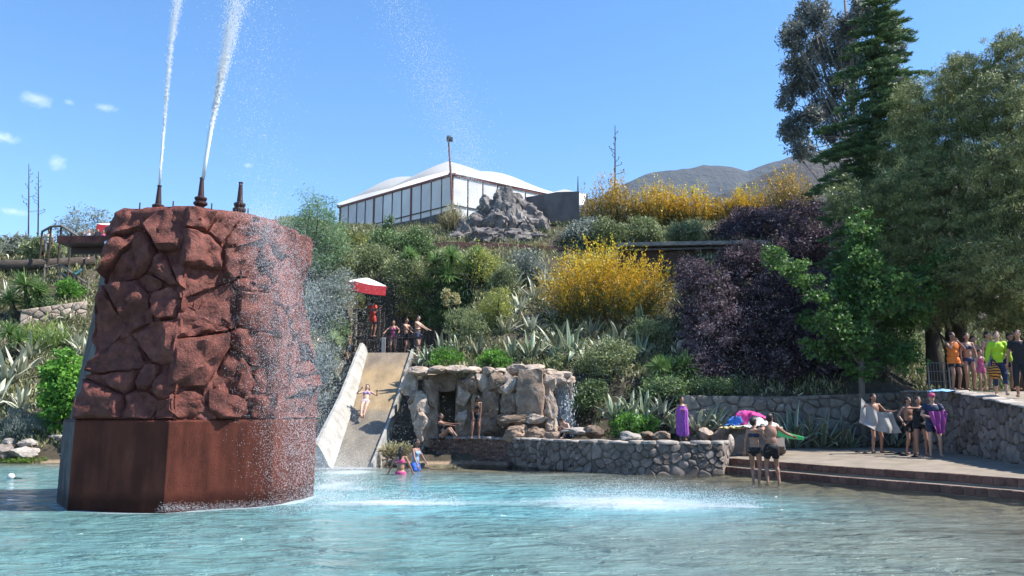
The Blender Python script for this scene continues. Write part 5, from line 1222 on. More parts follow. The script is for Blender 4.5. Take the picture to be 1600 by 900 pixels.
multi('plum_tree', 'purple shrub-like plum above the pale wall cap', [PB(1180, 355, 43, 54, 32, 1.6), PB(1150, 375, 42.5, 50, 20, 1.4)], (1170, 400, 43), L_plum, 504, 420, 40, .075, .4, aspect=.5)
multi('plum_tree', 'tall reddish purple plum on the slope under the cedar', [PB(1260, 360, 40, 52, 48, 1.8), PB(1290, 400, 39, 50, 44, 1.6), PB(1235, 395, 39.5, 44, 30, 1.4)], (1270, 470, 38.5), L_plum, 505, 560, 42, .072, .42, aspect=.5)
# dark evergreen mass behind, closing the gaps low under the pines
multi('evergreen_tree', 'dark evergreen between the plum trees and the pines', [PB(1370, 520, 33, 60, 60, 1.6), PB(1340, 440, 34, 50, 60, 1.6), PB(1410, 450, 33.5, 46, 60, 1.5)], (1380, 620, 32), L_dark, 506, 760, 44, .085, .42, aspect=.35)
# pines on the right
p1 = at(1500, 612, 29.5); p1.z = 2.2
tree_pine('tall bushy pine right of the cedar', (p1.x, p1.y, p1.z),
    [PB(1440, 170, 30, 46, 50, 1.6), PB(1470, 240, 29.5, 70, 60, 2), PB(1430, 300, 29, 60, 60, 1.8), PB(1475, 360, 28.5, 74, 60, 2), PB(1500, 170, 30, 40, 50, 1.4), PB(1420, 230, 30.5, 40, 60, 1.4), PB(1500, 440, 29, 70, 46, 1.8), PB(1495, 125, 30.5, 22, 36, .9), PB(1345, 315, 29.5, 60, 36, 1.3), PB(1470, 480, 30, 60, 34, 1.4), PB(1410, 400, 30, 50, 60, 1.3)],
    [[(p1-Vector((0, 0, .5)), .27), (at(1499, 480, 29.4), .23), (at(1505, 330, 29.3), .17), (at(1495, 130, 30), .06)]], L_pine, 510, n=2700, per=62, size=.068, rc=.28, up=.7, aspect=.17)
p2 = at(1590, 612, 27.5); p2.z = 2.2
tree_pine('broad pine at the right edge reaching over the terrace', (p2.x, p2.y, p2.z),
    [PB(1570, 110, 28, 46, 46, 1.5), PB(1545, 170, 27.5, 50, 50, 1.6), PB(1590, 220, 27, 60, 70, 2), PB(1540, 280, 27, 60, 60, 1.8), PB(1590, 350, 26.5, 66, 60, 2), PB(1535, 420, 26.5, 60, 56, 1.6), PB(1600, 450, 26, 60, 46, 1.8), PB(1650, 260, 27.5, 70, 120, 2), PB(1545, 490, 27.5, 50, 24, 1.2), PB(1600, 500, 27, 46, 26, 1.2), PB(1570, 75, 28, 24, 26, .8), PB(1500, 115, 28.5, 26, 34, .9)],
    [[(p2-Vector((0, 0, .5)), .26), (at(1588, 480, 27.3), .22), (at(1578, 330, 27.4), .17), (at(1575, 110, 28), .06)]], L_pine, 511, n=3100, per=62, size=.066, rc=.27, up=.7, aspect=.17)
# dark leaning trunks seen below the crowns
for lab, a_, b_, Y, r in (('thick dark forked trunk under the pine crowns behind the orange vest', (1462, 590), (1455, 500), 31, .30), ('leaning dark trunk crossing the pine crowns', (1478, 560), (1492, 330), 31, .16)):
    A_, B_ = at(*a_, Y), at(*b_, Y); t = thing('tree_trunk', lab, 'tree trunk', (A_.x, Y, 2.2)); mb = MB(); mb.tube([Vector((A_.x, Y, 2.0)), A_.lerp(B_, .4), B_], [r*1.2, r, r*.8], 9); mb.build('trunk', M_bark, t, world=True, smooth=True)
    mb = MB(); mb.tube([A_.lerp(B_, .5), B_+Vector((.7, .2, .8))], [r*.5, r*.2], 6); mb.tube([A_.lerp(B_, .7), B_+Vector((-.6, .2, .9))], [r*.5, r*.2], 6); mb.build('limb', M_bark, t, world=True)
# cedar: tiers of flat drooping branches
def cedar(label, px, pyb, pyt, Y, prof, seed, mat, size=.09):
    rg = np.random.default_rng(seed); b = at(px, pyb, Y); b.z = gz(b.x, b.y); top = at(px+8, pyt, Y); hh = top.z-b.z; k = Y/F
    t = thing('cedar_tree', label, 'tree', b); mb = MB(); mb.tube([(0, 0, -.3), ((top.x-b.x)*.5, 0, hh*.5), (top.x-b.x, 0, hh)], [.24, .17, .02], 8); mb.build('trunk', M_bark, t, smooth=True)
    cen = []; rad = []; dirs = []; mb = MB(); z = hh*.12
    while z < hh*.995:
        py = 450-0; frac = z/hh; R = float(np.interp(frac, [a for a, b_ in prof], [b_ for a, b_ in prof]))*k
        x0 = (top.x-b.x)*frac
        for j in range(5):
            a = rg.uniform(0, 6.28); L = R*rg.uniform(.65, 1.18); m_ = max(3, int(L/.20)); P = []
            for i in range(m_+1):
                u = i/m_; P.append(Vector((x0+math.cos(a)*L*u, math.sin(a)*L*u, z+L*(.10*u-.32*u*u)+.12*L*max(0, u-.75))))
            mb.tube(P, [.035*(1-.8*i/m_) for i in range(m_+1)], 4, caps=False)
            for i in range(1, m_+1):
                u = i/m_; wv = L*.24*math.sin(math.pi*min(u*.95+.05, 1))**.6
                for s_ in range(2):
                    cen.append(P[i]+Vector((-math.sin(a), math.cos(a), 0))*float(rg.normal(0, wv*.8))+Vector((0, 0, -.04))); rad.append(.16+.10*rg.uniform()); dirs.append((math.cos(a)*.7, math.sin(a)*.7, .1))
        z += hh*.021+.05*(1-frac)
    cen = np.array(cen); V, Fq, T = foliage(rg, cen, np.array(rad), 30, size, up=.1, aspect=.2, flat=.30, dirs=np.array(dirs), tone_amp=.15)
    link('crown', mesh_np('crown', V, Fq, [mat], tone=T), t); tag(mb.build('branches', M_bark, t), kind='stuff'); return t
cedar('tall pointed cedar with drooping tiers left of the pines', 1362, 560, -18, 33, [(0, 96), (.35, 100), (.5, 94), (.62, 84), (.75, 66), (.88, 44), (.96, 26), (1, 4)], 520, L_cedar, size=.11)
# eucalyptus
eb = at(1345, 560, 40); eb.z = gz(eb.x, eb.y)
cl = [(1240, 55, 18, 30), (1250, 105, 24, 22), (1232, 150, 14, 20), (1240, 200, 22, 24), (1262, 128, 20, 20), (1282, 25, 16, 24), (1300, 85, 24, 22), (1275, 75, 14, 18), (1310, 130, 22, 18), (1320, 50, 20, 26), (1345, 20, 20, 30), (1385, 40, 20, 22), (1396, 92, 16, 30), (1404, 140, 14, 24), (1290, 165, 24, 16), (1255, 235, 16, 14), (1262, 20, 12, 20), (1330, 95, 24, 24), (1410, 190, 12, 20), (1300, 205, 20, 18), (1268, 180, 16, 16)]
tree_pine('tall sparse blue-grey eucalyptus behind the cedar', eb, [PB(x, y, 40+((i*7) % 5-2)*.5, a, b_, .7) for i, (x, y, a, b_) in enumerate(cl)],
    [[(eb-Vector((0, 0, .4)), .26), (at(1345, 300, 40), .18), (at(1330, 130, 40), .12), (at(1318, -30, 40), .05)], [(at(1345, 300, 40), .15), (at(1385, 120, 40), .09), (at(1392, -30, 40), .03)], [(at(1343, 260, 40), .12), (at(1290, 120, 40), .07), (at(1262, 0, 40), .03)]],
    L_euc, 530, n=1200, per=30, size=.115, rc=.34, aspect=.3, up=-.6, flat=1.1, tips=70, name='eucalyptus_tree', lr=.045, bark=M_pale)
# young green tree
yb = at(1345, 630, 27.1); yb.z = .4
cl = [(1210, 400, 22, 12), (1238, 420, 24, 14), (1262, 440, 26, 14), (1286, 462, 22, 12), (1345, 400, 26, 30), (1330, 440, 26, 24), (1372, 438, 28, 16), (1410, 442, 28, 13), (1445, 432, 24, 16), (1472, 408, 22, 16), (1440, 485, 26, 12), (1400, 500, 30, 18), (1290, 546, 34, 14), (1350, 480, 34, 26), (1330, 520, 34, 22), (1385, 545, 34, 22), (1345, 565, 28, 26), (1415, 560, 22, 18), (1345, 350, 18, 24), (1347, 375, 24, 24), (1352, 410, 30, 20), (1375, 470, 30, 24), (1315, 470, 28, 20), (1440, 455, 30, 16), (1300, 500, 24, 16), (1270, 500, 20, 10)]
tree_pine('young light green tree with a thin pale trunk standing at the back of the deck', yb, [PB(x, y, 27.1+((i*5) % 7-3)*.25, a, b_, .45) for i, (x, y, a, b_) in enumerate(cl)],
    [[(yb-Vector((0, 0, .3)), .11), (at(1344, 540, 27.1), .09), (at(1346, 430, 27.2), .06), (at(1350, 345, 27.2), .02)]], L_plane, 540, n=900, per=24, size=.062, rc=.26, aspect=.7, tips=46, name='young_tree', lr=.022, lo=.6, bark=M_pale)
# yuccas and palms
yucca('clump of green yuccas under the brown ledge wall', 720, 520, [(700, 430, 30), (668, 450, 26), (735, 425, 30), (690, 480, 30), (742, 480, 30), (765, 450, 24), (790, 490, 24), (722, 455, 28), (706, 462, 26), (755, 435, 26), (680, 410, 24), (728, 496, 28), (700, 500, 26), (775, 475, 24), (655, 480, 22), (745, 400, 24), (780, 425, 22), (668, 500, 24), (715, 512, 26), (760, 515, 22), (705, 400, 26), (640, 398, 20)], 1)
yucca('single dark yucca at the left of the brown ledge wall', 642, 430, [(640, 405, 24), (628, 418, 18)], 5)
yucca('small fan-leaved palm above the purple-towel child', 1062, 620, [(1048, 580, 36), (1072, 574, 34), (1030, 574, 26), (1082, 596, 24)], 2, Y=29.2)
yucca('large spiky yucca on the left slope below the dark log', 40, 500, [(40, 446, 34), (62, 456, 26), (18, 470, 26), (48, 478, 30)], 3, cat='yucca')
yucca('shaded yucca at the left edge above the pale agaves', 20, 560, [(14, 520, 26), (30, 530, 22)], 4)
yucca('yellow-green yucca in the mesquite shade right of the tower', 515, 590, [(512, 560, 24), (520, 530, 20)], 6, kind='p')
# flower spikes of the yuccas
for j, (x, y0, y1) in enumerate([(697, 480, 452), (712, 476, 458)]):
    a, b_ = at(x, y0, 36.2), at(x, y1, 36.2); t = thing('flower_spike', ['cream flower spike left of a pair among the yuccas', 'cream flower spike right of a pair among the yuccas'][j], 'flower spike', a)
    rg_ = np.random.default_rng(j); n = 160; P = np.stack([rg_.normal(0, .09, n), rg_.normal(0, .09, n), rg_.uniform(0, (b_-a).z, n)], 1)
    V, Fq, T = foliage(rg_, P, .05, 3, .05, aspect=.6); link('blossoms', mesh_np('blossoms', V, Fq, [L_straw], tone=T), t)
# agaves, row by row (foot px, py, height px)
ORD = ['first', 'second', 'third', 'fourth', 'fifth', 'sixth', 'seventh', 'eighth', 'ninth', 'tenth', 'eleventh', 'twelfth', 'thirteenth', 'fourteenth']
def row(tmpl, group, items, kind, seed, **kw):
    items = sorted(items)
    for i, it in enumerate(items):
        k_ = it[3] if len(it) > 3 else kind
        agave(tmpl.format(ORD[i]), it[0], it[1], it[2], k_, seed+i, group=group, **kw)
row('{} agave from the left in the row above the grotto roof', 'agaves above the grotto', [(668, 566, 40), (690, 560, 46, 'blue'), (715, 552, 36), (748, 556, 40, 'blue'), (800, 560, 38), (828, 562, 52), (846, 556, 40, 'pale'), (870, 566, 36)], 'var', 600, n=18)
row('{} pale agave from the left between yuccas and yellow broom', 'agaves between yuccas and broom', [(782, 440, 36), (800, 462, 44), (822, 440, 40), (838, 470, 42), (812, 488, 40), (850, 446, 36), (790, 520, 44), (830, 520, 44), (865, 500, 40)], 'pale', 620, n=18)
row('{} striped agave from the left under the yellow broom', 'agaves under the yellow broom', [(868, 545, 50, 'blue'), (895, 560, 62), (920, 572, 56, 'pale'), (945, 560, 52), (925, 530, 44, 'blue'), (970, 545, 50, 'blue'), (1000, 560, 46), (960, 585, 34, 'pale'), (1003, 520, 50)], 'var', 640, n=18)
row('{} striped agave from the left behind the planter bed', 'agaves behind the planter bed', [(960, 655, 46), (985, 650, 44), (1008, 656, 52), (1035, 655, 46, 'blue'), (1052, 668, 40), (1092, 672, 48, 'pale'), (1112, 668, 46), (1128, 672, 38, 'pale')], 'var', 660, n=16, Y=27.2)
row('{} agave from the left against the shaded stone wall behind the deck', 'agaves at the back of the deck', [(1240, 700, 72), (1262, 690, 60, 'blue'), (1288, 698, 58), (1310, 700, 52, 'blue'), (1330, 700, 40), (1400, 700, 44, 'pale')], 'var', 680, n=18, Y=26.9)
row('{} agave from the left on the crest under the yellow brooms', 'agaves on the crest', [(905, 372, 30), (925, 362, 34), (945, 380, 34), (968, 372, 30), (985, 384, 28), (890, 380, 26)], 'blue', 700, n=16)
row('{} agave from the left on the brow of the left hill', 'agaves on the left hilltop', [(-6, 402, 44, 'pale'), (18, 396, 44), (40, 398, 40, 'pale'), (96, 412, 34), (108, 405, 30), (75, 402, 30)], 'blue', 720, n=16)
row('{} pale agave from the left on the lower left slope', 'agaves on the left slope', [(6, 600, 60), (28, 588, 56), (46, 560, 48), (12, 470, 40), (30, 640, 50), (-14, 640, 60), (96, 530, 34), (118, 545, 36), (104, 500, 30), (70, 548, 40), (130, 560, 40)], 'pale', 740, n=17)
row('{} agave from the left beside the slide', 'agaves beside the slide', [(498, 590, 44, 'blue'), (524, 600, 40), (508, 635, 40, 'blue'), (660, 575, 34)], 'blue', 760, n=16)
stalk('left one of the twin bare agave stalks on the left hilltop', 45, 372, 256, 50, 1)
stalk('right one of the twin bare agave stalks on the left hilltop', 60, 372, 268, 51, 2)
stalk('tall dark bare agave stalk among the yellow brooms', 961, 345, 196, 49, 3, r=.07, arms=14)
stalk('short broken dead stalk at the end of the dark concrete wall', 903, 312, 275, 48.5, 4, r=.06, arms=0)
# ------------------------------------------------------------------ people
def M_skin(name, c):
    m, n, o, p = nodes(name); p.inputs['Base Color'].default_value = rgb(c); p.inputs['Roughness'].default_value = .5
    p.inputs['Subsurface Weight'].default_value = .08; p.inputs['Subsurface Radius'].default_value = (.03, .012, .008); p.inputs['Subsurface Scale'].default_value = .05; return m
SK = {'t': M_skin('tanned_skin', (0.345, 0.178, 0.115)), 'b': M_skin('brown_skin', (0.23, 0.115, 0.075)), 'l': M_skin('light_skin', (0.483, 0.287, 0.207))}
M_eye = M_plain('dark_eye', (.02, .015, .012), .3); M_lip = M_plain('lip', (.28, .09, .07), .5)
CL = lambda nme, c, r=.75: M_plain(nme, c, r)
C_ = {'black': CL('black_cloth', (.012, .012, .015)), 'navy': CL('navy_cloth', (.02, .03, .07)), 'blue': CL('blue_swim_cloth', (.03, .12, .5)), 'lblue': CL('pale_blue_cloth', (.22, .32, .5)), 'pink': CL('pink_swim_cloth', (.6, .08, .22)),
      'white': CL('white_swim_cloth', (.5, .45, .5)), 'lav': CL('lavender_cloth', (.3, .22, .42)), 'orange': CL('orange_cloth', (.6, .15, .02)), 'lime': CL('lime_cloth', (.34, .55, .02)), 'red': CL('red_orange_cloth', (.55, .05, .03)),
      'purple': CL('purple_towel', (.30, .07, .36)), 'cream': CL('cream_cloth', (.5, .45, .38)), 'rose': CL('rose_cloth', (.40, .07, .16)), 'hairb': CL('dark_brown_hair', (.016, .010, .008), .55), 'hairl': CL('brown_hair', (.06, .03, .016), .55), 'grey': CL('grey_cloth', (.10, .10, .11))}
def ik(S, Wp, a, b, pole):
    S, Wp = Vector(S), Vector(Wp); d = Wp-S; L = min(d.length, (a+b)*.995); d.normalize(); E_ = S+d*L
    x = (a*a-b*b+L*L)/(2*L); h = math.sqrt(max(a*a-x*x, 0)); pole = Vector(pole); pole -= d*pole.dot(d)
    if pole.length < 1e-4: pole = d.orthogonal()
    return S+d*x+pole.normalized()*h, E_
def cap_(bm_mb, p0, r0, p1, r1, n=10, fl=1.):
    p0, p1 = Vector(p0), Vector(p1); d = (p1-p0); L = d.length; d.normalize(); P = []; Rr = []
    for a in (-88, -60, -30): P.append(p0+d*r0*math.sin(R_(a))); Rr.append(r0*math.cos(R_(a)))
    for u in (0, .33, .66, 1): P.append(p0.lerp(p1, u)); Rr.append(r0+(r1-r0)*u)
    for a in (30, 60, 88): P.append(p1+d*r1*math.sin(R_(a))); Rr.append(r1*math.cos(R_(a)))
    bm_mb.tube(P, Rr, n)
def remesh(mb, vox, sm_it=3):
    me = mesh_np('tmp', mb.V, mb.F); o = link('tmp', me); md = o.modifiers.new('r', 'REMESH'); md.mode = 'VOXEL'; md.voxel_size = vox
    s_ = o.modifiers.new('s', 'SMOOTH'); s_.iterations = sm_it; s_.factor = .5
    ev = o.evaluated_get(bpy.context.evaluated_depsgraph_get()); m2 = bpy.data.meshes.new_from_object(ev)
    bpy.data.objects.remove(o); bpy.data.meshes.remove(me)
    V = np.empty(len(m2.vertices)*3, np.float32); m2.vertices.foreach_get('co', V); N = np.empty(len(m2.vertices)*3, np.float32); m2.vertices.foreach_get('normal', N)
    Fq = [tuple(p.vertices) for p in m2.polygons]; bpy.data.meshes.remove(m2); return V.reshape(-1, 3), Fq, N.reshape(-1, 3)
def person(label, loc, height, face=0., skin='t', hair='hairb', long_hair=False, female=False, child=False, stout=1., lean=0., bow=0., hands=((.30, -.02, .80), (-.30, -.02, .80)), feet=None, pelvis=(0, 0, .93), head_yaw=0., head_pitch=0., clothes=(), elbow=None, knee=None, rot=None, group=None, cat='person', side=0., hat=None, curl=.5, vox=.016):
    """canonical body 1.70 m tall, facing -y; hands and feet given as targets in that frame: (own left, own right)"""
    t = thing('person', label, cat, loc, R_(face), group)
    if rot is not None: t.rotation_mode = 'XYZ'; t.rotation_euler = rot
    k = height/1.70; t.scale = (k, k, k)
    P = Vector(pelvis); Rs = Matrix.Rotation(R_(side), 3, 'Y') @ Matrix.Rotation(R_(lean), 3, 'X')
    Rb = Rs @ Matrix.Rotation(R_(bow), 3, 'X')
    w = .88 if female else 1.; sw = .168*w*(1.0 if not child else .92)*stout**.5; hw = .085*(1.06 if female else 1.)
    bel = P+Rs @ Vector((0, 0, .17)); ch = bel+Rb @ Vector((0, 0, .19)); nk = ch+Rb @ Vector((0, .0, .17)); 
    hs_ = 1.12 if child else 1.
    Rh = Rb @ Matrix.Rotation(R_(head_yaw), 3, 'Z') @ Matrix.Rotation(R_(head_pitch), 3, 'X')
    hd = nk+Rb @ Vector((0, -.012, .07))+Rh @ Vector((0, -.008, .095*hs_))
    mb = MB()
    mb.ell(P+Rs @ Vector((0, .012, -.01)), (.155*(1.08 if female else 1.)*stout, .112*stout, .115), 16, 12, mat=Rs)
    mb.ell(bel, (.135*w*stout, .10*stout**1.4, .15), 16, 12, mat=Rb); mb.ell(ch, (.158*w*stout**.6, .108*stout, .175), 16, 12, mat=Rb)
    if female and not child:
        for s in (1, -1): mb.ell(ch+Rb @ Vector((s*.065, -.085, .0)), (.055, .05, .055), 10, 8, mat=Rb)
    mb.ell(nk+Rb @ Vector((0, .005, -.045)), (sw*.92, .068, .055), 14, 10, mat=Rb)
    cap_(mb, nk+Rb @ Vector((0, 0, -.05)), .056*w, hd-Rh @ Vector((0, -.01, .05)), .05*w)
    mb.ell(hd+Rh @ Vector((0, .008, .02)), (.076*hs_, .096*hs_, .095*hs_), 16, 12, mat=Rh)
    mb.ell(hd+Rh @ Vector((0, -.022, -.045*hs_)), (.056*hs_, .066*hs_, .066*hs_), 14, 10, mat=Rh)
    mb.ell(hd+Rh @ Vector((0, -.098*hs_, -.012)), (.013, .018, .024), 8, 6, mat=Rh)
    for s in (1, -1): mb.ell(hd+Rh @ Vector((s*.080*hs_, .01, -.008)), (.010, .02, .03), 8, 6, mat=Rh)
    bones = []; 
    for q, s in enumerate((1, -1)):
        S = nk+Rb @ Vector((s*sw, .0, -.055)); T_ = Vector(hands[q]); T_ = T_ if len(hands[q]) == 3 else T_
        pole = Rb @ Vector((s*.6, .5, -.5)) if elbow is None or elbow[q] is None else Vector(elbow[q])
        E_, Wr = ik(S, T_, .285, .25, pole)
        ua, el, fa = .050*w*stout**.5, .039*w, .027*w
        if child: ua, el, fa = ua*.85, el*.85, fa*.9
        cap_(mb, S, ua*1.06, E_, el); cap_(mb, E_, el, Wr, fa); mb.ell(S, (ua*1.15,)*3, 10, 8)
        bones += [('ua', S, E_, ua), ('fa', E_, Wr, el)]
        d = (Wr-E_).normalized(); hn = d.cross(Rb @ Vector((s, .3, .2))).normalized(); sd2 = d.cross(hn)
        Mh = Matrix((sd2, hn, d)).transposed(); pc = Wr+d*.048; mb.ell(pc, (.040, .016, .052), 10, 8, mat=Mh)
        bones.append(('hand%d' % q, Wr, pc+d*.05, .03)); 
        if q == 0: HF = []
        HF.append((pc, d, hn, sd2, s))
    fl = feet or ((.10, -.02, .075), (-.10, -.02, .075))
    for q, s in enumerate((1, -1)):
        Hp = P+Rs @ Vector((s*hw, 0, -.04)); Fa = Vector(fl[q])
        kp = Vector((s*.15, -1, 0)) if knee is None or knee[q] is None else Vector(knee[q])
        K, A = ik(Hp, Fa, .425, .415, kp); th, kn, an = .084*stout**.7*(1.06 if female else 1), .054*stout**.4, .036
        if child: th, kn, an = th*.85, kn*.88, an*.95
        cap_(mb, Hp, th, K, kn); cap_(mb, K, kn, A, an); mb.ell(K.lerp(A, .28)+Vector((0, .012, 0)), (kn*.98, kn*1.05, .12), 10, 8, mat=(A-K).to_track_quat('Z', 'Y').to_matrix())
        fd = Vector((s*.12, -1, 0)).normalized(); sh = (A-K).normalized()
        if sh.z > -.5: fd = (Vector((0, 0, 1))*.5+sh*.8).normalized()
        toe = A+fd*.15+Vector((0, 0, -.045 if sh.z < -.5 else 0)); heel = A-fd*.03+Vector((0, 0, -.035 if sh.z < -.5 else 0))
        cap_(mb, heel, .036, toe, .022); mb.ell(A.lerp(toe, .62), (.042, .05, .028), 10, 8)
        bones += [('th', Hp, K, th), ('ca', K, A, kn), ('foot', heel, toe, .035)]
    bones += [('to', P-Vector((0, 0, .08)), bel, .12), ('tm', bel, ch, .12), ('tc', ch, nk, .11), ('hd', nk+Rb @ Vector((0, 0, .05)), hd+Rh @ Vector((0, 0, .05)), .07)]
    V, Fq, N = remesh(mb, vox)
    # nearest bone of every vertex
    D = []; Tt = []
    for nm, a, b, r in bones:
        a, b = np.array(a), np.array(b); ab = b-a; tt = ((V-a) @ ab)/(ab @ ab); tc_ = np.clip(tt, 0, 1); D.append(np.linalg.norm(V-a-tc_[:, None]*ab, axis=1)-r); Tt.append(tt)
    D = np.array(D); bi = D.argmin(0); tt = np.array(Tt)[bi, np.arange(len(V))]; nm = np.array([b[0] for b in bones])[bi]
    # fingers and facial features join the body mesh
    fb = MB()
    for pc, d, hn, sd2, s in HF:
        for j, (ox, L) in enumerate(((-.030, .062), (-.010, .072), (.010, .068), (.029, .052))):
            p0 = pc+d*.040+sd2*ox; c1 = d*math.cos(curl*.5)+hn*math.sin(curl*.5); c2 = d*math.cos(curl*1.6)+hn*math.sin(curl*1.6)
            p1 = p0+c1*L*.5; p2 = p1+c2*L*.5; fb.tube([p0, p1, p2], [.0098, .009, .0065], 6)
        p0 = pc-sd2*.030-d*.015; p1 = p0+(-sd2*.7+d*.7+hn*.3).normalized()*.034; fb.tube([p0, p1, p1+(d*.8-sd2*.2+hn*.4).normalized()*.028], [.012, .0105, .007], 6)
    for s in (1, -1): fb.ell(hd+Rh @ Vector((s*.030*hs_, -.083*hs_, .010)), (.011, .008, .007), 8, 6, m=1, mat=Rh)
    fb.ell(hd+Rh @ Vector((0, -.083*hs_, -.058*hs_)), (.024, .010, .007), 8, 6, m=2, mat=Rh)
    n0 = len(V); allV = np.concatenate([V, np.array([tuple(v) for v in fb.V], np.float32)]); allF = Fq+[tuple(i+n0 for i in f) for f in fb.F]
    link('body', mesh_np('body', allV, allF, [SK[skin], M_eye, M_lip], [0]*len(Fq)+fb.M, smooth=True), t)
    # coordinates along the trunk for cutting garments
    up = (V-np.array(P)) @ np.array((nk-P).normalized()); front = (V-np.array(ch)) @ np.array(Rb @ Vector((0, -1, 0)))
    tr = np.isin(nm, ['to', 'tm', 'tc']); arm = nm == 'ua'; far = nm == 'fa'; th = nm == 'th'; ca = nm == 'ca'
    RG = {'shorts': (tr & (up < .10)) | (th & (tt < .52)), 'short_shorts': (tr & (up < .09)) | (th & (tt < .36)), 'briefs': (tr & (up < .055)) | (th & (tt < .12)), 'leggings': (tr & (up < .12)) | th | (ca & (tt < .45)),
          'tank': tr & (up > .02) & (up < .50), 'tshirt': (tr & (up > -.02) & (up < .505)) | (arm & (tt < .55)), 'jacket': (tr & (up > -.04) & (up < .515)) | arm | (far & (tt < .92)),
          'bikini_top': tr & (up > .30) & (up < .42), 'swimsuit': (tr & (up < .45)) | (th & (tt < .10)), 'tankini': tr & (up > .06) & (up < .46), 'long_vest': (tr & (up < .50)) | (th & (tt < .30))}
    for cn, cm in clothes:
        mk = RG[cn]; infl = {'jacket': .028, 'tshirt': .022, 'long_vest': .028, 'tank': .02, 'shorts': .022, 'short_shorts': .018, 'leggings': .014}.get(cn, .009)
        sel = [f for f in Fq if all(mk[i] for i in f)]
        if not sel: continue
        used = sorted({i for f in sel for i in f}); ix = {v: i for i, v in enumerate(used)}; u = np.array(used)
        fold = np.array([mnoise.noise(Vector(v)*13) for v in V[u]])*.5*infl if infl > .012 else 0
        Vo = V[u]+N[u]*(infl+fold)[:, None] if infl > .012 else V[u]+N[u]*infl; Vi = V[u]+N[u]*.002; Fo = [tuple(ix[i] for i in f) for f in sel]; nn = len(u)
        ec = {}
        for f in Fo:
            for i in range(len(f)):
                e = (f[i], f[(i+1) % len(f)]); ec[e] = 1
        rim = [(a, b, b+nn, a+nn)[::-1] for (a, b) in ec if (b, a) not in ec]
        link(cn, mesh_np(cn, np.concatenate([Vo, Vi]), Fo+rim, [C_[cm]], smooth=True), t)
    if hair:
        hb = MB(); hb.ell(hd+Rh @ Vector((0, .022, .040)), (.085*hs_, .100*hs_, .088*hs_), 14, 10, mat=Rh); hb.ell(hd+Rh @ Vector((0, .05, -.005)), (.078*hs_, .068*hs_, .085*hs_), 12, 8, mat=Rh)
        if long_hair:
            cap_(hb, hd+Rh @ Vector((0, .065, 0)), .07, nk+Rb @ Vector((0, .075, -.10)), .045)
            for s in (1, -1): cap_(hb, hd+Rh @ Vector((s*.062, .03, .02)), .032, nk+Rb @ Vector((s*.075, .03, -.05)), .02)
        elif female: hb.ell(hd+Rh @ Vector((0, .10, .03)), (.04, .04, .045), 8, 6)
        hv, hf, hn_ = remesh(hb, .014, 2); hv = hv+np.array([mnoise.noise(Vector(v)*30) for v in hv])[:, None]*hn_*.006
        link('hair', mesh_np('hair', hv, hf, [C_[hair]], smooth=True), t)
    if hat:
        hb = MB(); hb.lathe((0, 0, 0), [(.098, 0), (.10, .05), (.075, .095), (.03, .11), (.004, .112)], 16); hb.box((0, -.13, .012), (.15, .12, .012))
        o = hb.build('cap', C_[hat], t, smooth=False); o.matrix_local = Matrix.Translation(hd+Rh @ Vector((0, .005, .045))) @ Rh.to_4x4()
    return t
def feet_at(px, py, z): return at_z(px, py, z)
def hpx(p, n_): return n_*p.y/F*1.0
# the couple at the step
a = at_z(1208, 754, .0); a.z = -.1
boy = person('bare-backed boy in black swim shorts facing away at the step, arm stretched to the right', a, 1.72, face=176, skin='t', clothes=[('shorts', 'black')], hands=((-.17+.55, .05, 1.33), (-.62, -.30, 1.17)), elbow=((.3, 1, -.2), (0, .3, -1)), feet=((.12, -.02, .075), (-.15, 0, .075)), head_yaw=-40)
boy.rotation_euler.z = R_(176)
b = a+Vector((-.36, .18, 0))
person('girl in dark bikini bottoms standing left of the bare-backed boy with her arm round him', b, 1.62, face=150, skin='t', female=True, clothes=[('briefs', 'black'), ('bikini_top', 'navy')], hands=((.28, -.05, .85), (-.46, -.10, 1.08)), elbow=(None, (-.3, .6, -.6)), head_yaw=-20, feet=((.07, .0, .075), (-.07, 0, .075)))
# waders by the slide
a = at_z(626, 741, 0); a.z = -.80
person('wader with dark hair and pink bikini top seen from behind, waist-deep near the slide', a, 1.52, face=175, skin='t', female=True, long_hair=True, clothes=[('bikini_top', 'pink'), ('briefs', 'pink')], hands=((.42, -.2, .95), (-.36, -.15, .93)), head_pitch=8)
a = at_z(649, 736, 0); a.z = -.72
person('wader in blue swimsuit turned sideways beside the pink bikini wader', a, 1.62, face=62, skin='b', female=True, long_hair=True, clothes=[('swimsuit', 'lblue'), ('short_shorts', 'blue')], hands=((.25, -.35, .85), (-.28, -.30, .88)), head_pitch=12)
# girl on the slide
sp_ = slide_pt(.535, .40, .0); a1 = slide_pt(.35, .42); 
g = person('girl in pale bikini sliding feet first down the wide slide', sp_, 1.60, skin='l', female=True, long_hair=True, clothes=[('bikini_top', 'lav'), ('briefs', 'white')], hands=((.42, -.20, 1.22), (-.20, -.26, 1.32)), elbow=((1, .0, -.6), (-1, 0, -.6)), feet=((.02, -.10, .10), (-.06, -.12, .09)), head_pitch=30, rot=(0, 0, 0))
dn = (slide_pt(.75, .40)-slide_pt(.35, .40)).normalized()        # down the chute
g.rotation_mode = 'QUATERNION'
Zb = -dn; Yb = -Vector((0, 0, 1)).cross(Vector((1, 0, 0))); up_n = Vector((1, 0, 0)).cross(-dn); up_n = -up_n if up_n.z < 0 else up_n
Yb = -up_n; Xb = Yb.cross(Zb); Zt = (Zb+up_n*.42).normalized(); Yt = Zt.cross(Xb).normalized()
g.rotation_quaternion = Matrix((Xb, Yt, Zt)).transposed().to_quaternion()
g.location = slide_pt(.50, .40)+up_n*.02-Zt*.80+Zb*.0
g.location = slide_pt(.62, .36)+up_n*.10
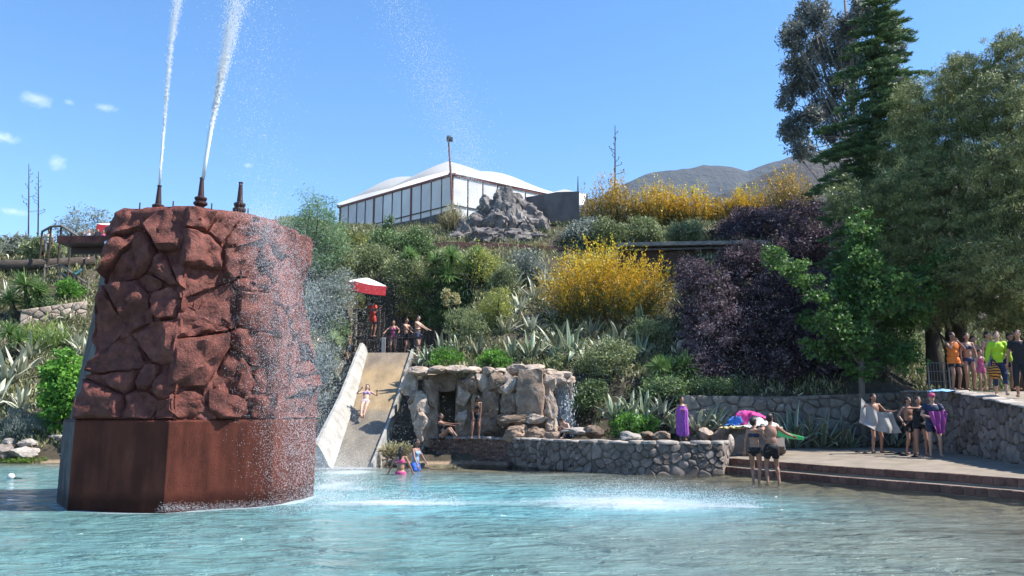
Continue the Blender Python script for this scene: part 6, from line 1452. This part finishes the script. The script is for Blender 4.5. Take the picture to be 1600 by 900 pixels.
# grotto people
a = at(690, 683, 27.3); a.z = .84
person('seated bather at the grotto doorway with both arms stretched to the right', a, 1.6, face=70, skin='b', female=True, clothes=[('swimsuit', 'black')], pelvis=(0, 0, .10), lean=-5, hands=((.2, -.58, .52), (-.15, -.58, .46)), feet=((.15, -.55, .06), (-.1, -.6, .06)), knee=((0, -.3, 1), (0, -.3, 1)))
a = at(743, 684, 27.1); a.z = .84
person('bather in dark two-piece stooping in front of the grotto rocks', a, 1.50, face=12, skin='b', female=True, clothes=[('bikini_top', 'black'), ('shorts', 'black')], lean=24, bow=10, hands=((.12, -.30, .66), (-.14, -.28, .62)), feet=((.12, 0, .075), (-.16, -.05, .075)), head_pitch=20, long_hair=True)
a = at(889, 676, 27.2); a.z = .86
person('dark-haired bather sitting under the falling water at the right of the grotto', a, 1.45, face=-50, skin='l', hair='hairb', clothes=[('shorts', 'navy')], pelvis=(0, 0, .12), lean=28, hands=((.15, -.42, .40), (-.15, -.42, .40)), feet=((.12, -.45, .06), (-.12, -.45, .06)), knee=((.2, -.3, 1), (-.2, -.3, 1)), head_pitch=30)
# child wrapped in a purple towel
a = at(1067, 691, 24.6); a.z = .86; kid = a
t = person('child standing on the planter wall wrapped in a long purple towel', a, 1.28, skin='t', child=True, face=5, clothes=[('shorts', 'rose')], hands=((.06, -.17, 1.18), (-.08, -.17, 1.20)))
M_tow = C_['purple']
def wrap(parent, z0, z1, rx, ry, mat_, name='towel', seed=0, open_=.3, flare=.25):
    N, M2 = 44, 16; V = []
    for j in range(M2+1):
        v = j/M2; z = z1+(z0-z1)*v
        for i in range(N+1):
            a_ = open_-math.pi/2+(2*math.pi+.5)*i/N; s_ = 1+.05*math.sin(a_*7+seed)*(.3+v)+.08*mnoise.noise(Vector((math.cos(a_)*2, math.sin(a_)*2, v*3+seed)))+flare*v*.4+(.10 if i > N*.9 else 0)
            V.append((math.cos(a_)*rx*s_*(1-.25*(v < .07)), math.sin(a_)*ry*s_*(1-.25*(v < .07)), z+.05*math.sin(a_*2+seed)*(v > .8)))
    V2 = [(x*.96, y*.96, z) for x, y, z in V]; nn = len(V); Fc = [(j*(N+1)+i, j*(N+1)+i+1, (j+1)*(N+1)+i+1, (j+1)*(N+1)+i) for j in range(M2) for i in range(N)]
    mb = MB(); mb.add(V, Fc[::-1]); mb.add(V2, [f[::-1] for f in Fc]); return mb.build(name, mat_, parent, smooth=True)
tw = wrap(t, .22, 1.38, .235, .185, M_tow, seed=2); mb = MB(); mb.grid(lambda u, v: (.02+.10*u+.01*math.sin(v*9), -.215-.02*math.sin(u*6), 1.20-v*.95), 4, 10); mb.build('towel_end', M_tow, t, smooth=True)
t.children[0]
# group on the deck
def dkp(px, py, back=0): return deck_hit(px, py)
a = dkp(1370, 708); man = person('man with bare chest holding up a large white towel with both arms', a, 1.72, face=10, skin='t', clothes=[('shorts', 'black')], hands=((.46, -.20, 1.22), (-.44, -.22, 1.36)), elbow=((.6, .2, -.5), (-.6, .2, -.5)), feet=((.16, 0, .075), (-.16, -.05, .075)))
def cloth(name, label, cat, corners, mat_, amp, nx=22, ny=14, seed=0, loc=None, sagx=.0, group=None):
    c = [Vector(p) for p in corners]; loc = Vector(loc or c[0])
    def fn(u, v):
        p = c[0].lerp(c[1], u).lerp(c[3].lerp(c[2], u), v); p.z -= sagx*math.sin(math.pi*u)*(1-v*.3)
        nz_ = mnoise.noise(Vector((u*5+seed, v*1.6, seed))); p.y += amp*nz_+amp*.6*math.sin(u*17+seed+v*3)*(.3+.7*v); p.z += amp*.3*mnoise.noise(Vector((u*3, v*4, seed+5))); return p-loc
    mb = MB(); mb.grid(fn, nx, ny); mb.grid(lambda u, v: fn(u, v)+Vector((0, .012, 0)), nx, ny)
    me_o = mb.build(name, mat_, None, smooth=True, loc=loc); return tag(me_o, label, cat, group)
ty = a.y-.28
cloth('towel', 'large white towel held up by the bare-chested man at the back of the deck', 'towel', [at(1346, 622, ty), at(1394, 643, ty), at(1407, 676, ty), at(1342, 660, ty)], CL('white_towel', (.38, .36, .34)), .09, sagx=.17, seed=3)
a = dkp(1424, 710); person('bare-chested boy in black shorts with his hands at his face beside the towel holder', a, 1.60, face=15, skin='t', clothes=[('shorts', 'black')], hands=((.10, -.22, 1.36), (-.30, -.10, .98)), elbow=((.8, 0, -.3), None), feet=((.12, 0, .075), (-.16, 0, .075)), head_yaw=20)
a = dkp(1441, 712); person('woman in black swim dress shading her eyes with one hand on the deck', a, 1.60, face=-15, skin='t', female=True, stout=1.12, hair='hairl', clothes=[('long_vest', 'black')], hands=((.02, -.20, 1.42), (-.10, -.22, 1.40)), elbow=((.9, -.2, 0), (-.9, -.2, 0)), feet=((.13, 0, .075), (-.13, 0, .075)))
a = dkp(1463, 714); w3 = person('stout person in cap and navy clothes by the terrace wall', a, 1.66, face=-20, skin='l', stout=1.22, hair='hairl', hat='rose', clothes=[('tshirt', 'navy'), ('shorts', 'navy')], hands=((.10, -.24, 1.18), (-.10, -.24, 1.10)), elbow=((.8, 0, -.6), (-.8, 0, -.6)), feet=((.13, 0, .075), (-.13, 0, .075)))
cloth('towel', 'bundled purple and pink towel held by the stout person in a cap', 'towel', [(a.x-.28, a.y-.34, a.z+1.22), (a.x+.20, a.y-.36, a.z+1.25), (a.x+.14, a.y-.34, a.z+.66), (a.x-.12, a.y-.36, a.z+.62)], CL('purple_pink_towel', (.32, .06, .26)), .06, seed=8)
# on the terrace
def terr(px, Y): p = at(px, 600, Y); p.z = float(terrace_z(Y))+.02; return p
a = terr(1493, 24.3); person('person in orange sleeveless shirt with hands raised to the face', a, 1.72, face=5, skin='b', stout=1.1, clothes=[('shorts', 'black'), ('long_vest', 'orange')], hands=((.08, -.20, 1.42), (-.06, -.20, 1.42)), elbow=((.7, 0, -.8), (-.7, 0, -.8)), head_yaw=15)
a = terr(1516, 24.6); person('woman in dark bikini right of the orange shirt on the terrace', a, 1.72, face=-8, skin='t', female=True, hair='hairb', long_hair=True, clothes=[('bikini_top', 'navy'), ('briefs', 'navy')], hands=((.22, -.12, .9), (-.22, -.1, .86)))
a = terr(1535, 24.0); person('small girl in pink swimsuit between the bikini woman and the lime jacket', a, 1.18, face=0, skin='t', female=True, child=True, hair='hairb', clothes=[('swimsuit', 'rose'), ('short_shorts', 'rose')], hands=((.05, -.2, 1.30), (-.25, -.05, .85)), elbow=((.6, 0, -.8), None))
a = terr(1549, 25.2); person('bare-shouldered man standing behind the pink-suited girl and lime jacket', a, 1.80, face=20, skin='t', clothes=[('shorts', 'grey')])
a = at(1566, 624, 21.6); a.z = float(terrace_z(21.6))+.02; lj = a; person('woman in lime green jacket and dark cropped leggings walking along the terrace edge', a, 1.70, face=-25, skin='l', female=True, stout=1.12, hair='hairl', clothes=[('leggings', 'navy'), ('jacket', 'lime')], hands=((.30, -.05, .86), (-.30, -.12, .88)), feet=((.10, -.22, .075), (-.10, .18, .075)))
M_tig = M_plain('tiger_striped_cloth', (.5, .18, .02), .8); n = M_tig.node_tree; pr = [x for x in n.nodes if x.type == 'BSDF_PRINCIPLED'][0]; tcx = n.nodes.new('ShaderNodeTexCoord'); wv = n.nodes.new('ShaderNodeTexWave'); wv.bands_direction = 'Z'; wv.inputs['Scale'].default_value = 4.5; wv.inputs['Distortion'].default_value = 5; n.links.new(tcx.outputs['Object'], wv.inputs[0]); cr = n.nodes.new('ShaderNodeValToRGB'); cr.color_ramp.elements[0].position = .4; cr.color_ramp.elements[0].color = (.01, .01, .01, 1); cr.color_ramp.elements[1].position = .5; cr.color_ramp.elements[1].color = (.5, .2, .03, 1); n.links.new(wv.outputs[0], cr.inputs[0]); n.links.new(cr.outputs[0], pr.inputs['Base Color'])
bg_ = thing('bag', 'orange and black striped bag hanging from the hand of the lime-jacketed woman', 'bag', (lj.x-.26, lj.y-.20, lj.z+.45)); mb = MB(); mb.lathe((0, 0, 0), [(.03, 0), (.12, .03), (.15, .16), (.13, .30), (.06, .36), (.03, .37)], 12); mb.build('sack', M_tig, bg_, smooth=True); mb = MB(); mb.tube([(0, -.04, .34), (0, -.05, .44), (0, .04, .46), (0, .05, .34)], .012, 5); mb.build('handle', M_tig, bg_)
a = terr(1597, 21.2); person('person in dark shirt and trousers cut by the right edge of the terrace', a, 1.74, face=-40, skin='t', clothes=[('leggings', 'black'), ('tshirt', 'black')])
a = terr(1584, 25.6); person('bare-chested man standing back in the shade between lime jacket and dark shirt', a, 1.78, face=10, skin='b', clothes=[('shorts', 'black')])
a = terr(1526, 26.3); person('bather in the shade at the back of the terrace behind the bikini woman', a, 1.74, face=-10, skin='t', clothes=[('shorts', 'cream')])
# slide platform
def plt(px, Y): p = at(px, 548, Y); p.z = PZ+.01; return p
a = plt(614, 35.2); person('bather in brown-pink swimsuit resting on the platform rail at the slide head', a, 1.50, face=0, skin='t', female=True, long_hair=True, clothes=[('swimsuit', 'rose')], hands=((.32, -.35, 1.10), (-.38, -.35, 1.10)), elbow=((.8, 0, -.5), (-.8, 0, -.5)), feet=((.1, 0, .075), (-.1, 0, .075)))
a = plt(634, 35.3); person('thin bare-chested boy in dark shorts between two bathers on the slide platform', a, 1.60, face=60, skin='t', clothes=[('shorts', 'black')], hands=((.2, -.42, 1.10), (-.2, -.44, 1.08)))
a = plt(652, 35.3); person('broad bare-chested man in dark shorts at the right of the slide platform rail', a, 1.72, face=70, skin='l', stout=1.15, clothes=[('shorts', 'navy')], hands=((.2, -.45, 1.12), (-.2, -.50, 1.10)))
a = at(581, 527, 35.6); a.z = seat_z+.05; person('lifeguard in red-orange shirt standing on the timber stand beneath the parasol', a, 1.66, face=150, skin='b', clothes=[('shorts', 'red'), ('tshirt', 'red')], hands=((.34, -.1, 1.32), (-.34, -.1, 1.32)), elbow=((.6, 0, -.8), (-.6, 0, -.8)))
a = at(544, 556, 33.9); a.z = gz(a.x, a.y)-.05
person('child climbing the steps left of the slide platform', Vector((a.x, a.y, a.z)), 1.30, face=-60, skin='t', child=True, clothes=[('shorts', 'navy')], hands=((.28, -.1, 1.25), (-.25, -.2, 1.15)), elbow=((.8, 0, .1), None))
# top left
for lab, px, pyb, hh, Y, kw in (('person in white shirt with both hands raised to the face on the left hilltop', 138, 380, 1.70, 43, dict(clothes=[('shorts', 'cream'), ('tshirt', 'white')], hands=((.12, -.2, 1.48), (-.12, -.2, 1.48)), elbow=((1, 0, 0), (-1, 0, 0)), skin='l')),
        ('dark-haired person leaning by the rustic handrail on the left hilltop', 74, 382, 1.65, 46, dict(clothes=[('leggings', 'grey'), ('tshirt', 'cream')], lean=15, face=40)),
        ('person partly hidden behind the grey board on the left hilltop', 151, 384, 1.70, 46, dict(clothes=[('tshirt', 'grey')], face=30)),
        ('child in red top just right of the grey board on the left hilltop', 160, 386, 1.35, 42.5, dict(clothes=[('tshirt', 'rose')], child=True))):
    p = at(px, pyb, Y); zz = max(gz(p.x, p.y), p.z-.9) if False else gz(p.x, p.y)
    q = at(px, 370, Y); person(lab, (p.x, p.y, max(zz, q.z-hh*.75)), hh, vox=.022, **kw)
# cap flat ground under the left hilltop people
# ------------------------------------------------------------------ loose things
rs = random.Random(3)
# heaped clothes on the big boulder
M_pk = CL('magenta_towel', (.50, .03, .20)); M_wt = CL('white_towels', (.50, .47, .44)); M_bl = CL('blue_towel', (.05, .18, .5)); M_yl = CL('pale_yellow_towel', (.45, .40, .20))
def heap(label, c, rx, ry, h, m, seed, drape=.26):
    N, M2 = 26, 18; V = []
    for j in range(M2+1):
        for i in range(N+1):
            u, v = i/N*2-1, j/M2*2-1; r2 = min(1, u*u+v*v)
            z = h*(1-r2)**.8+1.*h*mnoise.noise(Vector((u*2.5+seed, v*2.5, seed)))+.55*h*mnoise.noise(Vector((u*8+seed, v*8, seed)))-drape*r2; q_ = 1+.35*mnoise.noise(Vector((u*2+seed, v*2, 9)))
            V.append((u*rx*q_, v*ry*q_, z))
    mb = MB(); Fc = [(j*(N+1)+i, j*(N+1)+i+1, (j+1)*(N+1)+i+1, (j+1)*(N+1)+i) for j in range(M2) for i in range(N)]; mb.add(V, Fc); mb.add([(x, y, z-.015) for x, y, z in V], [f[::-1] for f in Fc])
    o = mb.build('towel', m, None, smooth=True, loc=c, rot=(0, 0, seed)); return tag(o, label, 'towel', 'towels heaped on the boulder')
bpy.context.view_layer.update()
_bb = BVHTree.FromPolygons([big.matrix_world @ v.co for v in big.data.vertices], [tuple(p.vertices) for p in big.data.polygons])
def drape(label, c, rx, ry, m, seed, lift):
    N, M2 = 30, 22; V = []; rr = random.Random(seed)
    for j in range(M2+1):
        for i in range(N+1):
            u, v = i/N*2-1, j/M2*2-1; k_ = 1+.3*mnoise.noise(Vector((u*1.5+seed, v*1.5, 3)))
            x = c[0]+(u*rx*math.cos(seed)-v*ry*math.sin(seed))*k_; y = c[1]+(u*rx*math.sin(seed)+v*ry*math.cos(seed))*k_
            h = _bb.ray_cast(Vector((x, y, 9)), Vector((0, 0, -1)))[0]; z = (h.z if h else .62)
            V.append([x, y, max(z, c[2]-.42)+lift+.035+.06*mnoise.noise(Vector((u*2.5+seed, v*2.5, seed)))+.05*abs(mnoise.noise(Vector((u*7+seed, v*4, seed))))])
    mb = MB(); Fc = [(j*(N+1)+i, j*(N+1)+i+1, (j+1)*(N+1)+i+1, (j+1)*(N+1)+i) for j in range(M2) for i in range(N)]; o_ = V[0]; V = [(x-o_[0], y-o_[1], z-o_[2]) for x, y, z in V]
    mb.add(V, Fc); mb.add([(x, y, z-.012) for x, y, z in V], [f[::-1] for f in Fc]); o = mb.build('towel', m, None, smooth=True, loc=o_); return tag(o, label, 'towel', 'towels heaped on the boulder')
topz = max((big.matrix_world @ v.co).z for v in big.data.vertices)
for lab, px, py_, rx, ry, m, sd_, lf in (('white towel spread over the right of the towel heap on the boulder', 1196, 24.5, .46, .42, M_wt, 1.1, .0), ('pale yellow towel hanging at the left end of the boulder heap', 1144, 24.45, .30, .34, M_yl, .3, .0), ('crumpled white towel in the middle of the boulder heap', 1164, 24.35, .40, .36, M_wt, 2.2, .03),
        ('magenta pink towel on top of the towel heap on the grey boulder', 1174, 24.65, .46, .30, M_pk, .15, .09), ('blue towel at the back left of the towel heap on the boulder', 1150, 24.7, .26, .28, M_bl, 4., .07)):
    p = at(px, 650, py_); drape(lab, (p.x, p.y, topz), rx, ry, m, sd_, lf)
# green float
gb_ = thing('bodyboard', 'bright green foam board leaning behind the boy at the step', 'bodyboard', at(1236, 690, 23)); mb = MB()
pl = [at(1216, 672, 23), at(1240, 679, 23), at(1257, 683, 23), at(1256, 688, 23), at(1236, 686, 23), at(1215, 682, 23)]
V = pl+[p+Vector((0, .05, .01)) for p in pl]; n6 = 6; mb.add(V, [tuple(range(6)), tuple(range(11, 5, -1))]+[((i+1) % 6, i, 6+i, 6+(i+1) % 6) for i in range(6)]); mb.build('board', M_plain('green_foam', (.05, .40, .12), .5), gb_, world=True, bevel=.012)
mb = MB(); [mb.tube([at(x, 690, 23.05)-Vector((0, 0, 0)), at(x+3, 700, 23.2)], .02, 5) for x in (1240,)]; 
# sandals and towels on the deck
M_dk = CL('dark_sandal', (.02, .018, .02))
for i, (px, py) in enumerate([(1392, 706), (1404, 708), (1412, 710), (1429, 712), (1437, 713), (1340, 705), (1352, 707)]):
    p = deck_hit(px, py+2)+Vector((0, 0, .004)); mb = MB(); mb.ell((0, 0, .018), (.055, .14, .022), 10, 6); mb.tube([(-.04, .0, .03), (0, -.02, .075), (.04, .0, .03)], .009, 5)
    o = mb.build('sandal', M_dk, None, smooth=True, loc=p, rot=(0, 0, rs.uniform(0, 3))); tag(o, ['sandal lying first from the left on the deck', 'sandal second from the left beside the towel-holding man', 'dark sandal under the hanging end of the white towel', 'dark sandal at the feet of the bare-chested boy', 'dark sandal nearest the terrace wall', 'dark sandal farthest left on the deck', 'dark sandal beside the one farthest left on the deck'][[5, 6, 0, 1, 2, 3, 4].index(i) if False else i], 'sandal', 'sandals left on the deck')
lb = {0: 'dark sandal lying right of the towel holder, nearest to him', 1: 'dark sandal between the towel holder and the bare-chested boy', 2: 'dark sandal just left of the bare-chested boy', 3: 'dark sandal at the feet of the woman in black', 4: 'dark sandal nearest the terrace wall', 5: 'dark sandal farthest left on the deck', 6: 'dark sandal beside the feet of the towel holder on his left'}
for i, o in enumerate([o for o in col.objects if o.name.startswith('sandal')]): o['label'] = lb[i]
p = at(1470, 612, 23.6); p.z = float(terrace_z(23.6))+.04
heap('pale blue towel lying on the corner of the terrace wall', p, .34, .24, .035, CL('light_blue_towel', (.18, .36, .6)), 6., .02); col.objects[-1]['group'] = 'towels left lying about'
# white buoy with dark rope
p = at_z(17, 748, 0); by = thing('buoy', 'small white float with a dark rope tail on the pool left of the tower', 'buoy', p); mb = MB(); mb.ell((0, 0, .05), (.09, .09, .09), 14, 10); mb.build('float', M_plain('white_plastic', (.6, .6, .6), .35), by, smooth=True)
mb = MB(); mb.tube([(.05, 0, .02), (.16, 0, .015), (.30, -.02, .01)], [.02, .014, .01], 6); mb.build('rope', M_dk, by)
# bins and chair behind the crowd
# ------------------------------------------------------------------ jets and spray
M_drop = M_plain('spray_water', (.75, .78, .82), .15, spec=.6)
rg = np.random.default_rng(12)
def path_pts(P, n, rad, power=1.):
    P = np.array([tuple(p) for p in P]); u = rg.uniform(0, 1, n)**power; s_ = u*(len(P)-1); i = np.minimum(s_.astype(int), len(P)-2); f = (s_-i)[:, None]
    c = P[i]*(1-f)+P[i+1]*f; d = P[i+1]-P[i]; r = np.interp(u, np.linspace(0, 1, len(rad)), rad); return c+rg.normal(size=(n, 3))*r[:, None]*.5, d/np.linalg.norm(d, axis=1)[:, None], u
def jet(name, label, pts, Y, rad, n, size, seed, core=.4):
    P = [at(x, y, Y) for x, y in pts]; C, D, u = path_pts(P, n, rad, .75)
    o = drops(name, label, C, rg, size, D*rg.uniform(1.5, 6, (n, 1))*(1.4-u)[:, None], M_drop, 'water jet', 'stuff' if False else None); return o
j1 = jet('water_jet', 'thin left jet of water shooting up from the left nozzle', [(249, 288), (254, 230), (260, 150), (268, 60), (278, 0), (288, -80), (305, -180)], 15.6, [.012, .025, .045, .085, .13, .2], 11000, .0038, 1)
j2 = jet('water_jet', 'thick right jet of water shooting up from the middle nozzle', [(317, 277), (328, 210), (340, 150), (352, 90), (366, 20), (380, -60), (410, -180)], 15.0, [.018, .035, .075, .15, .27, .42], 19000, .0041, 2)
# solid cores low on the jets
for j, pts, Y, r0 in ((j1, [(249, 290), (251, 260), (254, 225), (257, 190)], 15.6, .022), (j2, [(317, 280), (322, 248), (329, 205), (337, 165)], 15.0, .036)):
    P = [at(x, y, Y) for x, y in pts]; mb = MB(); mb.tube(P, [r0, r0*1.1, r0*1.2, r0*.3], 8); mb.build('core', M_drop, j, smooth=True)
def fall(name, label, pts, Y0, Y1, rad, n, size, power=1., el=(1, 3)):
    m_ = len(pts); P = [at(x, y, Y0+(Y1-Y0)*i/(m_-1)) for i, (x, y) in enumerate(pts)]; C, D, u = path_pts(P, n, rad, power)
    C[:, 2] = np.maximum(C[:, 2], .01); return drops(name, label, C, rg, size, D*rg.uniform(el[0], el[1], (n, 1)), M_drop, None, 'stuff')
fall('spray', 'spray falling back right of the thick jet', [(385, 0), (395, 90), (405, 180), (415, 260), (425, 330)], 15, 15, [1.0, .8, .7, .6, .6], 3000, .004, 1.6)
fall('spray', 'dense veil of spray along the right edge of the tower', [(405, 330), (440, 420), (458, 520), (470, 620), (478, 775)], 14.4, 14.2, [.35, .75, .95, .85, .7], 60000, .0024, .9)
fall('spray', 'sparse spray drifting right of the tower', [(470, 330), (520, 450), (560, 600), (600, 770)], 15, 15, [1.5, 1.6, 1.6, 1.6], 12000, .002)
fall('spray', 'arc of falling drops high above the pavilion', [(600, -40), (635, 40), (672, 110), (700, 165), (725, 230), (742, 300)], 16, 16, [.55, .6, .65, .65, .6, .5], 8000, .0042, .8)
fall('spray', 'fine drops falling across the middle of the slope', [(745, 320), (790, 450), (840, 600), (900, 770)], 16, 15, [1.2, 1.8, 2.2, 2.2], 7000, .0019)
fall('spray', 'fine drops falling before the purple trees', [(1120, 380), (1140, 500), (1110, 640), (1060, 780)], 16, 14.5, [1.8, 2.2, 2.2, 2.0], 7000, .0019)
fall('spray', 'drops bouncing off the pool at the landing of the jets', [(870, 779), (950, 779), (1010, 780), (1090, 784), (1180, 792)], 15.4, 14.6, [.22, .3, .34, .3, .2], 26000, .0036, 1., (.6, 1.4))
fall('spray', 'splashes on the pool right of the tower', [(500, 748), (525, 752), (560, 758)], 18.5, 18, [.45, .5, .35], 6000, .0048, 1., (.6, 1.4))
fall('spray', 'low splashes along the water right of the tower', [(490, 776), (540, 780), (620, 783), (720, 784)], 15, 15, [.25, .3, .25, .15], 8000, .0042, 1., (.6, 1.4))
fall('spray', 'small splashes along the foot of the tower', [(250, 794), (330, 793), (420, 789), (495, 777)], 13.6, 14.2, [.08, .08, .10, .2], 3000, .0035, 1., (.6, 1.2))
fall('spray', 'splash at the foot of the slide', [(500, 728), (540, 734), (580, 732)], 25.2, 25.2, [.5, .6, .4], 4000, .005, 1., (.6, 1.4))
# ------------------------------------------------------------------ the air between here and the mountains
mh = bpy.data.materials.new('haze'); mh.use_nodes = True; n = mh.node_tree; n.nodes.clear()
o = n.nodes.new('ShaderNodeOutputMaterial'); v = n.nodes.new('ShaderNodeVolumePrincipled'); v.inputs['Color'].default_value = (.62, .78, 1., 1)
v.inputs['Density'].default_value = .00006; v.inputs['Anisotropy'].default_value = .0; n.links.new(v.outputs[0], o.inputs['Volume'])
mb = MB(); mb.box((0, 1800, 497), (9000, 5600, 1002)); hz = mb.build('haze', mh); tag(hz, kind='stuff')
scene.cycles.volume_bounces = 1
